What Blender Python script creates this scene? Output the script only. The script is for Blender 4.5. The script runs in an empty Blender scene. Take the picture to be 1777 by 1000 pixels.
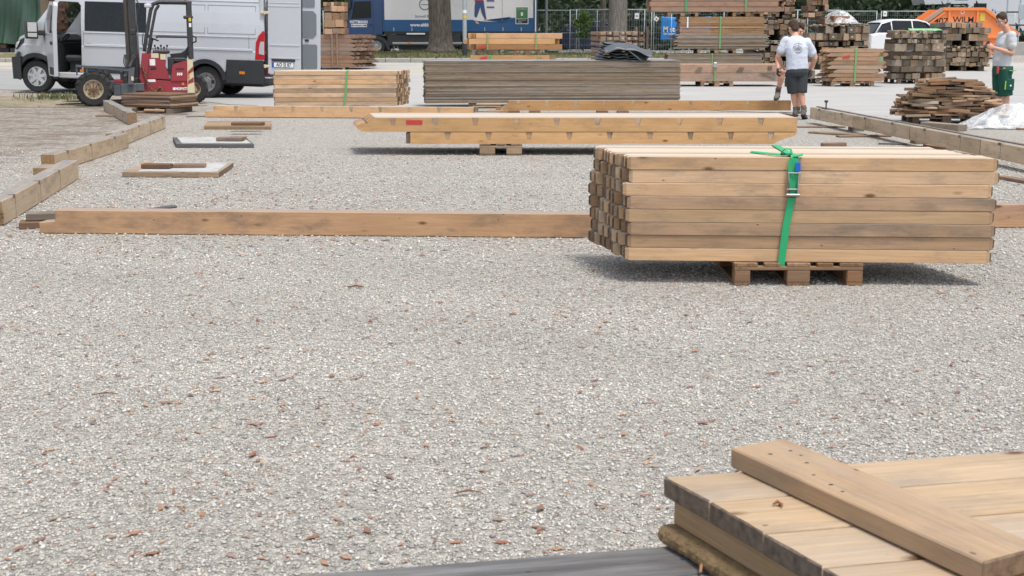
import bpy, bmesh, math, random
import numpy as np
from mathutils import Vector, Matrix
random.seed(7); NR = np.random.RandomState(11)
SC = bpy.context.scene
COL = SC.collection
R = math.radians

# ------------------------------------------------------------------ camera
FPX, CX, CY, TH, CAMH = 2250., 888.5, 500., R(11.29), 1.57
cd = bpy.data.cameras.new('camera'); cam = bpy.data.objects.new('camera', cd); COL.objects.link(cam)
cam.location = (0, 0, CAMH); cam.rotation_euler = (math.pi/2 - TH, 0, 0)
cd.sensor_width = 36.; cd.lens = 36.*FPX/1777.; cd.clip_start = .05; cd.clip_end = 3000
cd.dof.use_dof = True; cd.dof.focus_distance = 11.5; cd.dof.aperture_fstop = 10.0
SC.camera = cam
# ------------------------------------------------------------------ sky, sun, exposure
SUN_EL, SUN_AZ = 70., 148.       # azimuth of the sun measured clockwise from +Y (behind the camera, to its right)
wd = bpy.data.worlds.new('World'); SC.world = wd; wd.use_nodes = True
_nt = wd.node_tree; _nt.nodes.clear()
_sky = _nt.nodes.new('ShaderNodeTexSky'); _sky.sky_type = 'NISHITA'; _sky.sun_disc = False
_sky.sun_elevation = R(SUN_EL); _sky.sun_rotation = R(SUN_AZ)
_sky.air_density = 1.0; _sky.dust_density = 2.5; _sky.ozone_density = 1.0; _sky.altitude = 400
_bg = _nt.nodes.new('ShaderNodeBackground'); _bg.inputs[1].default_value = .15
_wo = _nt.nodes.new('ShaderNodeOutputWorld')
_hs = _nt.nodes.new('ShaderNodeHueSaturation'); _hs.inputs['Saturation'].default_value = .42   # thin high cloud
_nt.links.new(_sky.outputs[0], _hs.inputs['Color']); _nt.links.new(_hs.outputs[0], _bg.inputs[0]); _nt.links.new(_bg.outputs[0], _wo.inputs[0])
sd = bpy.data.lights.new('sun', 'SUN'); sun = bpy.data.objects.new('sun', sd); COL.objects.link(sun)
sd.energy = 2.0; sd.angle = R(13); sd.color = (1, .96, .9)
_d = Vector((math.sin(R(SUN_AZ))*math.cos(R(SUN_EL)), math.cos(R(SUN_AZ))*math.cos(R(SUN_EL)), math.sin(R(SUN_EL))))
sun.rotation_euler = _d.to_track_quat('Z', 'Y').to_euler(); sun.location = (0, 0, 40)
SC.view_settings.view_transform = 'Standard'; SC.view_settings.look = 'None'
SC.view_settings.exposure = 0.68; SC.view_settings.gamma = 1.0
SC.cycles.max_bounces = 6; SC.cycles.diffuse_bounces = 3; SC.cycles.glossy_bounces = 3
SC.cycles.transmission_bounces = 5; SC.cycles.transparent_max_bounces = 12
SC.cycles.caustics_reflective = False; SC.cycles.caustics_refractive = False

# ------------------------------------------------------------------ terrain and pixel helpers
def sst(a, b, x):
    t = np.clip((np.asarray(x, dtype=float)-a)/(b-a), 0, 1); return t*t*(3-2*t)
def terrain(X, Y):
    z = .42*sst(40, 60, Y)
    z = z + .10*sst(-7.2, -11.5, X)*sst(23, 30, Y)*(1-sst(40, 55, Y))
    return z
_S, _C = math.sin(TH), math.cos(TH)
def G(x, y, z=None, dz=0.):
    """point of the ground (or of the level z) seen at picture point x, y"""
    u, v = x-CX, y-CY
    zz = 0. if z is None else z
    for _ in range(1 if z is not None else 12):
        t = (CAMH-zz-dz)/(FPX*_S+v*_C); X, Y = u*t, (FPX*_C-v*_S)*t
        if z is None: zz = .5*zz+.5*float(terrain(X, Y))
    return Vector((X, Y, zz))
def XD(px, Y, z=0.):
    """x of a column of the picture at distance Y and height z"""
    return (px-CX)*(Y*_C-(z-CAMH)*_S)/FPX
def ZD(py, Y):
    """height seen at picture row py at distance Y"""
    k = (py-CY)/FPX
    return CAMH+Y*(-_S-k*_C)/(_C-k*_S)
def TZ(X, Y): return float(terrain(X, Y))

# ------------------------------------------------------------------ mesh helpers
def cbox(sx, sy, sz, b):
    b = min(b, .45*min(sx, sy, sz)); hx, hy, hz = sx/2, sy/2, sz/2
    v = []; idx = {}
    for ix in (-1, 1):
        for iy in (-1, 1):
            for iz in (-1, 1):
                for a in range(3):
                    p = [ix*(hx-b), iy*(hy-b), iz*(hz-b)]
                    p[a] = (ix*hx, iy*hy, iz*hz)[a]
                    idx[(ix, iy, iz, a)] = len(v); v.append(tuple(p))
    f = []
    for a in range(3):
        o1, o2 = [(1, 2), (2, 0), (0, 1)][a]
        for s in (-1, 1):
            q = []
            for (i, j) in ((-1, -1), (1, -1), (1, 1), (-1, 1)):
                k = [0, 0, 0]; k[a] = s; k[o1] = i; k[o2] = j; q.append(idx[(k[0], k[1], k[2], a)])
            f.append(q if s > 0 else q[::-1])
        for i in (-1, 1):
            for j in (-1, 1):
                k1 = [0, 0, 0]; k1[o1] = i; k1[o2] = j; k1[a] = -1; k2 = list(k1); k2[a] = 1
                q = [idx[(*k1, o1)], idx[(*k2, o1)], idx[(*k2, o2)], idx[(*k1, o2)]]
                f.append(q if i*j < 0 else q[::-1])
    for ix in (-1, 1):
        for iy in (-1, 1):
            for iz in (-1, 1):
                q = [idx[(ix, iy, iz, a)] for a in range(3)]
                f.append(q if ix*iy*iz > 0 else q[::-1])
    return v, f

class MB:
    def __init__(s): s.v = []; s.f = []
    def add(s, v, f, M=None, o=(0, 0, 0)):
        n = len(s.v); o = Vector(o)
        for p in v:
            p = Vector(p)
            if M is not None: p = M @ p
            s.v.append(tuple(p+o))
        s.f += [[i+n for i in q] for q in f]; return s
    def box(s, c, size, b=0., M=None):
        if b > 0: v, f = cbox(*size, b)
        else:
            hx, hy, hz = size[0]/2, size[1]/2, size[2]/2
            v = [(-hx,-hy,-hz),(hx,-hy,-hz),(hx,hy,-hz),(-hx,hy,-hz),(-hx,-hy,hz),(hx,-hy,hz),(hx,hy,hz),(-hx,hy,hz)]
            f = [[3,2,1,0],[4,5,6,7],[0,1,5,4],[1,2,6,5],[2,3,7,6],[3,0,4,7]]
        return s.add(v, f, M, c)
    def b2(s, p0, p1, b=0.):
        p0, p1 = Vector(p0), Vector(p1); return s.box((p0+p1)/2, [abs(x) for x in (p1-p0)], b)
    def bar(s, p0, p1, w, h, b=0.):
        """box running from p0 to p1, w wide (level), h high"""
        p0, p1 = Vector(p0), Vector(p1); d = p1-p0; L = d.length; x = d/L
        y = Vector((0, 0, 1)).cross(x)
        y = y.normalized() if y.length > 1e-4 else Vector((0, 1, 0)); z = x.cross(y)
        M = Matrix((x, y, z)).transposed(); return s.box((p0+p1)/2, (L, w, h), b, M)
    def tube(s, path, r, n=8, caps=True, sx=1., sy=1., up=None):
        P = [Vector(p) for p in path]; k = len(P)
        rr = r if isinstance(r, (list, tuple)) else [r]*k
        base = len(s.v); prev = None
        for i in range(k):
            t = (P[min(i+1, k-1)]-P[max(i-1, 0)]).normalized()
            if up is not None: a = Vector(up)-t*t.dot(Vector(up)); a.normalize()
            elif prev is None:
                a = Vector((0, 0, 1)).cross(t)
                if a.length < .05: a = Vector((1, 0, 0))-t*t.x
                a.normalize()
            else:
                a = prev-t*t.dot(prev); a.normalize()
            prev = a; bb = t.cross(a)
            q = rr[i]; qa, qb = (q if isinstance(q, (tuple, list)) else (q*sx, q*sy))
            for j in range(n):
                th = 2*math.pi*j/n
                s.v.append(tuple(P[i]+a*math.cos(th)*qa+bb*math.sin(th)*qb))
        for i in range(k-1):
            for j in range(n):
                j2 = (j+1) % n
                s.f.append([base+i*n+j, base+i*n+j2, base+(i+1)*n+j2, base+(i+1)*n+j])
        if caps:
            s.f.append([base+j for j in range(n)][::-1]); s.f.append([base+(k-1)*n+j for j in range(n)])
        return s
    def cyl(s, p0, p1, r0, r1=None, n=16): return s.tube([p0, p1], [r0, r0 if r1 is None else r1], n)
    def lathe(s, prof, o, ax=(0, 1, 0), n=28):
        """prof: (radius, height along ax)"""
        ax = Vector(ax).normalized(); a = ax.orthogonal().normalized(); b = ax.cross(a); o = Vector(o); base = len(s.v)
        for (r, h) in prof:
            for j in range(n):
                th = 2*math.pi*j/n; s.v.append(tuple(o+ax*h+(a*math.cos(th)+b*math.sin(th))*r))
        for i in range(len(prof)-1):
            for j in range(n):
                j2 = (j+1) % n; s.f.append([base+i*n+j, base+i*n+j2, base+(i+1)*n+j2, base+(i+1)*n+j])
        return s
    def prism(s, poly, v0, v1):
        """poly in (u, z), extruded along y from v0 to v1"""
        a = sum(poly[i][0]*poly[(i+1) % len(poly)][1]-poly[(i+1) % len(poly)][0]*poly[i][1] for i in range(len(poly)))
        if a < 0: poly = poly[::-1]
        n = len(poly); b = len(s.v)
        s.v += [(p[0], v0, p[1]) for p in poly]+[(p[0], v1, p[1]) for p in poly]
        s.f.append([b+i for i in range(n)]); s.f.append([b+n+i for i in range(n)][::-1])
        for i in range(n):
            j = (i+1) % n; s.f.append([b+j, b+i, b+n+i, b+n+j])
        return s
    def loft(s, rings, closed=True, caps=False):
        n = len(rings[0]); b = len(s.v)
        for r in rings: s.v += [tuple(p) for p in r]
        m = n if closed else n-1
        for i in range(len(rings)-1):
            for j in range(m):
                j2 = (j+1) % n; s.f.append([b+i*n+j, b+i*n+j2, b+(i+1)*n+j2, b+(i+1)*n+j])
        if caps: s.f.append([b+j for j in range(n)][::-1]); s.f.append([b+(len(rings)-1)*n+j for j in range(n)])
        return s
    def mesh(s, name, mat, smooth=False):
        me = bpy.data.meshes.new(name); me.from_pydata(s.v, [], s.f); me.update()
        if mat is not None: me.materials.append(mat)
        if smooth is True: me.polygons.foreach_set('use_smooth', [True]*len(me.polygons))
        elif smooth: me.polygons.foreach_set('use_smooth', [True]*len(me.polygons)); me.set_sharp_from_angle(angle=R(smooth))
        return me
    def build(s, name, mat, parent=None, smooth=False, loc=(0, 0, 0), rot=(0, 0, 0), fix=False):
        me = s.mesh(name, mat, smooth)
        if fix:
            bm = bmesh.new(); bm.from_mesh(me); bmesh.ops.recalc_face_normals(bm, faces=bm.faces); bm.to_mesh(me); bm.free()
        return obj(name, me, parent, loc, rot)

def obj(name, me, parent=None, loc=(0, 0, 0), rot=(0, 0, 0), color=None):
    o = bpy.data.objects.new(name, me); COL.objects.link(o)
    o.parent = parent; o.location = loc; o.rotation_euler = rot
    if color is not None: o.color = (*color, 1.) if len(color) == 3 else color
    return o
def tag(o, label=None, cat=None, group=None, kind=None):
    if label: o['label'] = label
    if cat: o['category'] = cat
    if group: o['group'] = group
    if kind: o['kind'] = kind
    return o
def thing(name, label, cat, loc=(0, 0, 0), rz=0., group=None, rot=None):
    o = obj(name, None, None, loc, rot if rot is not None else (0, 0, R(rz)))
    o.empty_display_size = .2
    return tag(o, label, cat, group)
def copy_tree(o, parent=None):
    c = o.copy(); COL.objects.link(c); c.parent = parent
    for ch in list(o.children): copy_tree(ch, c)
    return c
def text(name, s, size, mat, parent, loc, rot=(math.pi/2, 0, 0), align='CENTER', wide=1., thick=0., shear=0.):
    cu = bpy.data.curves.new(name, 'FONT'); cu.body = s; cu.size = size; cu.align_x = align; cu.align_y = 'CENTER'
    cu.extrude = .0008; cu.offset = thick; cu.shear = shear; cu.resolution_u = 3
    t = bpy.data.objects.new(name+'_src', cu); COL.objects.link(t)
    dg = bpy.context.evaluated_depsgraph_get(); me = bpy.data.meshes.new_from_object(t.evaluated_get(dg))
    bpy.data.objects.remove(t); bpy.data.curves.remove(cu)
    me.materials.clear(); me.materials.append(mat)
    o = obj(name, me, parent, loc, rot); o.scale = (wide, 1, 1); return o

# ------------------------------------------------------------------ materials
class NT:
    def __init__(s, name):
        m = bpy.data.materials.new(name); m.use_nodes = True; s.m = m; s.t = m.node_tree; s.t.nodes.clear()
        s.out = s.t.nodes.new('ShaderNodeOutputMaterial'); s.b = s.t.nodes.new('ShaderNodeBsdfPrincipled')
        s.t.links.new(s.b.outputs[0], s.out.inputs[0])
    def n(s, typ, props=None, **inp):
        nd = s.t.nodes.new('ShaderNode'+typ)
        for k, v in (props or {}).items(): setattr(nd, k, v)
        for k, v in inp.items():
            k = k.replace('_', ' ') if k not in nd.inputs else k
            s.set(nd.inputs[int(k[1:])] if k[0] == 'i' and k[1:].isdigit() else nd.inputs[k], v)
        return nd
    def set(s, sock, v):
        if isinstance(v, bpy.types.NodeSocket): s.t.links.new(v, sock)
        elif isinstance(v, bpy.types.Node): s.t.links.new(v.outputs[0], sock)
        else:
            if sock.type == 'RGBA' and len(v) == 3: v = (*v, 1)
            sock.default_value = v
    def bsdf(s, **k):
        for a, v in k.items(): s.set(s.b.inputs[a.replace('_', ' ')], v)
    def math(s, op, a, b=0., clamp=False): return s.n('Math', dict(operation=op, use_clamp=clamp), i0=a, i1=b).outputs[0]
    def mix(s, f, a, b, mode='MIX'):
        nd = s.t.nodes.new('ShaderNodeMix'); nd.data_type = 'RGBA'; nd.blend_type = mode
        s.set(nd.inputs[0], f); s.set(nd.inputs[6], a); s.set(nd.inputs[7], b); return nd.outputs[2]
    def ramp(s, f, stops):
        nd = s.t.nodes.new('ShaderNodeValToRGB'); s.set(nd.inputs[0], f); e = nd.color_ramp.elements
        while len(e) < len(stops): e.new(.5)
        for q, (p, c) in zip(e, stops):
            q.position = p; q.color = (c, c, c, 1) if isinstance(c, (int, float)) else (*c, 1)
        return nd.outputs[0]
    def noise(s, vec, scale, detail=4., rough=.55, dist=0.):
        return s.n('TexNoise', None, Vector=vec, Scale=scale, Detail=detail, Roughness=rough, Distortion=dist).outputs[0]
    def vscale(s, vec, sc): return s.n('Mapping', None, Vector=vec, Scale=sc).outputs[0]
    def bump(s, h, strength=.3, dist=.01):
        s.set(s.b.inputs['Normal'], s.n('Bump', None, Height=h, Strength=strength, Distance=dist).outputs[0])

def wood(name, c1, c2, cend, stain=(.10, .09, .08), st=.5, knot=.8, weather=None, wt=0., gs=1., topw=None, bs=.35):
    t = NT(name); tc = t.n('TexCoord'); oi = t.n('ObjectInfo'); rnd = oi.outputs['Random']
    off = t.n('CombineXYZ', None, X=t.math('MULTIPLY', rnd, 31.), Y=t.math('MULTIPLY', rnd, 57.3), Z=t.math('MULTIPLY', rnd, 83.7)).outputs[0]
    vec = t.n('VectorMath', dict(operation='ADD'), i0=tc.outputs['Object'], i1=off).outputs[0]
    grain = t.noise(t.vscale(vec, (1.3, 34*gs, 34*gs)), 1.6, 6, .66, .35)
    fine = t.noise(t.vscale(vec, (5, 160*gs, 160*gs)), 1., 4, .65)
    col = t.mix(t.ramp(grain, [(.34, 0.), (.66, 1.)]), c1, c2)
    broad = t.noise(t.vscale(vec, (.7, 2.6, 2.6)), 1.4, 3)
    col = t.mix(t.ramp(broad, [(.35, 0.), (.7, .5)]), col, tuple(.62*a for a in c2))
    if weather is not None:
        w = t.noise(t.vscale(vec, (.55, 5, 5)), 1.6, 5, .65)
        col = t.mix(t.ramp(t.math('ADD', w, t.math('MULTIPLY', t.math('SUBTRACT', rnd, .5), .25)), [(.62-.32*wt, 0.), (.86-.3*wt, 1.)]), col, weather)
    s1 = t.noise(t.vscale(vec, (1.6, 4, 4)), 1.7, 6, .68)
    col = t.mix(t.ramp(s1, [(.5, 0.), (.68, st)]), col, stain)
    vo = t.n('TexVoronoi', dict(feature='F1'), Vector=t.vscale(vec, (1., 2.6, 2.6)), Scale=2.4, Randomness=1.)
    kn = t.ramp(t.math('ADD', vo.outputs['Distance'], t.math('MULTIPLY', t.math('SUBTRACT', fine, .5), .03)), [(.05, knot), (.075, knot*.5), (.12, 0.)])
    col = t.mix(kn, col, (.11, .055, .025))
    vn = t.n('TexVoronoi', dict(feature='F1'), Vector=t.vscale(vec, (3.1, 5.2, 5.2)), Scale=2.1, Randomness=1.)
    col = t.mix(t.ramp(vn.outputs['Distance'], [(.04, .8*min(1, st+.35)), (.065, 0.)]), col, (.035, .03, .028))
    col = t.mix(t.math('MULTIPLY', t.ramp(fine, [(.4, 0.), (.75, .35)]), 1.), col, tuple(.45*a for a in c2))
    no = t.n('SeparateXYZ', None, Vector=tc.outputs['Normal'])
    if topw is not None:      # faces that lay open to the rain have greyed
        tm = t.math('MULTIPLY', t.ramp(no.outputs[2], [(.6, 0.), (.9, 1.)]), t.ramp(t.noise(t.vscale(vec, (2, 9, 9)), 1.3, 4), [(.3, .55), (.6, .95)]))
        col = t.mix(tm, col, topw)
    em = t.ramp(t.math('ABSOLUTE', no.outputs[0]), [(.28, 0.), (.5, 1.)])
    ends = t.mix(t.ramp(t.noise(t.vscale(vec, (3, 30, 30)), 1.5, 4), [(.35, 0.), (.7, 1.)]), cend, tuple(.5*a for a in cend))
    col = t.mix(em, col, ends)
    hsv = t.n('HueSaturation', None, Color=col, Value=t.math('ADD', .86, t.math('MULTIPLY', rnd, .28)), Saturation=t.math('SUBTRACT', 1.08, t.math('MULTIPLY', rnd, .2)))
    col = t.mix(1., hsv.outputs[0], oi.outputs['Color'], 'MULTIPLY')
    t.bsdf(Base_Color=col, Roughness=.82, Specular_IOR_Level=.25)
    t.bump(t.math('ADD', t.math('MULTIPLY', grain, .7), t.math('MULTIPLY', fine, .3)), bs, .004)
    return t.m

def paint(name, c, rough=.4, metal=0., dirt=.2, dirtc=(.12, .1, .08), sc=3., spec=.5, coat=0., bump=0.):
    t = NT(name); tc = t.n('TexCoord'); v = tc.outputs['Object']
    d = t.noise(v, sc, 6, .65); d2 = t.noise(v, sc*7, 4, .6)
    dm = t.math('MULTIPLY', t.ramp(t.math('ADD', t.math('MULTIPLY', d, .65), t.math('MULTIPLY', d2, .35)), [(.45, 0.), (.72, 1.)]), dirt)
    col = t.mix(dm, c, dirtc)
    t.bsdf(Base_Color=col, Roughness=t.math('ADD', rough, t.math('MULTIPLY', dm, .4)), Metallic=metal, Specular_IOR_Level=spec, Coat_Weight=coat)
    if bump: t.bump(d2, bump, .01)
    return t.m
def flat(name, c, rough=.6, metal=0., spec=.4):
    t = NT(name); nz = t.noise(t.n('TexCoord').outputs['Object'], 9., 3)
    t.bsdf(Base_Color=t.mix(t.ramp(nz, [(.3, 0.), (.8, .22)]), c, tuple(.6*a for a in c)), Roughness=rough, Metallic=metal, Specular_IOR_Level=spec); return t.m
def glass(name, c=(.02, .025, .03), alpha=.75):
    t = NT(name)
    t.bsdf(Base_Color=c, Roughness=.05, Specular_IOR_Level=.32, Alpha=alpha); return t.m

M = {}
# light, freshly planed spruce; older greyed spruce; dark weathered planks; dirty glued beams
M['spruce'] = wood('spruce', (.72, .505, .32), (.61, .40, .235), (.17, .125, .085), stain=(.17, .155, .14), st=.5, knot=.9, weather=(.33, .275, .22), wt=.22, topw=(.50, .43, .35))
M['spruce_top'] = wood('spruce_orange', (.70, .44, .235), (.62, .36, .17), (.17, .11, .07), stain=(.2, .15, .11), st=.35, knot=.9, topw=(.42, .38, .33))
M['used'] = wood('used_spruce', (.40, .28, .175), (.32, .215, .13), (.2, .145, .1), st=.55, knot=.8, weather=(.27, .235, .2), wt=.35)
M['beam_pink'] = wood('reddish_beam', (.62, .395, .235), (.53, .32, .18), (.34, .21, .12), stain=(.13, .11, .1), st=.6, knot=.9, weather=(.33, .255, .205), wt=.25, topw=(.3, .26, .23))
M['glulam'] = wood('greyed_glued_beam', (.62, .475, .325), (.52, .39, .26), (.36, .23, .125), stain=(.16, .14, .12), st=.55, knot=.4, weather=(.45, .37, .285), wt=.15, topw=(.215, .21, .205))
M['dark_plank'] = wood('dark_plank', (.35, .275, .2), (.26, .2, .145), (.25, .205, .155), st=.45, knot=.4, weather=(.3, .27, .235), wt=.3)
M['sleeper'] = wood('old_timber', (.25, .195, .145), (.155, .12, .09), (.28, .22, .16), st=.7, knot=.4, weather=(.24, .215, .19), wt=.4)
M['brown'] = wood('brown_board', (.23, .135, .08), (.16, .09, .052), (.2, .125, .07), st=.6, knot=.6, weather=(.2, .17, .15), wt=.2)
M['redbrown'] = wood('red_brown_timber', (.36, .23, .16), (.27, .165, .11), (.38, .26, .175), st=.5, knot=.6, weather=(.22, .18, .15), wt=.25)
M['pallet'] = wood('pallet_wood', (.34, .2, .11), (.26, .15, .08), (.28, .16, .085), st=.5, knot=.7)
M['grey_deck'] = wood('grey_deck', (.165, .162, .162), (.075, .075, .078), (.12, .11, .1), st=.45, knot=.4, weather=(.24, .235, .23), wt=.3, gs=1.3, bs=.8)
M['fore'] = wood('foreground_plank', (.58, .44, .30), (.47, .335, .21), (.21, .16, .12), stain=(.24, .2, .17), st=.5, knot=1., weather=(.40, .335, .27), wt=.5, gs=1.6, bs=.6)
M['fore_brown'] = wood('foreground_board', (.47, .35, .235), (.39, .28, .175), (.2, .145, .1), stain=(.19, .16, .14), st=.5, knot=.8, weather=(.36, .295, .235), wt=.45, gs=1.6, bs=.6)
M['chip'] = paint('rough_chipboard', (.36, .25, .13), .9, 0, .9, (.12, .08, .045), 40., .2, 0, 1.)
M['green_strap'] = paint('green_strap', (.02, .36, .14), .6, 0, .2, (.01, .12, .05), 14.)
M['pale_strap'] = paint('pale_green_strap', (.16, .34, .13), .6, 0, .3, (.08, .16, .06), 14.)
M['red_mark'] = paint('red_paint', (.48, .03, .04), .8, 0, .35, (.4, .2, .1), 25.)
M['steel'] = paint('steel', (.42, .42, .42), .38, .9, .3)
M['wire'] = paint('fence_wire', (.22, .25, .25), .6, .2, .2)
M['galv'] = paint('galvanised', (.38, .43, .45), .5, .4, .25, (.25, .25, .24))
M['rust'] = paint('rusty_rim', (.46, .38, .27), .7, .1, .95, (.20, .085, .03), 7.)
M['tyre'] = paint('tyre_rubber', (.028, .028, .029), .85, 0, .55, (.085, .08, .075), 4., .3, 0, .3)
M['black'] = paint('black_plastic', (.022, .024, .027), .55, 0, .3, (.06, .058, .055), 3.)
M['blackmetal'] = paint('dark_metal', (.035, .038, .043), .5, .2, .5, (.12, .10, .08), 5.)
M['white_paint'] = paint('white_paint', (.50, .52, .55), .28, 0, .10, (.42, .4, .37), 2., .5, .4)
M['white_soft'] = paint('white_matt', (.72, .72, .71), .6, 0, .2, (.5, .47, .42), 4.)
M['grey_trim'] = paint('grey_trim', (.17, .19, .21), .7, 0, .15)
M['truck_blue'] = paint('blue_paint', (.010, .045, .135), .3, 0, .12, (.05, .06, .08), 2., .5, .3)
M['curtain_white'] = paint('curtain_white', (.62, .61, .60), .5, 0, .3, (.45, .43, .40), .8)
M['curtain_blue'] = paint('curtain_blue', (.012, .075, .19), .5, 0, .2, (.03, .07, .14), .8)
M['fork_red'] = paint('faded_red', (.29, .026, .038), .5, 0, .75, (.13, .045, .045), 5.)
M['orange'] = paint('orange_paint', (.76, .215, .055), .5, 0, .28, (.42, .17, .08), 2.5)
M['glass'] = glass('dark_glass', (.010, .013, .016), .95)
M['glass_clear'] = glass('clear_glass', (.05, .06, .06), .35)
M['mirror'] = paint('mirror_glass', (.8, .85, .9), .05, 1., 0.)
M['lamp_red'] = paint('lamp_red', (.42, .012, .02), .2, 0, .05, coat=.5)
M['lamp_orange'] = paint('lamp_orange', (.65, .19, .02), .25, 0, .1)
M['lamp_clear'] = paint('lamp_clear', (.55, .57, .6), .12, .3, .05)
M['yellow'] = flat('yellow_sticker', (.65, .48, .06)); M['cream'] = flat('cream_sticker', (.62, .55, .36))
M['white_flat'] = flat('white_print', (.78, .78, .76)); M['black_flat'] = flat('black_print', (.02, .02, .022))
M['plate_blue'] = flat('plate_blue', (.02, .09, .42)); M['grey_print'] = flat('grey_print', (.2, .2, .2))
M['sign_green'] = flat('green_print', (.06, .17, .07)); M['purple'] = flat('purple_print', (.1, .07, .2))
M['denim'] = flat('denim_print', (.045, .07, .17)); M['skin_print'] = flat('skin_print', (.5, .3, .22)); M['red_print'] = flat('red_print', (.4, .05, .07))
M['banner'] = paint('blue_banner', (.012, .22, .62), .6, 0, .2, (.01, .12, .4), 3.)
M['post_grey'] = paint('post_grey', (.36, .41, .43), .5, .3, .25)
M['concrete'] = paint('concrete', (.36, .35, .33), .9, 0, .4, (.2, .19, .18), 6., .2, 0, .3)
M['car_blue'] = paint('dark_blue_car', (.03, .042, .09), .2, .3, .1, coat=.6)
M['car_white'] = paint('white_car', (.72, .73, .75), .25, 0, .05, coat=.5)
M['skin'] = paint('skin', (.55, .29, .2), .55, 0, .12, (.4, .18, .12), 6.)
M['shirt'] = paint('white_shirt', (.55, .58, .66), .9, 0, .2, (.4, .41, .46), 5., .1, 0, .2)
M['shirt_grey'] = paint('light_shirt', (.52, .53, .54), .9, 0, .2, (.38, .38, .38), 5., .1, 0, .2)
M['shorts'] = paint('charcoal_cloth', (.045, .05, .055), .9, 0, .3, (.09, .09, .09), 6., .1)
M['green_cloth'] = paint('green_cloth', (.022, .085, .06), .9, 0, .3, (.015, .045, .035), 6., .1)
M['maroon'] = paint('dark_shirt', (.055, .03, .032), .9, 0, .3, (.1, .06, .06), 6., .1)
M['hair'] = paint('brown_hair', (.055, .034, .022), .6, 0, .7, (.10, .065, .04), 40., .3, 0, .8)
M['boot'] = paint('work_boot', (.14, .125, .1), .8, 0, .6, (.05, .045, .04), 12.)
M['sole'] = flat('rubber_sole', (.02, .02, .02))
# ------------------------------------------------------------------ ground sheets
def ground_material():
    t = NT('gravel'); v = t.n('TexCoord').outputs['Object']
    v1 = t.n('TexVoronoi', dict(feature='F1'), Vector=v, Scale=62., Randomness=1.)
    v2 = t.n('TexVoronoi', dict(feature='DISTANCE_TO_EDGE'), Vector=v, Scale=62., Randomness=1.)
    col = t.ramp(t.n('SeparateColor', None, Color=v1.outputs['Color']).outputs[0],
                 [(0., (.22, .21, .20)), (.18, (.33, .32, .295)), (.45, (.45, .435, .40)), (.75, (.53, .51, .47)), (.9, (.40, .35, .30)), (1., (.64, .63, .60))])
    col = t.mix(t.ramp(v2.outputs['Distance'], [(.0, .62), (.16, 0.)]), col, (.13, .125, .12))
    mid = t.noise(v, 2.3, 6, .62); big = t.noise(v, .33, 5, .6)
    col = t.mix(t.ramp(mid, [(.42, 0.), (.75, .4)]), col, (.34, .325, .295))
    col = t.mix(t.ramp(big, [(.45, 0.), (.7, .4)]), col, (.32, .295, .26))
    # reddish-brown bark and leaf litter, thicker on the left
    px = t.n('SeparateXYZ', None, Vector=v)
    lit = t.noise(t.vscale(v, (1., 1.3, 1.)), 7., 6, .72)
    leftm = t.n('MapRange', None, Value=px.outputs[0], i1=-1.5, i2=-8., i3=0., i4=.13).outputs[0]
    col = t.mix(t.ramp(t.math('ADD', lit, leftm), [(.64, 0.), (.71, .75)]), col, (.27, .14, .09))
    # bare brown soil at the left edge (x < -5.5)
    sx = t.math('ADD', px.outputs[0], t.math('MULTIPLY', t.math('SUBTRACT', t.noise(v, .9, 5, .6), .5), 2.6))
    soil = t.n('MapRange', None, Value=sx, i1=-5.6, i2=-6.6, i3=0., i4=1.).outputs[0]
    near = t.n('MapRange', None, Value=px.outputs[1], i1=25.5, i2=27.5, i3=1., i4=0.).outputs[0]
    near2 = t.n('MapRange', None, Value=px.outputs[1], i1=12.5, i2=15., i3=0., i4=1.).outputs[0]
    soilc = t.mix(t.ramp(t.noise(v, 6., 7, .78), [(.42, 0.), (.58, 1.)]), (.16, .135, .11), (.37, .335, .295))
    soilc = t.mix(t.ramp(t.noise(t.vscale(v, (.6, 1.4, 1)), 1.6, 5, .7), [(.47, 0.), (.6, .8)]), soilc, (.125, .08, .06))
    col = t.mix(t.math('MULTIPLY', t.math('MULTIPLY', soil, t.math('MULTIPLY', near, near2)), .92), col, soilc)
    gr = t.noise(v, 26., 3, .8); gr2 = t.noise(v, 9., 4, .75)
    col = t.mix(t.ramp(gr, [(.36, .75), (.56, 0.)]), col, (.15, .145, .135)); col = t.mix(t.ramp(gr2, [(.55, 0.), (.72, .5)]), col, (.6, .585, .55))
    col = t.mix(1., col, (1.06, 1.045, 1.01), 'MULTIPLY')
    t.bsdf(Base_Color=col, Roughness=.93, Specular_IOR_Level=.2)
    hgt = t.math('ADD', t.math('MULTIPLY', v2.outputs['Distance'], .6), t.math('MULTIPLY', mid, .35))
    t.bump(hgt, .9, .02)
    return t.m
def axis(pts):
    out = []
    for a, b, st in pts: out += list(np.arange(a, b, st))
    return np.array(out+[pts[-1][1]])
gx = axis([(-900, -150, 75), (-150, -40, 5), (-40, 40, .8), (40, 150, 5), (150, 900, 75)])
gy = axis([(-60, 2, 6), (2, 22, 1.), (22, 62, .5), (62, 100, 2), (100, 1500, 70)])
def sheet(name, gx, ys, zoff, mat, smooth=True):
    """ys: list of per-x y values for each row"""
    V = []; n = len(gx)
    for row in ys:
        Yr = np.broadcast_to(np.asarray(row, float), gx.shape); Z = terrain(gx, Yr)+zoff
        V += list(zip(gx.tolist(), Yr.tolist(), np.broadcast_to(Z, gx.shape).tolist()))
    F = [[r*n+i, r*n+i+1, (r+1)*n+i+1, (r+1)*n+i] for r in range(len(ys)-1) for i in range(n-1)]
    b = MB(); b.v = V; b.f = F
    return tag(b.build(name, mat, None, smooth), kind='structure')
gravel_mat = ground_material()
sheet('gravel_ground', gx, list(gy), 0., gravel_mat)

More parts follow.
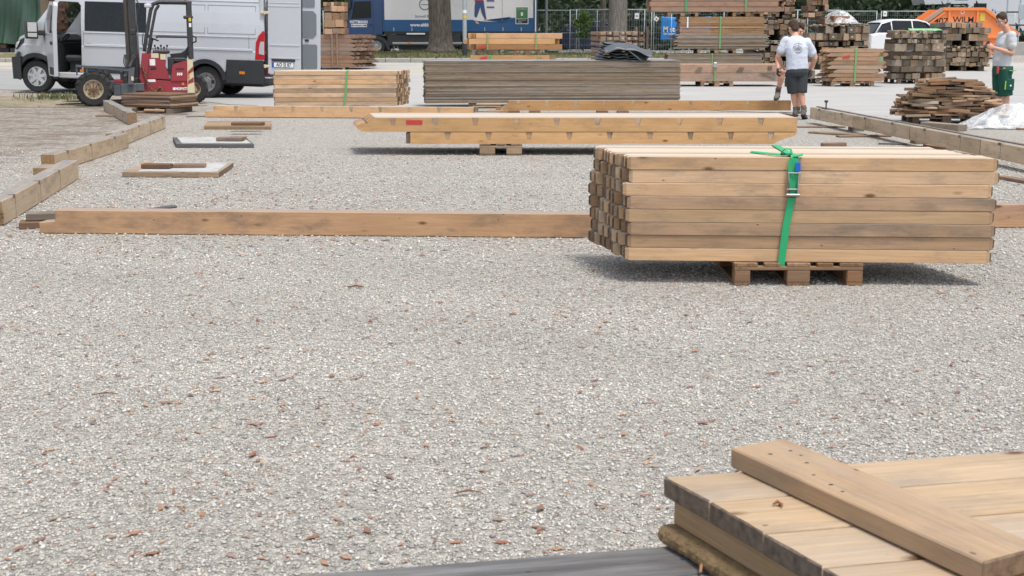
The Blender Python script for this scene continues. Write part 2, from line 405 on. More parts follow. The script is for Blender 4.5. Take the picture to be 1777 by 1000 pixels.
def road_material():
    t = NT('pale_worn_asphalt'); v = t.n('TexCoord').outputs['Object']
    f = t.noise(v, 55., 4, .7); m = t.noise(t.vscale(v, (.35, 1.2, 1)), 1.1, 6, .65); x = t.n('SeparateXYZ', None, Vector=v)
    base = t.mix(t.ramp(m, [(.35, 0.), (.7, 1.)]), (.44, .43, .41), (.35, .345, .33))
    left = t.n('MapRange', None, Value=x.outputs[0], i1=-3.5, i2=-9., i3=0., i4=.55).outputs[0]
    base = t.mix(left, base, (.21, .21, .21))
    # spilled sand and sawdust on the far side
    sn = t.math('ADD', t.noise(t.vscale(v, (.4, 1., 1)), .7, 5, .6), t.n('MapRange', None, Value=x.outputs[1], i1=38., i2=55., i3=-.12, i4=.16).outputs[0])
    base = t.mix(t.ramp(sn, [(.5, 0.), (.66, .85)]), base, (.50, .445, .34))
    base = t.mix(t.ramp(f, [(.35, .3), (.65, 0.)]), base, (.2, .195, .19))
    t.bsdf(Base_Color=base, Roughness=.9, Specular_IOR_Level=.25); t.bump(f, .3, .004); return t.m
rx = np.arange(-60, 60.1, .6)
def wob(x, s): return .22*np.sin(x*1.3+s)+.14*np.sin(x*3.7+2*s)+.08*np.sin(x*9.1+s*3)
# near edge of the paved lane: 31 m away on the left, 26.3 m in the middle, 21.5 m on the right
near_edge = np.interp(rx, [-60, -14, -8.2, -6.3, -4.8, 3.2, 4.6, 6.5, 9.5, 60], [33, 33.0, 30.6, 28.4, 26.6, 26.4, 25.2, 22.0, 20.0, 19])+wob(rx, .7)
far_edge = np.full_like(rx, 51.85)
sheet('paved_lane', rx, [near_edge+(far_edge-near_edge)*k for k in np.linspace(0, 1, 60)], .008, road_material())

def grass_material(name, a, b, c):
    t = NT(name); v = t.n('TexCoord').outputs['Object']
    col = t.mix(t.ramp(t.noise(v, 9., 6, .7), [(.35, 0.), (.65, 1.)]), a, b)
    col = t.mix(t.ramp(t.noise(v, 1.3, 5, .6), [(.45, 0.), (.65, 1.)]), col, c)
    t.bsdf(Base_Color=col, Roughness=.95, Specular_IOR_Level=.1); t.bump(t.noise(v, 30., 4, .7), .8, .03); return t.m
M['verge'] = grass_material('dry_verge', (.11, .115, .05), (.19, .165, .085), (.24, .19, .12))
M['blade'] = flat('grass_blade', (.13, .14, .055), .8); M['blade_dry'] = flat('dry_blade', (.30, .235, .12), .8)
vx = np.arange(-22, 9.81, .6)
def verge_z(x, y):
    return .16+.16*np.exp(-((x-XD(765, 55))**2)/5.)*np.exp(-((y-55.2)**2)/2.)
vrows = []; b = MB(); rowsY = np.linspace(52.08, 57.6, 12); n = len(vx)
for y in rowsY:
    Z = terrain(vx, np.full_like(vx, y))+verge_z(vx, y)
    if y == rowsY[-1]: Z = Z-.3
    b.v += list(zip(vx.tolist(), [y]*n, Z.tolist()))
b.f = [[r*n+i, r*n+i+1, (r+1)*n+i+1, (r+1)*n+i] for r in range(len(rowsY)-1) for i in range(n-1)]
tag(b.build('grass_verge', M['verge'], None, True), kind='structure')
# kerb stones in front of the verge, one metre each
ker = thing('kerb', 'kerb', 'kerb'); del ker['label']; del ker['category']; tag(ker, kind='structure')
ks = MB().box((0, 0, 0), (.985, .16, .34), .02).mesh('kerb_stone', M['concrete'])
for i in range(31):
    x = -21.5+i; obj('kerb_stone', ks, ker, (x, 52.0, TZ(x, 52.0)+.0+random.uniform(-.006, .006)))
# weedy strip beside the van
def patch_rows():
    x = np.arange(-16, -6.2, .4); lo = np.interp(x, [-16, -9, -6.4], [25.4, 26.2, 27.3])+.5*wob(x, 2.); hi = np.interp(x, [-16, -9.5, -6.4], [31.2, 28.7, 27.6])+.4*wob(x, 1.)
    return x, [lo+(hi-lo)*k for k in np.linspace(0, 1, 8)]
_x, _r = patch_rows(); sheet('weedy_ground', _x, _r, .006, grass_material('weedy_soil', (.33, .28, .21), (.24, .195, .14), (.17, .165, .10)))
def blades(name, label, pts, hmin, hmax, mat):
    b = MB()
    for (x, y, z) in pts:
        for k in range(3):
            a = random.uniform(0, 6.28); h = random.uniform(hmin, hmax); w = h*.07; d = Vector((math.cos(a), math.sin(a), 0)); e = Vector((-d.y, d.x, 0))*w
            p = Vector((x+random.gauss(0, .04), y+random.gauss(0, .04), z)); q = p+d*h*random.uniform(.2, .7)+Vector((0, 0, h)); m = (p+q)/2-d*h*.08
            i = len(b.v); b.v += [tuple(p-e), tuple(p+e), tuple(m+e*.8), tuple(m-e*.8), tuple(q)]; b.f += [[i, i+1, i+2, i+3], [i+3, i+2, i+4]]
    return tag(b.build(name, mat), label, None, None, 'stuff')
P = []
for _ in range(17000):
    x = random.uniform(-19, 9.5); y = random.uniform(52.2, 57.2)
    if random.random() < .35+.65*math.exp(-((x-XD(765, 55))**2)/8): P.append((x, y, TZ(x, y)+float(verge_z(np.array(x), y))-.02))
blades('verge_grass', 'rough grass on the verge by the kerb', P, .04, .15, M['blade'])
P = []
for _ in range(230):
    x = -6.6-abs(random.gauss(0, 3.6)); y = random.uniform(26.0, 30.2)
    if y > np.interp(x, [-16, -9.5, -6.4], [31.2, 28.7, 27.6]) or y < np.interp(x, [-16, -9, -6.4], [25.4, 26.2, 27.3]): continue
    P.append((x, y, TZ(x, y)))
blades('weeds', 'dry weeds and grass beside the van', P, .02, .09, M['blade_dry'])
P2 = [(random.gauss(G(105, 172).x, .35), random.gauss(G(105, 172).y, .3), TZ(-9.5, 28)) for _ in range(130)]
blades('green_weeds', 'green weed tuft left of the forklift', P2, .06, .2, M['blade'])

# ------------------------------------------------------------------ loose gravel stones and leaf litter
def pebbles():
    n0 = 235000
    Y = np.sqrt(NR.uniform(3.0**2, 9.6**2, n0)); keep = NR.uniform(0, 1, n0) < np.interp(Y, [3, 5.5, 8, 9.6], [1, .95, .72, .2]); Y = Y[keep]; n = len(Y)
    Yb = np.sqrt(NR.uniform(8.**2, 17.5**2, 75000)); far = np.interp(Yb, [8, 9.6, 13, 17.5], [.2, 1, 1, .25]); Yb = Yb[NR.uniform(0, 1, len(Yb)) < far]
    r = NR.lognormal(math.log(.0050), .36, n).clip(.0025, .014); r = np.concatenate([r, NR.lognormal(math.log(.0088), .3, len(Yb)).clip(.005, .018)])
    Y = np.concatenate([Y, Yb]); n = len(Y); X = NR.uniform(-.44, .44, n)*Y; X += NR.uniform(-.1, .1, n)
    base = np.array([(1,0,0),(0,1,0),(-1,0,0),(0,-1,0),(0,0,1),(0,0,-1)], float)
    base = np.vstack([base[:4], [(.35,.3,.85)], [(-.1,-.1,-.8)]])
    a = NR.uniform(0, 6.283, n); ca, sa = np.cos(a), np.sin(a)
    el = NR.uniform(.6, 1., n); fl = NR.uniform(.5, .85, n)
    V = np.zeros((n, 6, 3)); jit = NR.uniform(.75, 1.25, (n, 6))
    bx = base[None, :, 0]*jit; by = base[None, :, 1]*jit*el[:, None]; bz = base[None, :, 2]*fl[:, None]*jit
    V[:, :, 0] = X[:, None]+r[:, None]*(bx*ca[:, None]-by*sa[:, None]); V[:, :, 1] = Y[:, None]+r[:, None]*(bx*sa[:, None]+by*ca[:, None])
    V[:, :, 2] = r[:, None]*(bz+.25)
    F = np.array([(0,1,4),(1,2,4),(2,3,4),(3,0,4),(1,0,5),(2,1,5),(3,2,5),(0,3,5)])
    FF = (np.arange(n)[:, None, None]*6+F[None]).reshape(-1, 3)
    me = bpy.data.meshes.new('gravel'); me.vertices.add(n*6); me.vertices.foreach_set('co', V.reshape(-1))
    nf = len(FF); me.loops.add(nf*3); me.loops.foreach_set('vertex_index', FF.reshape(-1).astype(np.int32))
    me.polygons.add(nf); me.polygons.foreach_set('loop_start', np.arange(0, nf*3, 3, dtype=np.int32)); me.update(calc_edges=True)
    pal = np.array([(.50,.485,.455),(.44,.425,.40),(.56,.545,.52),(.36,.35,.335),(.27,.265,.265),(.62,.61,.595),(.41,.35,.30),(.20,.2,.205),(.47,.45,.39),(.36,.27,.23)])
    c = pal[NR.choice(10, n, p=[.2,.2,.15,.13,.08,.08,.05,.04,.05,.02])]*NR.uniform(.85, 1.12, (n, 1))
    pat = .5+.2*np.sin(X*1.1+Y*2.3+1.5*np.sin(X*.7+Y*.9))+.18*np.sin(Y*4.1+.8*np.sin(X*1.9)+X*.5)+.14*np.sin(X*3.3-Y*1.7+np.sin(Y*2.9)*1.3)
    c = (.41+(c-.41)*.92).clip(.12, .56)*(1.06-.22*pat.clip(0, 1))[:, None]*1.12*np.array([1.03, 1.0, .955])
    at = me.attributes.new('tint', 'FLOAT_COLOR', 'POINT'); at.data.foreach_set('color', np.repeat(np.hstack([c, np.ones((n, 1))]), 6, axis=0).reshape(-1).astype(np.float32))
    t = NT('gravel_stone'); t.bsdf(Base_Color=t.n('Attribute', dict(attribute_name='tint')).outputs['Color'], Roughness=.85, Specular_IOR_Level=.3)
    me.materials.append(t.m); tag(obj('gravel_stones', me), 'loose grey gravel stones in the foreground', None, None, 'stuff')
pebbles()
def leaves():
    b = MB(); cols = []
    pal = [(.34, .145, .075), (.25, .105, .06), (.36, .18, .1), (.2, .11, .075), (.38, .25, .15), (.27, .17, .12)]
    clumps = [(random.uniform(-.4, .38), random.uniform(4.0, 24), random.uniform(.1, .5)) for _ in range(120)]
    for i in range(17000):
        if random.random() < .22:
            y = random.uniform(9.5, 22); x = random.uniform(-.4, -.05)*y; x += random.gauss(0, .3)
            if math.sin(x*1.7+y*.9)+math.sin(y*2.1-x*.6) < .5: continue
        elif random.random() < .62:
            k, y0, s = random.choice(clumps); y = y0+random.gauss(0, s); x = k*y0+random.gauss(0, s*2.2)
        else: y = random.uniform(3.6**.5, 24**.5)**2; x = random.uniform(-.42, .42)*y
        if y < 3.3: continue
        if random.random() > (1. if x < -.1*y else .62): continue
        L = min(.032, .005+random.expovariate(1/.008))*(1.35 if y > 9 else 1); w = L*random.uniform(.15, .42); a = random.uniform(0, 6.28); cu = random.uniform(.0, .2)*L
        d = Vector((math.cos(a), math.sin(a), 0)); e = Vector((-d.y, d.x, 0)); p = Vector((x, y, .004+random.uniform(0, .006)))
        n = len(b.v)
        b.v += [tuple(p-d*L+Vector((0, 0, cu))), tuple(p-e*w), tuple(p+e*w), tuple(p+d*L*.35-e*w*.8+Vector((0, 0, cu*.3))), tuple(p+d*L*.35+e*w*.8+Vector((0, 0, cu*.7))), tuple(p+d*L*1.1+Vector((0, 0, cu*random.random())))]
        b.f += [[n, n+1, n+2], [n+1, n+3, n+4, n+2], [n+3, n+5, n+4]]; cols += [random.choice(pal)]*6
    me = b.mesh('leaf_litter', None); at = me.attributes.new('tint', 'FLOAT_COLOR', 'POINT')
    at.data.foreach_set('color', np.array([(*c, 1) for c in cols], np.float32).reshape(-1))
    t = NT('dead_leaf'); t.bsdf(Base_Color=t.n('Attribute', dict(attribute_name='tint')).outputs['Color'], Roughness=.8); me.materials.append(t.m)
    tag(obj('leaf_litter', me), 'reddish brown dead leaves scattered on the gravel', None, None, 'stuff')
leaves()
def twig(label, px, py, L, a, r=.004):
    p = G(px, py); b = MB(); d = Vector((math.cos(a), math.sin(a), 0))
    b.tube([p-d*L/2+Vector((0, 0, .015)), p+Vector((0, .01, .02)), p+d*L/2+Vector((0, 0, .014))], [r*.6, r, r*.5], 5)
    tag(b.build('twig', M['brown']), label, 'twig')
twig('short dark twig lying on gravel below the long front beam', 617, 502, .10, .1, .006)
twig('thin brown twig on the gravel at left', 182, 690, .11, .2)
twig('thin curved twig beside leaves in mid foreground', 812, 862, .09, .15)
# ------------------------------------------------------------------ timber builders
_cache = {}
def beam_mesh(L, w, h, mat, b=.006, taper=0.):
    """one timber, long axis x, centred; taper rounds its ends"""
    k = (round(L, 3), round(w, 3), round(h, 3), mat, b, taper)
    if k not in _cache:
        m = MB()
        if taper > 0:
            rings = []
            for x, s in ((-L/2, 1-taper*1.25), (-L/2+.012, 1-taper*.5), (-L/2+.035, 1.), (L/2-.035, 1.), (L/2-.012, 1-taper*.5), (L/2, 1-taper*1.25)):
                c = .0025; a, d = w/2*s, h/2*s
                rings.append([(x, -a, -d+c), (x, -a+c, -d), (x, a-c, -d), (x, a, -d+c), (x, a, d-c), (x, a-c, d), (x, -a+c, d), (x, -a, d-c)])
            m.loft(rings, True, True)
        else: m.box((0, 0, 0), (L, w, h), b)
        _cache[k] = m.mesh('timber', M[mat])
    return _cache[k]
def piece(name, parent, L, w, h, mat, loc, rot=(0, 0, 0), color=None, b=.006, taper=0.):
    return obj(name, beam_mesh(L, w, h, mat, b, taper), parent, loc, rot, color)
def tint(a=.85, b=1.12, warm=.04):
    v = random.uniform(a, b); k = random.uniform(-warm, warm); return (v*(1+k), v, v*(1-k))
GREY = (.68, .66, .65)
def pallet(label, loc, rz=0., W=.8, D=1.2, mat='pallet', blocks=3, group=None, cx=True):
    """front edge centred on loc, running W across and D away"""
    t = thing('pallet', label, 'pallet', loc, rz, group)
    xs = [(-W/2+.05), 0, W/2-.05] if blocks == 3 else [-W/2+.1, W/2-.1]
    bw = {0: .1, 1: .145, 2: .1} if blocks == 3 else {0: .2, 1: .2}
    for i, x in enumerate(xs):
        for y in (.05, D/2, D-.05):
            piece('block', t, bw[i], .1, .078, mat, (x, y, .061), color=tint())
        piece('bottom_board', t, D, bw[i]-.004, .022, mat, (x, D/2, .011), (0, 0, math.pi/2), tint(), .003)
    for y in (.05, D/2, D-.05): piece('cross_board', t, W, .1, .022, mat, (0, y, .111), color=tint(), b=.003)
    n = 5 if blocks == 3 else 3; ww = [.145, .1, .145, .1, .145] if n == 5 else [.14, .1, .14]
    free = (W-sum(ww))/(n-1); x = -W/2
    for k in range(n):
        piece('deck_board', t, D, ww[k], .022, mat, (x+ww[k]/2, D/2, .133), (0, 0, math.pi/2), tint(), .003); x += ww[k]+free
    return t
def strap_ribbon(b, pts, w, th=.004, axis=(1, 0, 0)):
    """flat strap: pts run in the plane, w wide along axis"""
    A = Vector(axis)*w/2; P = [Vector(p) for p in pts]; i0 = len(b.v)
    for i, p in enumerate(P):
        t = (P[min(i+1, len(P)-1)]-P[max(i-1, 0)]).normalized(); n = t.cross(Vector(axis)).normalized()*th/2
        b.v += [tuple(p-A-n), tuple(p+A-n), tuple(p+A+n), tuple(p-A+n)]
    for i in range(len(P)-1):
        for j in range(4):
            k = (j+1) % 4; b.f.append([i0+4*i+j, i0+4*i+k, i0+4*i+4+k, i0+4*i+4+j])
    b.f += [[i0, i0+1, i0+2, i0+3][::-1], [i0+4*len(P)-4+j for j in range(4)]]
    return b
def band(parent, x, z0, z1, v0, v1, w=.04, mat='pale_strap', lean=0., name='strap'):
    """closed strap round a stack at x: front v0, back v1"""
    e = .004; b = MB()
    strap_ribbon(b, [(x+lean, v0-e, z0), (x+lean*.4, v0-e*1.6, (z0+z1)/2), (x, v0-e, z1-.006), (x, v0+.004, z1+e), (x, v1, z1+e), (x, v1+e, z0)], w)
    return b.build(name, M[mat], parent)
def bundle(name, label, loc, rz, L, rows, cols, bw, bh, mat, group=None, jit=.03, taper=0., skew=0., tints=None, seed=1, rot=None, gap=.002, part='beam', left_ref=False, front_tint=None):
    """stack of timbers, front bottom centre at loc; rows upwards, cols away"""
    rs = random.Random(seed); t = thing(name, label, 'timber stack', loc, rz, group, rot)
    for c in range(cols):
        for r in range(rows):
            x = rs.uniform(-jit, jit)+skew*c; v = rs.uniform(.9, 1.1); k = rs.uniform(-.03, .03); col = (v*(1+k), v, v*(1-k))
            if tints: q = tints[r % len(tints)] if c == 0 or tints is front_tint else tints[rs.randrange(len(tints))]; col = tuple(a*d for a, d in zip(col, q))
            y = (c+.5)*bw+(rs.uniform(-.006, .006) if c == 0 else 0)
            piece(part, t, L, bw-gap, bh-gap, mat, (x, y, (r+.5)*bh), (0, 0, rs.uniform(-.0015, .0015)), col, .006, taper)
    return t

# ------------------------------------------------------------------ A: strapped beam stack on a pallet, right foreground
A0 = Vector((1.779, 7.945, 0))
pallet('wooden pallet under the strapped beam stack in the right foreground', (1.783, 7.925, 0), 0.)
light, dark = (1.0, 1.0, 1.0), (.70, .665, .65)
FT = [light, (.75, .71, .69), (.72, .685, .67), light, dark, (1.02, 1, .98), (.96, .93, .9), (1., .97, .93)]
SA = bundle('timber_stack', 'stack of planed beams tied with a bright green ratchet strap in the right foreground', (1.825, 7.945, .147), -3.2, 2.27, 8, 8, .098, .0815, 'spruce', None, .022, .34, -.028, FT, 5, gap=.0015)
sx = (1378-1404)/280.; zt = 8*.0815
b = MB(); e = .006
strap_ribbon(b, [(sx-.058, -e-.004, -.035), (sx-.036, -e-.008, zt*.35), (sx-.01, -e-.008, zt*.62)], .045)
st = b.build('strap', M['green_strap'], SA)
b = MB(); strap_ribbon(b, [(sx-.004, -e-.012, zt*.66), (sx+.004, -e-.01, zt*.85), (sx+.0, -e-.006, zt-.004), (sx-.002, .01, zt+.012), (sx-.004, .2, zt+.006), (sx-.006, .80, zt+.006), (sx-.006, .806, zt*.5), (sx-.006, .806, 0.)], .045)
b.build('strap', M['green_strap'], SA)
b = MB(); strap_ribbon(b, [(sx-.075, .06, zt+.008), (sx-.07, .05, zt+.03), (sx-.05, .045, zt+.05), (sx-.02, .045, zt+.046), (sx-.008, .05, zt+.02), (sx-.05, .055, zt+.01)], .06, axis=(.3, 1, 0))
b.build('strap_loop', M['green_strap'], SA)
b = MB(); strap_ribbon(b, [(sx-.03, .03, zt+.014), (sx-.09, .06, zt+.012), (sx-.16, .16, zt+.01), (sx-.23, .3, zt+.006)], .03, axis=(.35, .9, .25))
strap_ribbon(b, [(sx-.01, .0, zt+.008), (sx+.03, -.006, zt+.014), (sx+.05, .0, zt+.02)], .03, axis=(.2, .9, .3))
b.build('strap_tail', M['green_strap'], SA)
b = MB(); strap_ribbon(b, [(sx-.03, -.02, zt-.01), (sx-.028, -.022, zt-.1), (sx-.012, -.022, zt-.22)], .022); b.build('strap_tail', M['green_strap'], SA)
b = MB(); b.box((sx+.018, -.028, zt-.055), (.032, .006, .055), .002); b.build('strap_label', flat('blue_label', (.01, .12, .5)), SA)
b = MB()
for s in (-1, 1): b.b2((sx-.008+s*.027, -.04, zt*.62), (sx-.005+s*.031, -.012, zt*.62+.12), .002)
b.cyl((sx-.045, -.035, zt*.62+.02), (sx+.032, -.035, zt*.62+.02), .009, n=10); b.cyl((sx-.045, -.03, zt*.62+.055), (sx+.03, -.03, zt*.62+.055), .006, n=8)
b.cyl((sx-.04, -.03, zt*.62+.155), (sx+.04, -.03, zt*.62+.155), .005, n=8)
b.cyl((sx+.027, -.03, zt*.62+.1), (sx+.036, -.03, zt*.62+.155), .004, n=6); b.cyl((sx-.033, -.03, zt*.62+.1), (sx-.036, -.03, zt*.62+.155), .004, n=6)
b.build('ratchet', M['steel'], SA, 40)

# ------------------------------------------------------------------ foreground planks and grey deck (lower right)
def flatboard(parent, name, p0, d, L, w, th, ztop, mat, color=(1, 1, 1), b=.004, side=-1, rx=0.):
    """board whose edge starts at p0 and runs along d; its width goes to the right of d (towards the camera) when side = -1"""
    d = Vector((d[0], d[1], 0)).normalized(); n = Vector((d.y, -d.x, 0))*(1 if side < 0 else -1)
    c = Vector((p0[0], p0[1], 0))+d*L/2+n*w/2
    return piece(name, parent, L, w, th, mat, (c.x, c.y, ztop-th/2), (rx, 0, math.atan2(d.y, d.x)), color, b)
pd = Vector((.178, .038, 0)).normalized(); pn = Vector((pd.y, -pd.x, 0))
dk = thing('plank_deck', 'weathered dark grey plank deck at the bottom edge under the planks', 'deck')
q = Vector((-.531, 2.809, 0)); dd = Vector((.90, .177, 0)).normalized(); dn = Vector((dd.y, -dd.x, 0))
for k in range(13):
    p = q-dd*(.9+random.uniform(0, .02))+dn*(.086*k); flatboard(dk, 'plank', p, dd, 4.2, .081, .035, .33-random.uniform(0, .003), 'grey_deck', tint(.85, 1.15, .02))
for k in range(5):
    p = q+dd*(-.6+.9*k)+dn*.05; flatboard(dk, 'bearer', p, dn, 1.05, .08, .1, .292, 'grey_deck', GREY)
    for j in (.06, .95):
        c = p+dn*j; piece('leg', dk, .19, .08, .08, 'grey_deck', (c.x, c.y, .096), (0, math.pi/2, 0), GREY)
fs = thing('plank_stack', 'stack of light planks with dark sawn ends at the lower right corner', 'plank stack')
starts = [(.369, 3.008), (.456, 2.842), (.545, 2.652), (.632, 2.474), (.72, 2.29), (.81, 2.10)]
def skew_plank(name, k, L, z1, th, mat, inset=0., color=(1, 1, 1), rough=.0):
    """plank between seam k and seam k + 1, its end cut along the slanting end line"""
    a, c = Vector((*starts[k], 0))+pd*inset, Vector((*starts[k+1], 0))+pd*inset
    a = a+(c-a)*.014; c = c-(c-a)*.014
    n = 7; loc0 = (a+c)/2+pd*L/2; M3 = Matrix((pd, Vector((-pd.y, pd.x, 0)), Vector((0, 0, 1))))
    def loop(e, z):
        out = []
        for i in range(n+1):
            p = a.lerp(c, i/n)+pd*(e+(random.uniform(-rough, rough)))
            if i == 0: p = p+(c-a).normalized()*e
            if i == n: p = p-(c-a).normalized()*e
            out.append(p)
        out += [c+pd*(L-e), a+pd*(L-e)]
        return [tuple(M3 @ (p-loc0)+Vector((0, 0, z))) for p in out]
    b = MB(); e = .004; b.loft([loop(e, -th/2), loop(0, -th/2+e), loop(0, th/2-e), loop(e, th/2)], True, True)
    o = b.build(name, M[mat], fs, False, (loc0.x, loc0.y, z1-th/2), (0, 0, math.atan2(pd.y, pd.x)), True); o.color = (*color, 1); return o
for k in range(5): skew_plank('plank', k, 2.6, .50-.0012*k, .05, 'fore', 0., tint(.95, 1.06, .02), .0012)
ed_ = (Vector((*starts[5], 0))-Vector((*starts[0], 0))); eL = ed_.length+.35; ed_.normalize(); en = Vector((-ed_.y, ed_.x, 0))
c_ = Vector((*starts[0], 0))+ed_*(eL/2-.0)+pd*.028+en*.045
piece('lower_plank', fs, eL, .09, .07, 'fore', (c_.x, c_.y, .4125), (0, 0, math.atan2(ed_.y, ed_.x)), (.86, .80, .72), .004)
for q_ in (.9, 1.8):
    c_ = Vector((*starts[0], 0))+ed_*(eL/2)+pd*(.03+q_)+en*.045; piece('lower_plank', fs, eL, .09, .07, 'fore', (c_.x, c_.y, .4125), (0, 0, math.atan2(ed_.y, ed_.x)), (.86, .80, .72), .004)
rings = []
for i in range(161):
    p = Vector((*starts[0], 0))+ed_*(eL*i/160)-pd*(.012+.003*math.sin(i*.31)+random.uniform(-.0018, .0018)); z1 = .377; z0 = .332; e1 = 1. if i > 3 else .55+.15*i
    j_ = [random.uniform(-.0016, .0016) for _ in range(6)]
    rings.append([tuple(p+pd*a_+Vector((0, 0, z_))) for a_, z_ in ((.014+j_[0], z0), (.004+j_[1], z0+.007), (.0+j_[2], z0+.018), (.001+j_[3], z0+.03), (.008+j_[4], z1-.004), (.022+j_[5], z1), (.11, z1), (.11, z0))])
b = MB(); b.loft(rings, True, True); b.build('chipboard_strip', M['chip'], fs, False, fix=True)
for q_ in (.9, 1.8):
    c_ = Vector((*starts[0], 0))+ed_*(eL/2)+pd*(.03+q_)+en*.045; piece('lower_strip', fs, eL, .09, .044, 'fore', (c_.x, c_.y, .3545), (0, 0, math.atan2(ed_.y, ed_.x)), (.8, .72, .62), .004)
bd = thing('loose_board', 'brown board lying diagonally across the light planks', 'board')
d2 = Vector((.372, -.698, 0)).normalized()
piece('plank', bd, .80, .168, .05, 'fore_brown', tuple(Vector((.545, 3.074, 0))+d2*.395+Vector((-d2.y, d2.x, 0))*.084+Vector((0, 0, .5265))), (0, 0, math.atan2(d2.y, d2.x)), (1.02, .95, .88), .004)
for (px, py) in ((1337, 788), (1372, 782), (1400, 803), (1412, 824), (1442, 841), (1462, 853), (1390, 790)):
    q_ = G(px, py, .5522); b = MB(); r_ = random.uniform(.0022, .0042); b.v = [tuple(q_+Vector((r_*1.7*math.cos(a), r_*math.sin(a), 0))) for a in [.785*i for i in range(8)]]; b.f = [list(range(8))]; b.build('nail_hole', M['black_flat'], bd)
b = MB(); p = G(1350, 878, .501); b.tube([p+Vector((-.012, 0, .004)), p+Vector((0, .006, .008)), p+Vector((.006, -.002, .006)), p+Vector((.008, -.012, .003))], [.002, .0045, .003, .002], 5); b.tube([p, p+Vector((.012, .004, .004))], [.003, .002], 5)
tag(b.build('dead_leaf', flat('leaf_brown', (.22, .09, .04))), 'curled brown leaf on the light planks', 'leaf')
b = MB(); p = G(1215, 985, .34); b.tube([p+Vector((-.004, -.03, .0)), p+Vector((.002, -.005, .008)), p+Vector((.018, .012, .02)), p+Vector((.03, .016, .035))], [.0035, .0045, .003, .002], 5)
tag(b.build('dead_leaf', flat('leaf_tan', (.33, .17, .08))), 'curled tan leaf stem against the rough strip on the grey deck', 'leaf')

# ------------------------------------------------------------------ notched beams
def notched(L, h, w, xs, endl=None, endr=None, nw=.085, nd=.1, z0=0.):
    """profile polygon of a beam with U pockets cut from the top of its front face"""
    top = []
    for x in sorted(xs):
        top += [(x-nw/2, h), (x-nw/2+.012, h-nd*.55), (x-nw*.28, h-nd*.9), (x, h-nd), (x+nw*.28, h-nd*.9), (x+nw/2-.012, h-nd*.55), (x+nw/2, h)]
    l = endl or [(0, 0), (0, h)]; r = endr or [(L, h), (L, 0)]
    return l+top+r, l+r
def notched_beam(name, label, cat, p0, p1, h, w, xs, mat, endl=None, endr=None, zb=0., color=(1, 1, 1), parent=None, nw=.085, nd=.1):
    p0, p1 = Vector(p0), Vector(p1); d = p1-p0; L = d.length
    front, back = notched(L, h, w, xs, endl, endr, nw, nd)
    b = MB(); b.prism(front, 0, .017); b.prism(back, .0175, w)
    o = b.build(name, M[mat], parent, False, (p0.x, p0.y, zb), (0, 0, math.atan2(d.y, d.x))); o.color = (*color, 1)
    if label: tag(o, label, cat)
    k = (nw, nd, h)
    if k not in _cache:
        q = MB(); t_ = notched(1, h, w, [0.], [(-.5, 0), (-.5, h)], [(.5, h), (.5, 0)], nw, nd)[0][2:9]
        q.prism([(x*.985, z) for x, z in t_], 0, .004); _cache[k] = q.mesh('pocket', M['used'])
    for x in xs: obj('pocket', _cache[k], o, (x, .0125, 0), color=tint(1.35, 1.6))
    return o
# B: two layers of notched beams in the middle
Yb = 16.445; SB = thing('timber_stack', 'two layers of orange notched beams on a small pallet mid yard', 'timber stack', (0, Yb, 0), .0)
pallet('small grey pallet under the notched beams in the middle', (XD(869, Yb), Yb-.02, 0), 0, .54, 1.0, 'used', 2)
x0, x1 = XD(632, Yb, .3), XD(1383, Yb, .3)
xs_top = [XD(px, Yb, .4)-x0 for px in (682, 755, 825, 896, 966, 1037, 1107, 1178, 1249, 1320)]
xb0, xb1 = XD(712, Yb, .2), XD(1383, Yb, .2)
xs_bot = [XD(px, Yb, .25)-xb0 for px in (777, 848, 918, 988, 1058, 1128, 1198, 1268, 1338)]
Lt, Lb = x1-x0, xb1-xb0
for k in range(6):
    w = .16; y = k*.165; ol = -.03*k
    el = [(-.02, .03), (.0, 0), (-.02, .03), (.09, .11), (.15, .12), (.20, .172)]
    el = [(0, .0), (-.085, .035), (-.085, .075), (.02, .115), (.03, .10), (.13, .175)]
    o = notched_beam('beam', None, None, (x0+ol, y, 0), (x1+ol*.3, y, 0), .175, w, xs_top if k == 0 else [], 'spruce_top', el, None, .299, tint(.92, 1.08), SB)
    er = [(Lb, .145), (Lb-.02, .11), (Lb-.2, .05), (Lb-.3, .0)]
    o = notched_beam('beam', None, None, (xb0-ol*.3, y, 0), (xb1-ol*.3, y, 0), .146, w, xs_bot if k == 0 else [], 'spruce_top', None, er, .1455, tint(.92, 1.08), SB, nw=.08, nd=.095)
b = MB(); b.b2((XD(705, Yb, .38), -.004, .39), (XD(733, Yb, .38), -.001, .445)); b.build('red_mark', M['red_mark'], SB)
b = MB(); b.b2((xb0-.055, .012, .15), (xb0-.003, .15, .288), .004); b.build('end_block', M['sleeper'], SB)
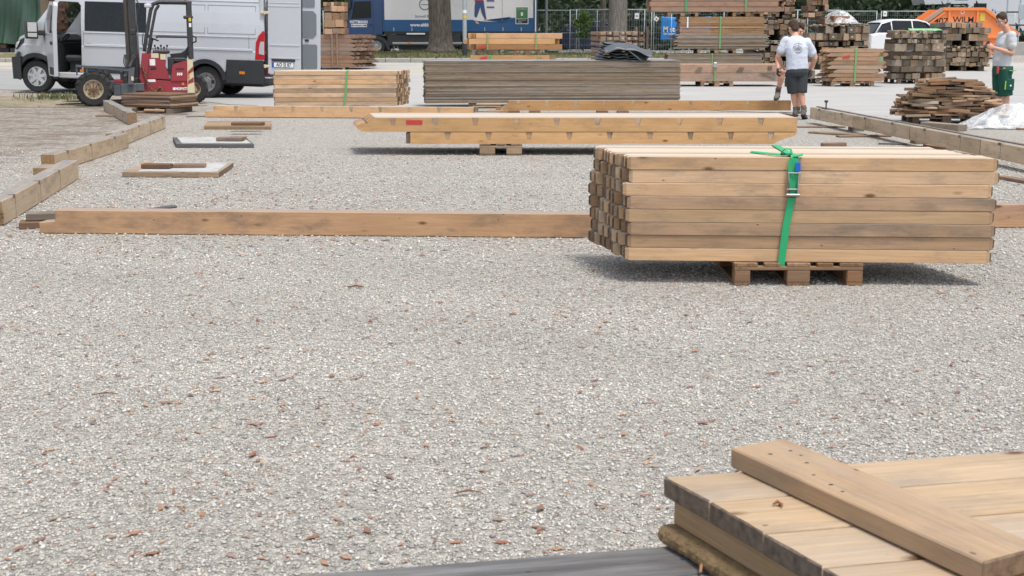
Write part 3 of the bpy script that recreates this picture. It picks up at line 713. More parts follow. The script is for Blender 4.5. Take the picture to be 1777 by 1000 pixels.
# C, D: notched beams of the far side, lying on the ground
pc0, pc1 = G(368, 204), G(822, 207)
Lc = (pc1-pc0).length
notched_beam('notched_beam', 'orange notched beam on the ground in front of the strapped stack near the van', 'beam', pc0, pc1, .195, .16, [.1+.53*k+.35 for k in range(8)], 'spruce_top', [(-.13, 0), (-.13, .1), (.03, .105), (.03, .195)], None, .012, (.95, .93, .9), None, .075, .095)
pd0, pd1 = G(872, 197), G(1372, 197)
notched_beam('notched_beam', 'orange notched beam on the ground in front of the dark plank pile', 'beam', pd0, pd1, .185, .16, [.3+.545*k for k in range(10)], 'spruce_top', [(0, 0), (-.03, .06), (.09, .12), (.12, .185)], None, .055, (.93, .9, .88), None, .075, .095)
for k, (a, s_) in enumerate(((892, 'left'), (1045, 'right'))):
    for j in (0, 1):
        p = G(a+j*36, 198); tag(piece('support_block', None, .22, .2, .055, 'brown', (p.x, p.y+.05, .0275), color=tint()), 'flat wood block under the notched beam before the dark pile, %s' % ['far left one', 'second from left', 'third from left', 'far right one'][k*2+j], 'wood block')
SP = thing('pallet', 'small broken pallet between the two far notched beams', 'pallet', G(847, 195), 0)
for x in (-.24, .2): piece('block', SP, .1, .1, .09, 'used', (x, .05, .045), color=tint())
piece('board', SP, .56, .1, .024, 'used', (-.02, .05, .103), color=tint()); piece('board', SP, .5, .1, .03, 'used', (.0, .2, .13), (0, 0, .1), tint())
piece('board', SP, .42, .12, .04, 'beam_pink', (.2, .0, .02), (0, 0, -.06), tint())

# ------------------------------------------------------------------ long base beams of the hall
def long_beam(label, p0, p1, h, w, mat, zb=0., endl=None, endr=None, color=(1, 1, 1), side=1):
    p0, p1 = Vector(p0), Vector(p1); d = p1-p0; L = d.length
    poly = (endl or [(0, 0), (0, h)])+(endr or [(L, h), (L, 0)])
    # centre the mesh so that the grain runs with x
    b = MB(); b.prism(poly, 0, w*side)
    o = b.build('base_beam', M[mat], None, False, (p0.x, p0.y, zb), (0, 0, math.atan2(d.y, d.x)), True); o.color = (*color, 1)
    bv = o.modifiers.new('edge', 'BEVEL'); bv.width = .005; bv.segments = 1; bv.limit_method = 'ANGLE'
    if mat == 'glulam':        # housings cut into the top edge and the seams below them
        f = -.0015*side
        for k in range(int(L/.9)):
            x = .45+k*.95+.2*math.sin(k*3+L)
            if x > L-.1: break
            b = MB(); b.b2((x-.035, f, h-.03), (x+.035, .05*side, h+.0015)); b.build('housing', M['sleeper'], o)
            b = MB(); b.b2((x+.03, f, .01), (x+.036, .01*side, h-.032)); b.build('seam', M['sleeper'], o)
    return tag(o, label, 'beam')
lb = G(97, 406); rb = G(1040, 414)
long_beam('long reddish base beam lying across the gravel left of the strapped stack', lb, lb+(rb-lb)*1.62, .183, .14, 'beam_pink', .004, [(-.13, 0), (-.13, .085), (-.0, .095), (0, .183)])
o = long_beam('reddish base beam end showing right of the strapped stack', G(1640, 396), G(1640, 396)+Vector((3.2, .05, 0)), .185, .14, 'beam_pink', .004, color=(.9, .85, .85))
b_ = (Vector((-4.141, 10.453, 0)), Vector((-4.606, 13.75, 0)))
def gl(label, pa, pb, h=.2, w=.15, **k): return long_beam(label, pa, pb, h, w, 'glulam', k.get('zb', .006), k.get('endl'), k.get('endr'), k.get('color', (1, 1, 1)), 1)
gl('greyed glued beam at the left edge, nearest of the row on the left', G(8, 392), G(137, 311), .2, .15, endl=[(0, 0), (0, .1), (-.04, .1), (-.04, .2)])
gl('greyed glued beam second from the camera in the left row', G(97, 300), G(224, 257), .2, .15, endl=[(-.3, 0), (-.3, .08), (-.02, .09), (-.02, .2)])
gl('greyed glued beam third from the camera in the left row', G(205, 258), G(288, 223), .2, .15, endl=[(-.2, 0), (-.2, .09), (-.02, .1), (-.02, .2)])
pa, pb = G(222, 217), G(180, 192)
long_beam('grey beam with orange sawn end lying in front of the forklift', pa, pb, .2, .15, 'glulam', .006, color=(.82, .85, .9), side=-1)
# tar-like caps and joint plates on top of the glued beams
ra, rbm = G(1405, 206, .08), G(1777, 287, .08); rd = (rbm-ra)
RB = thing('base_beam', 'long greyed beam raised on blocks running along the right side', 'beam', (ra.x, ra.y, .085), math.degrees(math.atan2(rd.y, rd.x)))
Lr = rd.length*1.55; seg = [0, 2.15, 4.4, 6.6, 8.9, 11.2, Lr]
for i in range(len(seg)-1):
    L = seg[i+1]-seg[i]-.006; 
    for k in range(2):
        x = seg[i]+.5+1.1*k
        if x < seg[i+1]-.1:
            b = MB(); b.b2((x-.04, -.0015, .16), (x+.04, .06, .1915)); b.build('housing', M['sleeper'], RB)
            b = MB(); b.b2((x+.03, -.0015, .01), (x+.037, .01, .158)); b.build('seam', M['sleeper'], RB)
    if L > .3: piece('beam_length', RB, L, .15, .19, 'glulam', ((seg[i]+seg[i+1])/2, .075, .095), (0, 0, random.uniform(-.001, .001)), tint(.92, 1.08), .006)
b = MB(); b.b2((.02, .1, .19), (Lr-.05, .15, .205), .003); b.build('top_strip', M['sleeper'], RB)
b = MB(); b.cyl((.62, .07, .19), (.62, .07, .33), .012, n=8); b.cyl((.62, .07, .30), (.62, .07, .335), .03, n=10); b.b2((.48, .04, .19), (.74, .1, .205), .003); b.build('clamp', M['blackmetal'], RB, 40)
for px, py, lab in ((1592, 250, 'wood block under the right beam nearer the camera'), (1482, 228, 'dark wood block under the right beam behind the boards')):
    p = G(px, py); tag(piece('support_block', None, .2, .24, .08, 'sleeper', (p.x+.06, p.y+.1, .04), color=tint()), lab, 'wood block')
def ground_board(label, px0, py0, px1, py1, w=.12, th=.03, mat='brown', z=0., color=None, name='board'):
    p0, p1 = G(px0, py0), G(px1, py1); d = p1-p0
    o = piece(name, None, d.length, w, th, mat, ((p0.x+p1.x)/2, (p0.y+p1.y)/2+w/2, z+th/2+.002), (0, 0, math.atan2(d.y, d.x)), color or tint()); return tag(o, label, 'board')
# loose boards round the right side
ground_board('brown board on the gravel at the feet of the bending worker', 1345, 199, 1382, 203, .14, .035)
ground_board('long thin board flat on the gravel behind the raised right beam', 1385, 222, 1468, 222, .1, .02)
ground_board('light brown board in front of the dark block under the right beam', 1411, 232, 1500, 238, .2, .03, 'used')
ground_board('brown board lowest of those by the dark block under the right beam', 1455, 239, 1547, 238, .14, .025)
ground_board('short brown block of wood on the gravel above the strapped stack', 1428, 256, 1468, 255, .1, .055, 'redbrown', name='wood_block')
ground_board('dark slat on the gravel above the strapped stack', 1525, 251, 1575, 252, .06, .02, 'sleeper')
ground_board('pale slat on the gravel just above the strapped stack top', 1575, 258, 1612, 257, .08, .02, 'used')
ground_board('reddish board under the right beam above the strapped stack', 1610, 256, 1652, 262, .12, .04, 'redbrown')
ground_board('thin reddish slat sloping on the gravel right of the strapped stack top', 1650, 265, 1700, 272, .06, .02, 'redbrown')
ground_board('small reddish slat on gravel at the right edge beside the right beam', 1742, 312, 1800, 322, .12, .035, 'redbrown')
ground_board('dark square timber in front of the loose wood pile', 1608, 223, 1674, 229, .2, .1, 'dark_plank', name='square_timber')
ground_board('short board end at the right edge beyond the clear plastic', 1768, 226, 1800, 226, .12, .03, 'redbrown')
ground_board('wood block at the left end of the long reddish beam, lower one', 28, 399, 80, 397, .16, .055, 'brown', name='wood_block')
ground_board('wood block on top of the other at the left end of the long reddish beam', 42, 397, 98, 395, .14, .06, 'sleeper', .058, name='wood_block')
ground_board('grey slat lying behind the long reddish beam at left', 232, 371, 302, 361, .07, .02, 'grey_deck')
ground_board('thin dark slat left of the far orange notched beam', 322, 204, 360, 203, .07, .02, 'sleeper')
ground_board('dark reddish board under the grey beam by the forklift', 165, 203, 205, 203, .16, .03, 'redbrown')
ground_board('dark slat on the gravel right of the board stack by the forklift', 282, 199, 325, 199, .08, .015, 'sleeper')
# panels lying on the gravel with pieces of plank on them
M['panel_white'] = paint('chipped_white', (.42, .42, .41), .7, 0, .95, (.24, .19, .14), 6.)
def panel(label, fl, fr, depth, th, mat, patch, skew=0., color=None, yaw=None):
    p0, p1 = G(*fl), G(*fr); d = p1-p0; W = d.length
    t = thing('wooden_panel', label, 'panel', (p0.x, p0.y, .004), math.degrees(math.atan2(d.y, d.x)))
    n = 4; w = depth/n
    for k in range(n):
        y0, y1 = w*k, w*(k+1)-.002; a0, a1 = skew*y0/depth, skew*y1/depth; e = .004; L_ = W
        def lp(z, e): return [(a0+e-W/2, y0+e, z), (a0+L_-e-W/2, y0+e, z), (a1+L_-e-W/2, y1-e, z), (a1+e-W/2, y1-e, z)]
        b = MB(); b.loft([lp(0, e), lp(e, 0), lp(th-e, 0), lp(th, e)], True, True); o = b.build('plank', M[mat], t, False, (W/2, 0, 0), (0, 0, 0), True); o.color = (*(color or tint(.9, 1.1)), 1)
    if patch:
        b = MB(); a, c, e_, f_ = patch; b.prism([(0, th+.001), (0, th+.004), (1, th+.004), (1, th+.001)], 0, 1)
        pts = [(a+.03, e_), (a+(c-a)*.3, e_+.02), (c-.06, e_), (c, e_+.05), (c-.02, f_-.03), (c-.1, f_), (a+.1, f_-.015), (a, f_-.06), (a+.02, e_+.08)]
        b = MB(); m = len(pts); b.v = [(x+skew*y/depth, y, th+.003) for x, y in pts]; b.f = [list(range(m))]; b.build('white_paint_patch', M['panel_white'], t)
    return t
panel('wooden panel with a white top lying nearest on the left gravel', (212, 308), (380, 309), 1.05, .055, 'used', (.14, 1.03, .02, 1.03), -.12)
panel('grey wooden panel with a chipped white top behind the nearest one', (306, 257), (441, 257), 1.1, .052, 'grey_deck', (.06, 1.02, .04, 1.08), -.33)
panel('weathered wooden panel below the far orange notched beam at left', (354, 225), (471, 225), 1.2, .05, 'used', None, -.22)
def on_board(label, px, py, L, w, th, mat, z, rz=0.):
    p = G(px, py, z); return tag(piece('plank_piece', None, L, w, th, mat, (p.x, p.y+w/2, z+th/2+.005), (0, 0, rz), tint(.8, 1.)), label, 'plank')
on_board('dark brown plank piece at left on the nearest white topped panel', 270, 294, .32, .14, .05, 'brown', .06, -.05)
on_board('lighter brown plank piece at right on the nearest white topped panel', 327, 292, .35, .13, .042, 'redbrown', .06, .08)
on_board('dark plank piece on the grey panel, upper one', 398, 246, .36, .16, .05, 'brown', .057, -.12)
on_board('short reddish plank piece on the grey panel', 412, 243, .24, .1, .04, 'redbrown', .057, .1)
for k, lab in enumerate(('lowest', 'middle', 'top')): on_board('brown plank on the far weathered panel, %s of a stack of three' % lab, 429-k*1, 218, .52-.03*k, .16, .042, 'brown' if k else 'sleeper', .055+.043*k, .02*k)
# board stack beside the forklift
p = G(262, 197); BS = thing('board_stack', 'short stack of brown boards beside the red forklift', 'board stack', (p.x, p.y, 0), -24)
for k in range(7):
    piece('board', BS, 1.16+random.uniform(-.05, .05), .82+random.uniform(-.03, .05), .034, 'redbrown' if k % 2 else 'brown', (-.12+random.uniform(-.03, .03), .42, .125+.0365*k), (0, 0, random.uniform(-.03, .03)), tint(.8, 1.15), .004)
for k, x in enumerate((-.38, .12, .34)): piece('bearer', BS, .9, .1, .09, 'sleeper', (x, .42, .05), (0, 0, math.pi/2+.1*k), tint())
piece('bearer', BS, .6, .1, .04, 'redbrown', (.02, .02, .02), (0, 0, .2), (1.3, 1.25, 1.2)); piece('bearer', BS, .45, .12, .04, 'spruce_top', (.12, .0, .062), (0, 0, .12), (.8, .8, .8))
# ------------------------------------------------------------------ E: second strapped beam stack, near the van
Ye = 24.643
E0 = Vector((XD(583, Ye, .4), Ye, 0))
pallet('wooden pallet under the beam stack near the van rear', (E0.x+.1, Ye-.02, 0), 0)
SE = bundle('timber_stack', 'stack of light planed beams with thin green strap below the van rear doors', (E0.x, Ye, .147), 3.5, 2.32, 8, 8, .098, .082, 'spruce', None, .02, .2, .03,
            [(.9, .88, .86), (.78, .75, .73), (.95, .92, .9), (.62, .6, .59), (1, .97, .94), (1.02, .95, .88), (1, .97, .94), (.98, .95, .92)], 9, gap=.003)
band(SE, (603-583)/92., 0, 8*.082, -.006, .79, .042, 'pale_strap', -.07)
# ------------------------------------------------------------------ F: big pile of dark planks
pF0, pF1 = G(738, 189), G(1180, 186.5); dF = pF1-pF0; LF = dF.length
for k, lab in ((.18, 'left'), (.5, 'middle'), (.82, 'right')):
    p = pF0+dF*k; tag(piece('support_block', None, 1.0, .14, .10, 'sleeper', (p.x, p.y+.55, .05), (0, 0, math.pi/2), tint()), 'dark bearer under the big dark plank pile, %s one' % lab, 'wood block')
SF = thing('plank_pile', 'long pile of dark weathered planks in the middle distance', 'plank pile', (pF0.x, pF0.y, .105), math.degrees(math.atan2(dF.y, dF.x)))
nl = 27; th = .0305
for k in range(nl):
    for j in range(4):
        w = .27; sag = .0
        piece('plank', SF, LF+random.choice((-.03, -.015, 0., .02)), w-.004, th-random.choice((.0015, .0025, .004)), 'dark_plank', (LF/2+random.uniform(-.014, .014), w*(j+.5)+(random.uniform(-.012, .006) if j == 0 else 0), th*(k+.5)), (0, random.uniform(-.0007, .0007), random.uniform(-.003, .003)), tint(.9, 1.1, .05), .002)
piece('cover_sheet', SF, LF-.02, 1.06, .012, 'grey_deck', (LF/2, .55, nl*th+.012), (0, 0, 0), (2.6, 2.6, 2.55), .003)
# folded tarpaulin on the far edge of the pile
def tarp_bundle():
    p = pF0+dF*.77; t = thing('tarpaulin_bundle', 'folded dark grey tarpaulin lying on the dark plank pile', 'tarpaulin', (p.x, p.y+.5, .105+nl*th+.02), 2)
    t.location.z -= .03
    for k in range(6):
        n = 26; rings = []; w = .56-.045*k; z = .02+.05*k
        for i in range(n+1):
            x = -.52+.98*i/n+.02*k; s = math.sin(i*.9+k*1.7)*.012
            lift = (.10*sst(.25, -.5, x)+.0)*(.3+k*.18)-.05*float(sst(.1, .5, x))*k*.5
            tk = .024+.008*math.sin(i*.6+k)
            e = .35+.65*float(sst(-.52, -.4, x))
            rings.append([(x+.05*math.sin(a)*0, w*e*math.cos(a)*.9+.03*math.sin(k*3), z+float(lift)+tk*math.sin(a)*1.25+s) for a in [2*math.pi*q/12 for q in range(12)]])
        b = MB(); b.loft(rings, True, True); b.build('fold', M['tarp_grey'], t, True, fix=True)
    b = MB(); n = 30; m = 14
    for i in range(n+1):
        for j in range(m+1):
            x = -.40+.98*i/n; y = -.56+1.05*j/m
            z = .36-.03*x-.12*float(sst(.1, .55, x))-.5*max(0, -y-.32)**1.3*1.5+.012*math.sin(x*14+y*5)+.01*math.sin(y*22+x*3)+.06*float(sst(-.1, -.4, x))*-1
            b.v.append((x, y, z))
    b.f = [[i*(m+1)+j, (i+1)*(m+1)+j, (i+1)*(m+1)+j+1, i*(m+1)+j+1] for i in range(n) for j in range(m)]
    o = b.build('top_fold', M['tarp_grey'], t, True); so = o.modifiers.new('s', 'SOLIDIFY'); so.thickness = .008
    b = MB(); b.tube([(.0, -.5, .30), (.12, -.56, .2), (.25, -.6, .1), (.34, -.6, .03)], .007, 6); b.build('cord', M['grey_trim'], t, True)
M['tarp_grey'] = paint('grey_tarpaulin', (.075, .085, .095), .45, 0, .25, (.16, .165, .17), 9., .5)
tarp_bundle()

# ------------------------------------------------------------------ stacks standing in the lane behind
def stack_at(px, py_base, **k):
    return G(px, py_base)
def endstack(name, label, loc, rz, W, Hh, D, cell, mat, seed, group=None, tints=None, holes=False, skip=.11, jd=.09):
    """stack seen from the ends of its timbers: W across, D long (away)"""
    rs = random.Random(seed); t = thing(name, label, 'timber stack', loc, rz, group); z = 0.; k = 0
    while z < Hh-.03:
        h = min(rs.choice(cell), Hh-z); x = -W/2+rs.uniform(0, .03); wmul = rs.choice((.9, 1., 1.25))
        while x < W/2-.05:
            w = min(h*wmul*rs.uniform(.85, 1.3), W/2-x)
            if rs.random() > skip and w > .05:
                v = rs.choice((.6, .85, 1., 1.15, 1.5))*rs.uniform(.85, 1.15); kk = rs.uniform(-.05, .16); dy = rs.uniform(-jd, jd*.4); L = D+rs.uniform(-.1, .1)
                o = piece('timber', t, round(L, 1), round(w, 2)-.006, round(h, 2)-.006, mat, (x+w/2, D/2+dy, z+h/2), (0, rs.uniform(-.03, .03), math.pi/2+rs.uniform(-.012, .012)), (v*(1+kk), v, v*(1-kk)), .008)
                if holes and rs.random() < holes:
                    b = MB(); b.cyl((x+w/2, -.004+dy+(D-round(L, 1))/2, z+h/2), (x+w/2, .004+dy+(D-round(L, 1))/2, z+h/2), h*.17, n=8); b.build('bolt_end', M['holes'], t)
            x += w
        z += h
        if rs.random() < .22 and z < Hh-.2:
            piece('spacer', t, W, .07, .035, 'used', (0, .2, z+.0175), color=tint(.7, 1.)); z += .036
    return t
M['holes'] = flat('pale_dowel', (.42, .38, .33))
# P1: two bundles on pallets left of the middle
Y1 = 40.
X1 = XD(893, Y1, 1.)
TZ1 = TZ(X1, Y1)
pallet('pallet under the lower banded beam bundle beside the lamp post', (X1-.3, Y1, TZ1), 0); 
S1 = bundle('timber_stack', 'lower bundle of orange beams with green bands behind the dark pile', (X1-.05, Y1, TZ1+.147), 0, 2.42, 4, 6, .16, .162, 'spruce_top', None, .16, 0, .03, [(.85, .82, .78), (.8, .75, .7), (1, .95, .9), (.92, .86, .8)], 21, gap=.006)
zt = 4*.162
for px in (851, 934): band(S1, XD(px, Y1, .9)-X1+.05, 0, zt, -.012, .96, .04, 'green_strap' if px < 900 else 'pale_strap')
b = MB(); b.prism([(0, 0), (.02, .07), (.24, .12), (.23, .05)], -.012, -.006); b.build('red_mark', M['red_mark'], S1, False, (XD(832, Y1, .8)-X1+.05, 0, zt-.15))
zz = TZ1+.147+zt+.012
for px, lab in ((842, 'left'), (915, 'right')): pallet('pallet between the two banded bundles, %s one' % lab, (XD(px, Y1, .9), Y1+.02, zz), 0, .8, 1.0, 'pallet' if px > 900 else 'sleeper')
S1b = bundle('timber_stack', 'upper bundle of orange beams with red mark and green bands beside the lamp post', (X1+.02, Y1, zz+.147), 0, 2.62, 3, 6, .16, .165, 'spruce_top', None, .13, 0, -.03, [(.72, .62, .56), (.98, .92, .86), (.9, .85, .8)], 22, gap=.006)
for px in (846, 930): band(S1b, XD(px, Y1, 1.4)-X1-.02, 0, 3*.165, -.012, .96, .04, 'pale_strap')
b = MB(); b.prism([(0, .02), (.06, .08), (.3, .1), (.25, .03)], -.02, -.008); b.build('red_mark', M['red_mark'], S1b, False, (XD(828, Y1, 1.2)-X1-.02, 0, .02))
# P2: bolted beam ends
Y2 = 42.; X2 = XD(1080, Y2, 1.); z2 = TZ(X2, Y2)
S2 = thing('timber_stack', 'stack of reddish beam ends with pale bolt holes behind the folded tarpaulin', 'timber stack', (X2, Y2, z2+.1), 4)
rs = random.Random(4)
for r in range(8):
    for c in range(7):
        cw, ch = .205, .17; x = (c-3)*cw
        piece('timber', S2, 2.4, cw-.02, ch-.07 if (r+c) % 3 else ch-.03, 'redbrown', (x, 1.2+rs.uniform(-.06, .05), r*ch+ch/2+.05), (0, 0, math.pi/2), tint(.7, 1.2), .01)
        if r > 2 and rs.random() < .5:
            b = MB(); b.lathe([(0, -.012), (.035, -.012), (.04, 0.)], (x, -.075, r*ch+ch/2+.06), (0, 1, 0), 10); b.build('bolt_end', M['holes'], S2)
    if r % 2: piece('spacer', S2, 1.5, .08, .05, 'brown', (0, .1, r*.17-.0), (0, 0, 0), tint(.6, .9))
piece('side_board', S2, 1.5, .16, .06, 'redbrown', (.80, .06, .78), (0, math.pi/2, 0), (1, .95, .92))
piece('side_board', S2, 1.5, .16, .06, 'redbrown', (.80, 2.2, .78), (0, math.pi/2, 0), (1, .95, .92))
for x in (-.55, .55): piece('bearer', S2, 2.2, .1, .1, 'sleeper', (x, 1.2, -.01), (0, 0, math.pi/2), tint())

# P4: tower of planks and beams
Y4 = 41.; zt4 = TZ(0, Y4)
X4 = XD(1242, Y4, .8)
pallet('pallet under the lowest dark planks of the tall plank tower', (X4, Y4, zt4), 0)
S4b = bundle('plank_stack', 'low dark plank stack at the bottom of the tall plank tower', (X4, Y4, zt4+.147), 0, 2.95, 16, 4, .27, .042, 'dark_plank', None, .05, 0, .0, [(.9, .88, .86), (1.1, 1.08, 1.05), (.8, .8, .8)], 31, part='plank', gap=.006)
band(S4b, XD(1236, Y4, .8)-X4, 0, 16*.042, -.012, 1.08, .04)
zc = zt4+.147+16*.042
pallet('pallet in the middle of the tall plank tower', (XD(1244, Y4, 1.), Y4+.02, zc+.002), 0, 1.2, .9, 'used')
X4c = XD(1252, Y4, 1.2)
S4c = bundle('plank_stack', 'dark grey weathered planks in the tall plank tower', (X4c, Y4, zc+.15), 0, 2.85, 11, 4, .27, .04, 'dark_plank', None, .07, 0, 0, [(1.15, 1.15, 1.15), (.95, .95, .95), (1.3, 1.28, 1.25)], 32, part='plank', gap=.006)
S4d = bundle('plank_stack', 'orange brown planks above the grey ones in the tall plank tower', (X4c, Y4, zc+.15+.44), 0, 2.62, 14, 4, .27, .038, 'used', None, .03, 0, 0, [(1.2, 1.02, .82), (1.1, .95, .78), (1.25, 1.08, .9)], 33, part='plank', gap=.005)
band(S4d, XD(1250, Y4, 1.6)-X4c, -.44, 14*.038, -.014, 1.08, .05)
b = MB(); strap_ribbon(b, [(XD(1193, Y4, 1.6)-X4c, -.016, .53), (XD(1193, Y4, 1.6)-X4c, -.02, .2)], .045); b.build('strap_tail', M['white_flat'], S4d)
ze = zc+.15+.44+14*.038
for px, lab, mt in ((1185, 'left', 'used'), (1298, 'right', 'pallet')): pallet('pallet under the top beams of the tall plank tower, %s one' % lab, (XD(px, Y4, 1.9), Y4+.02, ze+.002), 0, .95, 1.0, mt)
S4e = bundle('timber_stack', 'brown beams with green bands at the top of the tall plank tower', (XD(1241, Y4, 2.2), Y4, ze+.15), 0, 3.95, 4, 5, .2, .155, 'redbrown', None, .1, 0, 0, [(1.05, 1, .95), (1.15, 1.05, 1.), (.95, .92, .9)], 34, gap=.006)
for px in (1190, 1294): band(S4e, XD(px, Y4, 2.2)-XD(1241, Y4, 2.2), 0, 4*.155, -.014, 1., .05, 'green_strap' if px < 1200 else 'pale_strap')
# light sheets on the ground behind
for px, py, lab in ((1196, 93, 'left'), (1213, 92, 'right')):
    p = G(px, py); tag(MB().box((0, 0, 0), (.75, .5, .03), .004).build('white_sheet', M['white_soft'], None, False, (p.x, p.y, p.z+.03), (0, 0, .3)), 'white board lying on the ground beyond the tall plank tower, %s one' % lab, 'board')
# P4a: big beams with wedge cuts
p = G(1262, 151); X4a, Y4a = p.x, p.y
for px, lab in ((1245, 'left'), ): pallet('pallet under the reddish beams with wedge cuts', (XD(1244, Y4a), Y4a, p.z), 0, .9, 1.1, 'redbrown')
S4a = bundle('timber_stack', 'pale reddish squared beams with wedge cuts lying on a pallet before the tall tower', (X4a-.1, Y4a, p.z+.147), 0, 3.25, 2, 5, .24, .235, 'redbrown', None, .03, 0, 0, [(1.28, 1.2, 1.12), (1.35, 1.28, 1.2)], 41, gap=.006)
for px, z in ((1213, .4), (1285, .4)):
    b = MB(); b.prism([(-.12, -.06), (-.02, .06), (.1, .05), (.06, -.05)], -.006, .0); b.build('wedge_cut', M['sleeper'], S4a, False, (XD(px, Y4a, .5)-X4a+.1, -.006, .33))
b = MB(); b.prism([(-.36, .235), (.1, .06), (.1, .235)], -.006, 0); b.build('wedge_cut', M['sleeper'], S4a, False, (1.32, -.004, .0))
b = MB(); b.b2((-.06, -.006, .32), (.06, 0, .42)); b.build('mortise', M['sleeper'], S4a, False, (XD(1336, Y4a, .5)-X4a+.1, -.004, 0))
band(S4a, XD(1241, Y4a, .5)-X4a+.1, 0, .47, -.012, 1.2, .04)
b = MB(); b.b2((-.05, -.05, .38), (.05, -.014, .52), .01); b.cyl((-.07, -.035, .42), (.07, -.035, .42), .015, n=8); b.build('ratchet', M['steel'], S4a, False, (XD(1241, Y4a, .5)-X4a+.1, 0, 0))
# P5: dark sleeper stacks behind the workers
Y5 = 43.5; z5 = TZ(0, Y5); X5 = XD(1362, Y5, 1.)
endstack('timber_stack', 'tall stack of dark old timbers behind the bending workers', (X5, Y5, z5+.12), 3, 1.75, 1.02, 2.4, (.16, .2, .24), 'sleeper', 51, tints=None)
for x in (-.6, .6): tag(piece('bearer_timber', None, 2.2, .16, .115, 'sleeper', (X5+x, Y5+1.2, z5+.0585), (0, 0, math.pi/2), tint()), 'dark bearer under the old timber stack behind the workers, %s one' % ('left' if x < 0 else 'right'), 'wood block')
b = MB(); b.b2((-.88, 0, 0), (.9, 2.2, .02), .004); tag(b.build('green_board', flat('pale_green', (.30, .52, .42)), None, False, (X5-.1, Y5, z5+1.15), (0, 0, R(3))), 'pale green sheet between the old timber stacks behind the workers', 'sheet')
endstack('timber_stack', 'upper stack of bored old timbers above the pale green sheet', (X5-.15, Y5, z5+1.175), 3, 1.65, .68, 2.2, (.15, .2), 'sleeper', 52, holes=.4)
endstack('timber_stack', 'topmost brown beams above the bored old timbers', (X5-.3, Y5+.1, z5+1.9), 3, 1.2, .75, 2.2, (.1, .16), 'redbrown', 53)
# O2 tall stack with plastic on top
p2 = G(1452, 146); z2 = p2.z
pallet('pallet under the tall stack of old timbers topped with plastic', (p2.x, p2.y, z2), 0, 1.2, 1.2, 'sleeper')
endstack('timber_stack', 'lower half of the tall old timber stack topped with clear plastic', (p2.x-.02, p2.y, z2+.15), -2, 1.78, .92, 1.2, (.2, .24), 'sleeper', 61)
endstack('timber_stack', 'upper half of the tall old timber stack under the clear plastic', (p2.x+.02, p2.y, z2+1.085), -2, 1.74, .62, 1.2, (.13, .2), 'sleeper', 62, holes=.25)
endstack('timber_stack', 'brown timbers left of the clear plastic on the tall stack', (p2.x-.62, p2.y+.1, z2+1.72), -2, .6, .8, 1.0, (.13, .16), 'redbrown', 63)
# O1 pointed slats
p1 = G(1483, 151)
pallet('pallet under the banded bundle of pointed red-brown beams', (p1.x-.05, p1.y, p1.z), 2, 1.2, 1., 'redbrown')
SO1 = thing('timber_stack', 'banded bundle of red-brown beams with pointed ends on a pallet', 'timber stack', (p1.x, p1.y, p1.z+.147), 0)
rs = random.Random(8)
for r in range(8):
    for c in range(6):
        L = 1.45+.2*math.sin(r*2.1+c*1.3)+rs.uniform(-.06, .06); h = .112; e = .10
        b = MB(); b.prism([(-L/2, .01), (-L/2-.02, .04), (-L/2+e, h-.004), (L/2-.02, h-.004), (L/2+.03, h*.5), (L/2-.07, .004)], 0, .118)
        o = b.build('beam', M['redbrown'], SO1, False, (rs.uniform(-.1, .1)-.02*c, .12*c, r*h)); o.color = (*[a*c_ for a, c_ in zip(tint(1.0, 1.4, .05), (1.12, 1.1, .98))], 1)
band(SO1, XD(1485, p1.y, .8)-p1.x, -.02, 8*.112, -.014, .74, .05)
b = MB(); b.prism([(0, 0), (.02, .07), (.2, .1), (.2, .03)], -.012, -.006); b.build('red_mark', M['red_mark'], SO1, False, (XD(1462, p1.y, .8)-p1.x, 0, .62))
# O3 two tier stack
p3 = G(1592, 146)
pallet('pallet under the two tier stack of sawn blocks', (p3.x, p3.y, p3.z), 3, 1.2, 1.2, 'sleeper')
endstack('timber_stack', 'lower tier of old sawn blocks left of the dark timber stack', (p3.x, p3.y, p3.z+.15), 3, 1.62, .66, .8, (.13, .16, .2), 'dark_plank', 71, skip=.1)
piece_ = tag(piece('square_timber', None, 1.6, .3, .12, 'sleeper', (p3.x, p3.y+.2, p3.z+.15+.72), (0, 0, .05), tint()), 'long dark timber between the two tiers of sawn blocks', 'timber')
tag(piece('square_timber', None, 1.6, .3, .12, 'sleeper', (p3.x, p3.y+.62, p3.z+.15+.72), (0, 0, .05), tint()), 'far dark timber between the two tiers of sawn blocks', 'timber')
endstack('timber_stack', 'upper tier of old sawn blocks with pale dowels', (p3.x, p3.y, p3.z+.94), 3, 1.56, .6, .8, (.22, .2, .12), 'dark_plank', 72, holes=.3, skip=.03)
b = MB(); n = 12
for i in range(n+1):
    for j in range(5): b.v.append((-.3+.95*i/n, -.04+.22*j, .012*math.sin(i*1.3+j)+(-.05 if j == 0 else 0)))
b.f = [[i*5+j, (i+1)*5+j, (i+1)*5+j+1, i*5+j+1] for i in range(n) for j in range(4)]
tag(b.build('green_sheet', flat('green_film', (.22, .5, .25)), None, True, (p3.x-.02, p3.y, p3.z+1.58)), 'pale green sheet on top of the sawn block stack', 'sheet')
b = MB(); n = 14
for i in range(n+1):
    for j in range(9): b.v.append((-.25+1.3*i/n, .18*j-.2, .95-.1*(j-4)**2*.05-.25*abs(i/n-.3)+.02*math.sin(i*2+j*3)-(.35 if j in (0, 8) else 0)))
b.f = [[i*9+j, (i+1)*9+j, (i+1)*9+j+1, i*9+j+1] for i in range(n) for j in range(8)]
p = G(1515, 140); tag(b.build('green_net', paint('green_net', (.08, .22, .12), .8, 0, .5, (.03, .08, .05), 12.), None, True, (p.x+.2, p.y+2, p.z-.1)), 'green netting heap between the pointed beams and the sawn blocks', 'net')
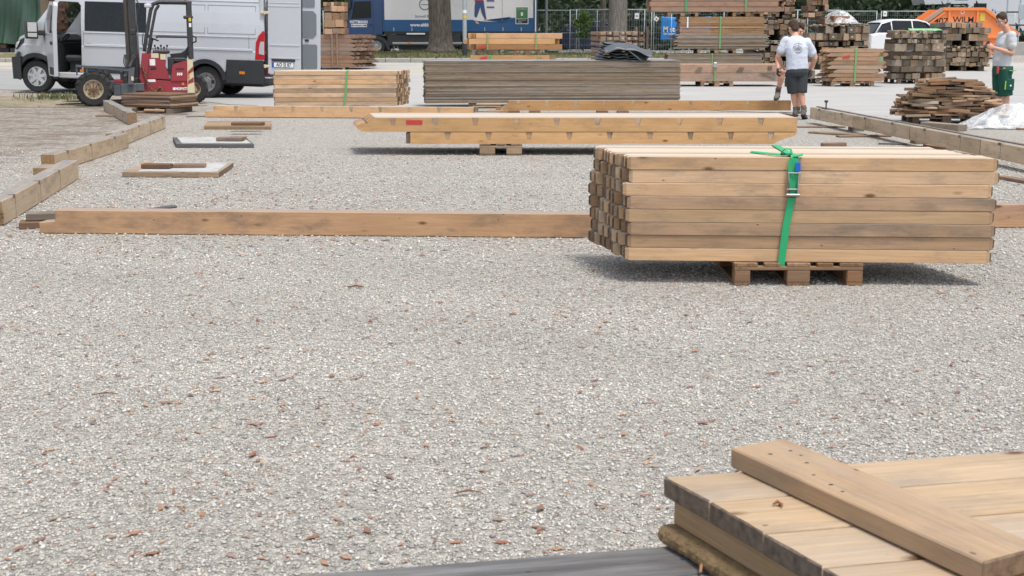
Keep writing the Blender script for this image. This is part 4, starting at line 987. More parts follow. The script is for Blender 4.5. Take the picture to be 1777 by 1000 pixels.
# O4 dark timbers before the skip
p4 = G(1673, 124)
for x, lab in ((-.62, 'left'), (0., 'middle'), (.62, 'right')): tag(piece('bearer_timber', None, 2.0, .2, .17, 'sleeper', (p4.x+x, p4.y+1.05, p4.z+.087), (0, 0, math.pi/2), (.6, .6, .6)), 'dark bearer below the timbers in front of the orange skip, %s one' % lab, 'wood block')
endstack('timber_stack', 'lower tier of dark grey timbers in front of the orange skip', (p4.x+.1, p4.y, p4.z+.18), -2, 1.55, .72, 2.1, (.18, .12), 'sleeper', 81, skip=.02)
for x, lab in ((-.6, 'left'), (.0, 'middle'), (.5, 'right')): tag(piece('bearer_timber', None, 2.0, .26, .16, 'sleeper', (p4.x+x, p4.y+1.05, p4.z+.985), (0, 0, math.pi/2), (.6, .6, .6)), 'dark spacer between the tiers in front of the orange skip, %s one' % lab, 'wood block')
endstack('timber_stack', 'upper tier of dark grey timbers in front of the orange skip', (p4.x+.05, p4.y, p4.z+1.07), -2, 1.65, .62, 2.1, (.24, .2), 'sleeper', 82, skip=.08)
# P6 stack beside the open van door
p6 = G(592, 122); S6 = thing('timber_stack', 'stack of red-brown beams with slanted ends beside the open van door', 'timber stack', (p6.x, p6.y, p6.z+.1), 0)
rs = random.Random(12)
for r in range(8):
    for c in range(6):
        h = .145; L = 1.9+rs.uniform(-.1, .1); xo = .12*c+.07*math.sin(r*1.9)-.1*(r > 6)
        b = MB(); b.prism([(-L/2, 0), (-L/2, h-.008), (L/2-.22, h-.008), (L/2-.02, h*.45), (L/2-.05, .01), (L/2-.1, 0)], 0, .17)
        o = b.build('beam', M['redbrown'], S6, False, (-.35+xo, .19*c, r*h)); o.color = (*tint(.75, 1.2, .05), 1)
for x in (-.9, .1): piece('bearer', S6, 1.2, .1, .1, 'sleeper', (x, .55, -.05), (0, 0, math.pi/2), tint())
b = MB()
for x in (-.30, -.12): b.b2((x-.03, -.05, .05), (x+.03, -.012, 1.2), .004)
b.b2((-.33, -.05, .02), (-.09, -.012, .06)); b.b2((-.33, -.05, 1.18), (-.09, -.012, 1.24)); b.build('crate_side', M['redbrown'], S6)
p = Vector((XD(580, p6.y, 1.8), p6.y, p6.z+.1+8*.145+.01))
endstack('timber_stack', 'upright brown bundle on top of the slanted-end beams by the van door', p, 0, .75, 1.12, 1.0, (.2, .26), 'redbrown', 91, skip=0., jd=.03)

# ------------------------------------------------------------------ M: loose wood pile on a pallet
pm = G(1648, 217)
pallet('dark pallet under the loose wood pile beside the standing man', (pm.x-.05, pm.y, 0), -4, 1.1, .9, 'sleeper')
WP = thing('wood_pile', 'heap of loose plank offcuts on a dark pallet beside the standing man', 'wood pile', (pm.x, pm.y, .147), -4)
rs = random.Random(17); z = 0.
for lay in range(15):
    k = lay/15; half = .82*(1-.62*k**1.6); y = -.12+.12*k; th = .038
    while y < .95-.2*k:
        w = rs.uniform(.07, .13); x = -half+rs.uniform(-.08, .1)
        while x < half-.1:
            L = rs.choice((.22, .3, .4, .5, .65)); L = min(L, half-x+.14)
            if rs.random() < .9:
                c = rs.choice((.65, .85, 1.1, 1.4, 1.8)); mt = rs.choice(('brown', 'dark_plank', 'used', 'redbrown', 'brown', 'sleeper'))
                piece('plank', WP, round(L, 2), round(w, 2), rs.choice((.028, .036, .05)), mt, (x+L/2, y+w/2+rs.uniform(-.03, .03), z+th/2+rs.uniform(-.006, .006)), (rs.uniform(-.06, .06), rs.uniform(-.07, .07), rs.gauss(0, .22)+(math.pi if rs.random() < .5 else 0)), (c*1.05, c, c*.92), .004)
            x += L*rs.uniform(.85, 1.15)
        y += w*(1.2 if y < .25 else 2.4)
    z += th*1.05
# ------------------------------------------------------------------ vehicles
def wheel(parent, c, r, w, face=-1, rim='steel', name='wheel', hub=True, spokes=0, lugs=0, rim_r=.6, n=32):
    """wheel with its axle along y; face = side (in y) that shows the rim"""
    o = obj(name, None, parent, c); o.empty_display_size = .1
    f = face; b = MB(); rr = r*rim_r
    b.lathe([(rr, f*w*.42), (rr*1.06, f*w*.5), (r*.9, f*w*.52), (r*.975, f*w*.44), (r, f*w*.3), (r, -f*w*.3), (r*.975, -f*w*.44), (r*.88, -f*w*.5), (rr, -f*w*.42)], (0, 0, 0), (0, 1, 0), n)
    if lugs:
        for k in range(lugs):
            for s in (-1, 1):
                a = 2*math.pi*(k+(.5 if s > 0 else 0))/lugs; a2 = a+2*math.pi*.8/lugs
                p0 = Vector((math.cos(a)*r*1.0, s*w*.47, math.sin(a)*r*1.0)); p1 = Vector((math.cos(a2)*r*1.012, s*w*.02, math.sin(a2)*r*1.012))
                b.bar(p0, p1, r*.1, r*.085)
                p2 = Vector((math.cos(a)*r*.84, s*w*.5, math.sin(a)*r*.84)); b.bar(p0, p2, r*.1, r*.06)
    b.build('tyre', M['tyre'], o, 35 if not lugs else False, fix=True)
    b = MB(); b.lathe([(rr*1.02, f*w*.47), (rr*.93, f*w*.47), (rr*.88, f*w*.30), (rr*.6, f*w*.26), (rr*.5, f*w*.36), (rr*.28, f*w*.38), (rr*.26, f*w*.46), (0.001, f*w*.47)], (0, 0, 0), (0, 1, 0), n)
    if spokes:
        for k in range(spokes):
            a = 2*math.pi*k/spokes+.2; d = Vector((math.cos(a), 0, math.sin(a)))
            b.bar(d*rr*.2+Vector((0, f*w*.45, 0)), d*rr*.96+Vector((0, f*w*.44, 0)), .03, rr*.34)
    b.build('rim', M[rim], o, 30, fix=True)
    b = MB(); k = 8
    for i in range(k):
        a = 2*math.pi*i/k
        if spokes: break
        b.cyl((math.cos(a)*rr*.72, f*w*.27, math.sin(a)*rr*.72), (math.cos(a)*rr*.72, f*w*.305, math.sin(a)*rr*.72), rr*.075, n=8)
    if b.v: b.build('rim_hole', M['black'], o)
    return o
def curved_panel(outline, holes, vf, cuts_z=(), cuts_u=()):
    """flat outline with holes (u, z) filled, cut along lines and bent by vf(u, z)"""
    bm = bmesh.new()
    for loop in [outline]+list(holes):
        vs = [bm.verts.new((p[0], 0, p[1])) for p in loop]
        for i in range(len(vs)): bm.edges.new((vs[i], vs[(i+1) % len(vs)]))
    bmesh.ops.triangle_fill(bm, use_beauty=True, edges=bm.edges[:], normal=(0, -1, 0))
    for z in cuts_z: bmesh.ops.bisect_plane(bm, geom=bm.verts[:]+bm.edges[:]+bm.faces[:], plane_co=(0, 0, z), plane_no=(0, 0, 1))
    for u in cuts_u: bmesh.ops.bisect_plane(bm, geom=bm.verts[:]+bm.edges[:]+bm.faces[:], plane_co=(u, 0, 0), plane_no=(1, 0, 0))
    for v in bm.verts: v.co.y = vf(v.co.x, v.co.z)
    bm.normal_update()
    me = bpy.data.meshes.new('p'); bm.to_mesh(me); bm.free(); return me
def arch(cu, cz, r, a0=0, a1=180, n=14): return [(cu+r*math.cos(R(a0+(a1-a0)*i/n)), cz+r*math.sin(R(a0+(a1-a0)*i/n))) for i in range(n+1)]

def build_van():
    WB = -4.035; VW = 2.02
    pr = G(357.5, 171); pf = Vector((pr.x-4.035*math.cos(R(5)), pr.y+4.035*math.sin(R(5)), 0)); pf.z = TZ(pf.x, pf.y)+.02
    t = thing('panel_van', 'white crew van with open driver door and open rear doors behind the red forklift', 'van', (pr.x, pr.y, pr.z), rot=(0, math.atan2(pf.z-pr.z, 4.035), R(-5)))
    white = M['white_paint']
    def tumble(z): return .0 if z < 1.45 else .13*((z-1.45)/1.05)**1.4
    def inset(u): return .30*max(0, (-u-4.15)/.62)**2
    def vf(u, z): return tumble(z)+inset(u)+(.02 if z < .55 else 0)+(-.012 if 1.08 < z < 1.12 else 0)
    top = [(1.30, 2.50), (1.22, 2.56), (.6, 2.585), (-1., 2.59), (-2.3, 2.57), (-2.9, 2.50), (-3.3, 2.32), (-3.62, 2.06), (-4.0, 1.58), (-4.15, 1.39), (-4.42, 1.27), (-4.56, 1.10), (-4.62, .92)]
    low = [(-4.60, .86)]+arch(WB, .40, .50, 125, 0)[::1]+[(-3.5, .36), (-.52, .36)]+arch(0, .40, .46, 180, 22)+[(.6, .86), (1.37, .88), (1.385, 1.6), (1.35, 2.2)]
    outline = top+low
    door_hole = [(-2.94, .40), (-2.92, 1.2), (-2.93, 2.02), (-3.0, 2.10), (-3.44, 2.11), (-3.78, 1.70), (-3.84, 1.3), (-3.74, .98), (-3.60, .75), (-3.52, .5), (-3.48, .40)]
    win = [(-2.82, 1.47), (-2.82, 2.06), (-2.78, 2.1), (-1.44, 2.1), (-1.40, 2.06), (-1.40, 1.47)]
    cz = (.55, 1.08, 1.12, 1.45, 1.7, 1.95, 2.2, 2.4); cu = (-4.15, -4.25, -4.35, -4.45, -4.53)
    me = curved_panel(outline, [door_hole, win], vf, cz, cu); me.materials.append(white)
    o = obj('side_wall', me, t); so = o.modifiers.new('s', 'SOLIDIFY'); so.thickness = .03; so.offset = -1
    me2 = curved_panel(outline, [[(-2.98, 1.42), (-2.98, 2.0), (-3.40, 2.05), (-3.74, 1.66), (-3.76, 1.42)], win], lambda u, z: VW-vf(u, z), cz, cu); me2.materials.append(white); me2.flip_normals()
    o = obj('side_wall', me2, t); so = o.modifiers.new('s', 'SOLIDIFY'); so.thickness = .03; so.offset = -1
    # roof, hood and windscreen follow the outline
    def cross(p, bow):
        u, z = p; v0 = vf(u, z); return [(u-bow*math.sin(math.pi*k/8)*(.0 if u > -3 else .18), v0+(VW-2*v0)*k/8, z+.05*math.sin(math.pi*k/8)*bow) for k in range(9)]
    def strip(a, b_, name, mat, bow=1.):
        m = MB(); m.loft([cross(p, bow) for p in top[a:b_]], False); m.build(name, mat, t, 40, fix=True)
    strip(0, 8, 'roof', white); strip(7, 10, 'windscreen', M['glass_clear']); strip(9, 13, 'hood', white)
    # rear frame round the opening
    b = MB()
    for (v0, v1, z0, z1) in ((.03, .14, .55, 2.5), (VW-.14, VW-.03, .55, 2.5), (.14, VW-.14, 2.38, 2.5), (.14, VW-.14, .5, .60)): b.b2((1.28, v0+.0, z0), (1.36, v1, z1), .01)
    b.build('rear_frame', white, t)
    b = MB(); b.b2((-3.5, .06, .34), (1.3, VW-.06, .42)); b.b2((-3.62, .06, .5), (-3.50, VW-.06, 1.15)); b.b2((-2.80, .06, .42), (-2.74, VW-.06, 1.3)); b.build('floor', M['black'], t)
    b = MB(); b.b2((-1.35, .08, .42), (-1.30, VW-.08, 2.45)); b.build('bulkhead', M['grey_trim'], t)
    b = MB(); b.b2((-1.28, VW-.10, .45), (1.25, VW-.06, 2.3)); b.build('lining', M['grey_trim'], t)
    # glazing
    g = [(-2.84, 1.45), (-2.84, 2.12), (-1.38, 2.12), (-1.38, 1.45)]
    m = curved_panel(g, [], lambda u, z: vf(u, z)-.004, (1.7, 1.95)); m.materials.append(M['glass']); obj('side_window', m, t)
    m = curved_panel(g, [], lambda u, z: VW-vf(u, z)+.004, (1.7, 1.95)); m.materials.append(M['glass_clear']); obj('side_window', m, t)
    m = curved_panel([(-2.98, 1.42), (-2.98, 2.0), (-3.40, 2.05), (-3.74, 1.66), (-3.76, 1.42)], [], lambda u, z: VW-vf(u, z)-.01, (1.7, 1.95)); m.materials.append(M['glass_clear']); obj('side_window', m, t)
    # pressed lines: raised mouldings on the flank
    def rail(p, q, z, h, d, mat=white, name='moulding'):
        b = MB(); b.b2((p, vf(0, z)-d, z), (q, vf(0, z)+.006, z+h), d*.45); return b.build(name, mat, t)
    rail(-2.86, 1.2, 1.405, .022, .014); rail(-2.86, 1.12, 1.10, .055, .016); rail(-3.0, 1.25, 2.2, .02, .012)
    for (u0, u1, z0, z1) in ((-1.30, .0, 1.48, 2.12), (.06, 1.18, 1.48, 2.12)):
        b = MB()
        for (a0, a1, c0, c1) in ((u0, u1, z0, z0+.012), (u0, u1, z1-.012, z1), (u0, u0+.012, z0, z1), (u1-.012, u1, z0, z1)):
            b.v += [(a0, vf(0, c0)-.004, c0), (a1, vf(0, c0)-.004, c0), (a1, vf(0, c1)-.004, c1), (a0, vf(0, c1)-.004, c1)]; n = len(b.v)-4; b.f.append([n, n+1, n+2, n+3])
        b.build('panel_seam', M['grey_seam'], t)
    b = MB()
    for u in (-2.88, -1.36, 1.02): b.b2((u, -.0035, .5), (u+.012, .01, 1.45))
    for (a, c) in (((-2.97, .93), (-2.85, 1.2)), ): b.b2((-2.82, -.003, .9), (-2.70, .002, .905)); b.b2((-2.82, -.003, 1.17), (-2.70, .002, 1.175)); b.b2((-2.82, -.003, .9), (-2.815, .002, 1.17)); b.b2((-2.705, -.003, .9), (-2.70, .002, 1.17))
    b.build('panel_seam', M['grey_seam'], t)
    # dark sills, wheel arch trims, bumpers
    b = MB(); b.b2((-2.9, -.02, .50), (-.5, .03, .66), .015); b.build('sill_trim', M['black'], t)
    b = MB(); b.b2((-3.5, -.005, .36), (-.5, .12, .49), .02); b.build('sill', white, t)
    def arch_trim(cu, a0, a1, r0, r1, name='wheel_arch'):
        b = MB(); n = 18; rings = []
        for i in range(n+1):
            a = R(a0+(a1-a0)*i/n); c, s_ = math.cos(a), math.sin(a)
            rings.append([(cu+c*r0, -.035+inset(cu+c*r0), .40+s_*r0), (cu+c*r1, -.04+inset(cu+c*r1), .40+s_*r1), (cu+c*r1, .05+inset(cu+c*r1), .40+s_*r1), (cu+c*r0, .28, .40+s_*r0)])
        b.loft(rings, True, True); b.build(name, M['black'], t, 40, fix=True)
    arch_trim(WB, -8, 150, .415, .515); arch_trim(0, 4, 182, .40, .50)
    for cu_ in (WB, 0):
        b = MB(); n = 14; b.loft([[(cu_+.45*math.cos(R(180*i/n)), y, .4+.45*math.sin(R(180*i/n))) for y in (.05, .36)] for i in range(n+1)], False); b.build('wheel_well', M['black'], t)
        b = MB(); b.prism([(cu_+.45*math.cos(R(180*i/n)), .4+.45*math.sin(R(180*i/n))) for i in range(n+1)], .355, .36); b.build('wheel_well', M['black'], t)
    b = MB(); b.prism([(.47, .38), (.50, .9), (1.36, .9), (1.40, .5), (1.36, .37)], -.025, .2); b.build('rear_cladding', M['black'], t)
    b = MB(); b.b2((1.30, -.01, .36), (1.50, VW+.01, .56), .03); b.b2((1.2, -.02, .5), (1.40, .1, .58), .02); b.build('rear_bumper', M['black'], t)
    b = MB(); b.b2((1.33, -.012, .50), (1.515, .3, .535), .008); b.build('bumper_strip', M['lamp_clear'], t)
    b = MB(); rings = []
    for i in range(15):
        v = -.02+(VW+.04)*i/14; q = (2*abs(v-VW/2)/(VW+.04)); x = -4.80+.27*q**3.2
        rings.append([(x+.12, v, .28), (x+.02, v, .32), (x-.01, v, .45), (x, v, .60), (x+.04, v, .64), (x+.05, v, .86), (x+.10, v, .93), (x+.14, v, .93), (x+.14, v, .3)])
    b.loft(rings, True, True); b.build('front_bumper', M['black'], t, 35, fix=True)
    b = MB(); b.prism([(-4.60, .30), (-4.62, .80), (-4.50, .82), (-4.44, .62), (-4.42, .42), (-4.44, .30)], .0, .18); b.build('bumper_corner', M['black'], t)
    # headlight
    b = MB(); pts = [(-4.53, .98), (-4.585, 1.0), (-4.53, 1.16), (-4.30, 1.25), (-4.32, 1.15), (-4.42, 1.06)]
    m = curved_panel(pts, [], lambda u, z: vf(u, z)-.02); m.materials.append(M['black']); o = obj('headlight', m, t); s_ = o.modifiers.new('s', 'SOLIDIFY'); s_.thickness = .06; s_.offset = -1
    m = curved_panel([(-4.53, 1.01), (-4.565, 1.03), (-4.52, 1.14), (-4.40, 1.2), (-4.45, 1.1)], [], lambda u, z: vf(u, z)-.03); m.materials.append(M['lamp_clear']); l2 = obj('lens', m, o)
    # tail light, markers
    b = MB(); b.prism([(1.17, .92), (1.395, .92), (1.40, 1.55), (1.36, 1.57), (1.26, 1.46), (1.19, 1.3)], -.012, .10); tl = b.build('tail_light', M['lamp_red'], t)
    b = MB(); b.prism([(1.26, 1.05), (1.385, 1.03), (1.385, 1.33), (1.30, 1.33), (1.27, 1.2)], -.02, -.013); b.build('lens', M['lamp_clear'], tl)
    b = MB(); b.b2((1.41, .02, .58), (1.50, .14, .78), .02); b.build('tail_light', M['lamp_red'], t)
    b = MB(); b.b2((.80, -.034, .58), (.93, -.02, .64), .004); b.build('side_marker', M['lamp_orange'], t)
    # wheels
    wheel(t, (0, .14, .372), .372, .235, -1, 'steel', rim_r=.58); wheel(t, (0, VW-.14, .372), .372, .235, 1, 'steel', rim_r=.58)
    wheel(t, (WB, .14, .372), .372, .235, -1, 'lamp_clear', rim_r=.60, spokes=7); wheel(t, (WB, VW-.14, .372), .372, .235, 1, 'lamp_clear', rim_r=.6, spokes=7)
    b = MB(); b.b2((-.1, .3, .3), (.1, VW-.3, .44), .03); b.b2((-4.1, .3, .25), (-3.4, VW-.3, .4), .03); b.b2((-3.4, .5, .28), (1.2, VW-.5, .345)); b.build('underbody', M['black'], t)
    # cab: seats, steering wheel, dashboard
    for v in (.38, 1.15, 1.6):
        s_ = obj('seat', None, t, (-3.0, v, .42)); b = MB(); b.b2((-.42, -.24, .30), (.08, .24, .46), .05); b.b2((-.3, -.18, 0), (.0, .18, .3)); b.build('cushion', M['black'], s_)
        b = MB(); b.prism([(.0, .4), (.14, .42), (.26, 1.1), (.15, 1.12)], -.24, .24); b.b2((.16, -.13, 1.13), (.27, .13, 1.35), .04); b.build('backrest', M['black'], s_)
    for v in (.38, 1.2, 1.65):
        s_ = obj('seat', None, t, (-1.75, v, .42)); b = MB(); b.b2((-.42, -.24, .3), (.08, .24, .46), .05); b.prism([(.0, .4), (.14, .42), (.26, 1.1), (.15, 1.12)], -.24, .24); b.b2((.16, -.13, 1.13), (.27, .13, 1.35), .04); b.build('backrest', M['black'], s_)
    b = MB(); b.prism([(-4.1, .75), (-4.15, 1.3), (-3.85, 1.34), (-3.62, 1.22), (-3.64, .8)], .10, VW-.10); b.build('dashboard', M['black'], t)
    b = MB(); b.tube([(math.cos(a)*.19*.75-3.55, .40+.19*math.sin(a), 1.24+math.cos(a)*.19*.62) for a in [2*math.pi*i/24 for i in range(25)]], .018, 6, False)
    b.cyl((-3.70, .4, 1.10), (-3.55, .4, 1.24), .03); b.bar((-3.62, .4, 1.17), (-3.43, .4, 1.35), .05, .02); b.build('steering_wheel', M['black'], t, True)
    # driver's door, open
    dr = obj('driver_door', None, t, (-3.80, .0, 0), (0, 0, R(-54)))
    dl = 3.80
    dpoly = [(u+dl, z) for u, z in [(-2.95, .42), (-2.93, 1.2), (-2.94, 2.0), (-3.02, 2.08), (-3.42, 2.09), (-3.76, 1.68), (-3.80, 1.3), (-3.72, .98), (-3.60, .75), (-3.52, .5), (-3.48, .42)]]
    dwin = [(u+dl, z) for u, z in [(-3.04, 1.36), (-3.03, 1.95), (-3.09, 2.0), (-3.40, 2.01), (-3.66, 1.68), (-3.68, 1.38)]]
    m = curved_panel(dpoly, [dwin], lambda u, z: tumble(z)*.9, (1.45, 1.7, 1.95)); m.materials.append(white); o = obj('door_panel', m, dr); s_ = o.modifiers.new('s', 'SOLIDIFY'); s_.thickness = .09; s_.offset = -1
    m = curved_panel(dwin, [], lambda u, z: tumble(z)*.9+.03, (1.45, 1.7, 1.95)); m.materials.append(M['glass_clear']); obj('door_glass', m, dr)
    m = curved_panel([(u+(.0), z) for u, z in [(.10, .9), (.08, 1.3), (.75, 1.33), (.76, .6), (.36, .6)]], [], lambda u, z: .1); m.materials.append(M['black']); obj('door_lining', m, dr)
    b = MB(); b.b2((.62, -.025, 1.12), (.78, .0, 1.2), .01); b.build('door_handle', M['black'], dr)
    b = MB(); b.b2((.45, -.012, .45), (.82, .002, .62), .008); b.build('lower_trim', M['black'], dr)
    mi = obj('mirror', None, dr, (.05, -.30, 1.42)); b = MB(); b.prism([(-.11, -.16), (-.13, .15), (-.08, .22), (.06, .22), (.09, .12), (.09, -.12), (.04, -.18)], -.13, .13); b.b2((-.02, .1, -.1), (.06, .34, .02), .02); b.build('housing', M['black'], mi)
    b = MB(); b.b2((.092, -.10, -.02), (.10, .10, .19)); b.b2((.092, -.10, -.14), (.10, .10, -.05)); b.build('mirror_glass', M['mirror'], mi)
    # rear doors
    def rear_door(name, hinge, ang, inner):
        d = obj(name, None, t, hinge, (0, 0, R(ang))); W_ = .80; out = -1 if not inner else 1
        b = MB(); b.prism([(.02, .62), (.02, 2.44), (.10, 2.47), (W_-.06, 2.47), (W_, 2.4), (W_, .62)], -.02, .025); b.build('door_panel', white, d)
        if not inner:
            for (q0, q1, q2, q3) in ((.05, 1.25, 1.28, -.03), (.03, 2.12, 2.15, -.027), (.03, 2.2, 2.215, -.027), (.06, .96, .99, -.028)):
                b = MB(); b.b2((q0, q3, q1), (W_-.03, -.018, q2), .004); b.build('pressing', white, d)
            b = MB(); b.b2((.10, -.034, .895), (.66, -.012, .955), .008); b.build('plate_recess', M['black'], d)
            pl = obj('number_plate', None, d, (.37, -.028, .82)); b = MB(); b.b2((-.26, -.004, -.057), (.26, .002, .057)); b.build('plate_border', M['black_flat'], pl)
            b = MB(); b.b2((-.21, -.007, -.05), (.253, -.0045, .05)); b.build('plate_field', M['white_flat'], pl); b = MB(); b.b2((-.253, -.007, -.05), (-.2105, -.0045, .05)); b.build('plate_stripe', M['plate_blue'], pl)
            text('plate_text', 'AÖ SJ 87', .112, M['black_flat'], pl, (.02, -.0085, 0), wide=.83, thick=.0015)
            b = MB(); b.cyl((-.035, -.009, .012), (-.035, -.0075, .012), .013, n=10); b.build('plate_seal', M['yellow'], pl)
            b = MB(); b.b2((-.012, -.02, .60), (.02, .03, 2.45)); b.b2((W_, -.022, .62), (W_+.018, .027, 2.45)); b.build('door_seal', M['black'], d)
        else:
            b = MB()
            def rr(x0, x1, z0, z1, r): return [(x0+r, z0), (x1-r, z0), (x1, z0+r), (x1, z1-r), (x1-r, z1), (x0+r, z1), (x0, z1-r), (x0, z0+r)]
            for q in (rr(.14, .70, 1.42, 2.06, .08), rr(.14, .72, .68, 1.26, .03), rr(.1, .66, 2.15, 2.38, .02)): b.prism(q, -.034, -.021)
            b.build('inner_lining', M['grey_trim'], d)
            b = MB(); b.b2((.16, -.06, 1.29), (.36, -.022, 1.40), .015); b.b2((.42, -.04, 1.33), (.52, -.022, 1.38), .004); b.b2((.1, -.05, 1.0), (.14, -.022, 1.1), .005); b.build('door_latch', M['black'], d)
            b = MB(); b.b2((.2, -.04, .63), (.42, -.021, .665)); b.build('inner_strip', flat('green_strip', (.2, .4, .22)), d)
        return d
    rear_door('rear_door', (1.455, .02, 0), -3, False); rear_door('rear_door', (1.40, VW-.02, 0), 14, True)
    for z in (.78, 1.98):
        b = MB(); b.b2((1.30, -.012, z-.03), (1.50, .03, z+.03), .008); b.cyl((1.40, -.02, z-.04), (1.40, -.02, z+.04), .018, n=8); b.build('door_hinge', M['cream'], t)
    b = MB(); b.b2((1.405, .04, .80), (1.45, .2, 1.05)); b.build('rear_pillar_trim', M['black'], t)
    b = MB()
    for v in (.10, .17): b.cyl((1.42, v, 1.1), (1.40, v, 2.4), .012, n=6)
    b.build('roof_rods', M['steel'], t, True)
M['grey_seam'] = flat('panel_gap', (.22, .23, .24))
build_van()

# ------------------------------------------------------------------ red truck-mounted forklift
def build_forklift():
    p = G(164, 186); t = thing('forklift', 'faded red three wheeled forklift with tall dark mast in front of the van', 'forklift', (p.x, p.y, p.z), 15)
    K = 84.4
    def U(px): return (px-164)/K/math.cos(R(15))
    def Z(py): return (186-py)/K
    red, dm = M['fork_red'], M['blackmetal']
    for v, f in ((.16, -1), (2.0, 1)):
        w = wheel(t, (0, v, .355), .345, .28, f, 'rust', rim_r=.56, lugs=16, n=28)
        b = MB()
        for k in range(8):
            a = 2*math.pi*k/8; b.cyl((math.cos(a)*.085, f*.09, math.sin(a)*.085), (math.cos(a)*.085, f*.14, math.sin(a)*.085), .018, n=6)
        b.lathe([(.05, f*.1), (.05, f*.15), (.03, f*.16), (0.001, f*.16)], (0, 0, 0), (0, 1, 0), 10); b.build('wheel_nuts', M['rust2'], w)
    wheel(t, (U(327), 1.05, .30), .30, .26, -1, 'rust', rim_r=.5, lugs=14, n=24)
    # chassis arms beside the front wheels
    for v in (.30, 1.86):
        b = MB(); b.b2((.0, v-.06, .30), (U(245), v+.06, .46), .01); b.build('chassis_arm', M['slate'], t)
        b = MB(); b.b2((U(195), v-.08, .22), (U(212), v+.07, .42), .01); b.b2((U(207), v-.1, Z(166)), (U(232), v+.08, Z(148)), .01); b.build('arm_plate', M['slate'], t)
    b = MB(); b.cyl((0, .2, .355), (0, 2.0, .355), .06); b.build('axle', dm, t)
    # mud guard bars above the wheels
    b = MB(); b.bar((U(138), .12, Z(116)), (U(228), .16, Z(125)), .08, .04); b.bar((U(139), .12, Z(116)), (U(139), .12, Z(132)), .04, .03); b.bar((U(155), .12, Z(118)), (U(155), .12, Z(128)), .04, .03); b.build('wheel_guard_bar', M['slate'], t)
    b = MB(); b.b2((U(144), .10, Z(127)), (U(150), .18, Z(122)), .01); b.build('marker_lamp', M['lamp_orange'], t)
    b = MB(); b.prism([(U(219), Z(149)), (U(222), Z(121)), (U(232), Z(119)), (U(229), Z(138)), (U(228), Z(149))], .12, .2); b.build('mast_bracket', M['slate'], t)
    b = MB(); b.b2((U(225), .11, Z(142)), (U(229), .118, Z(135))); b.build('sticker', M['cream'], t)
    b = MB(); b.prism([(U(195), Z(146)), (U(212), Z(148)), (U(211), Z(142)), (U(197), Z(141))], .3, 1.0); b.build('foot_plate', red, t)
    # mast: two rails, inner rails, cylinders, chains, carriage and forks
    mu = U(231)
    for v in (.66, 1.42):
        b = MB(); b.b2((mu-.075, v-.05, .12), (mu+.075, v+.05, 2.9), .012); b.build('mast_rail', dm, t)
        b = MB(); b.b2((mu-.16, v-.03, .1), (mu-.085, v+.03, 2.55), .01); b.build('inner_rail', M['mast_brown'], t)
    for v in (.86, 1.22):
        b = MB(); b.cyl((mu+.05, v, .3), (mu+.05, v, 1.7), .05, n=12); b.cyl((mu+.05, v, 1.7), (mu+.05, v, 2.6), .03, n=10); b.build('lift_cylinder', M['steel'], t, 40)
    for z in (.5, 1.5, 2.85):
        b = MB(); b.b2((mu-.05, .6, z-.05), (mu+.05, 1.48, z+.05), .01); b.build('mast_crosspiece', dm, t)
    b = MB(); b.b2((mu-.24, .4, .16), (mu-.16, 1.7, .62), .01); b.build('fork_carriage', dm, t)
    for v in (.55, 1.5):
        b = MB(); b.b2((mu-.30, v-.06, .05), (mu-.24, v+.06, .7), .006); b.prism([(mu-.24, .03), (mu-.24, .075), (U(120), .06), (U(100), .035), (U(100), .03)], v-.06, v+.06); b.build('fork', dm, t)
    # hoses
    def hose(pts, r=.012, mat='black', name='hose'):
        b = MB(); P = [Vector(q) for q in pts]; c = []
        for i in range(len(P)-1):
            a0, a1, a2, a3 = P[max(i-1, 0)], P[i], P[i+1], P[min(i+2, len(P)-1)]
            for k in range(6):
                s = k/6; c.append(.5*((2*a1)+(a2-a0)*s+(2*a0-5*a1+4*a2-a3)*s*s+(3*a1-a0-3*a2+a3)*s**3))
        c.append(P[-1]); b.tube(c, r, 6); b.build(name, M[mat], t, True)
    for k in range(3): hose([(U(216+2*k), .45, Z(98)), (U(214+3*k), .4, Z(112)), (U(219+2*k), .38, Z(120)), (U(225+k), .45, Z(112)), (U(228+3*k), .5, Z(102)), (U(234), .55, Z(98+k*3))], .014)
    hose([(U(238), .5, Z(0)), (U(244), .5, Z(15)), (U(240), .5, Z(30)), (U(238), .5, Z(60))], .014); hose([(U(248), .45, Z(62)), (U(246), .4, Z(80)), (U(252), .4, Z(92)), (U(258), .45, Z(96))], .012)
    # body
    b = MB(); b.prism([(U(234), Z(165)), (U(234), Z(152)), (U(246), Z(150)), (U(246), Z(140)), (U(288), Z(144)), (U(327), Z(144)), (U(327), Z(164))], .38, 1.72); b.build('chassis', red, t)
    b = MB(); b.prism([(U(243), Z(140)), (U(250), Z(95)), (U(284), Z(97)), (U(282), Z(118)), (U(288), Z(140))], .42, 1.1); b.build('engine_cover', red, t)
    b = MB(); b.prism([(U(244), Z(96)), (U(238), Z(140)), (U(244), Z(150)), (U(249), Z(148)), (U(256), Z(100)), (U(253), Z(95))], .36, .43); b.build('front_pillar', red, t)
    b = MB(); b.prism([(U(289), Z(144)), (U(293), Z(117)), (U(297), Z(114)), (U(326), Z(107)), (U(327), Z(144))], .36, 1.74); rc = b.build('rear_cover', red, t)
    b = MB(); b.b2((U(298), .354, Z(124)), (U(312), .36, Z(122.5))); b.build('grille_slot', M['maroon'], t)
    b = MB(); b.b2((U(286), .45, Z(126)), (U(296), 1.6, Z(104)), .01); b.b2((U(289), .5, Z(112)), (U(316), 1.6, Z(104)), .02); b.build('battery_box', M['black'], t)
    b = MB(); b.prism([(U(316), Z(165)), (U(318), Z(106)), (U(327), Z(108)), (U(328), Z(165))], .355, .37); b.build('hazard_panel', M['cream'], t)
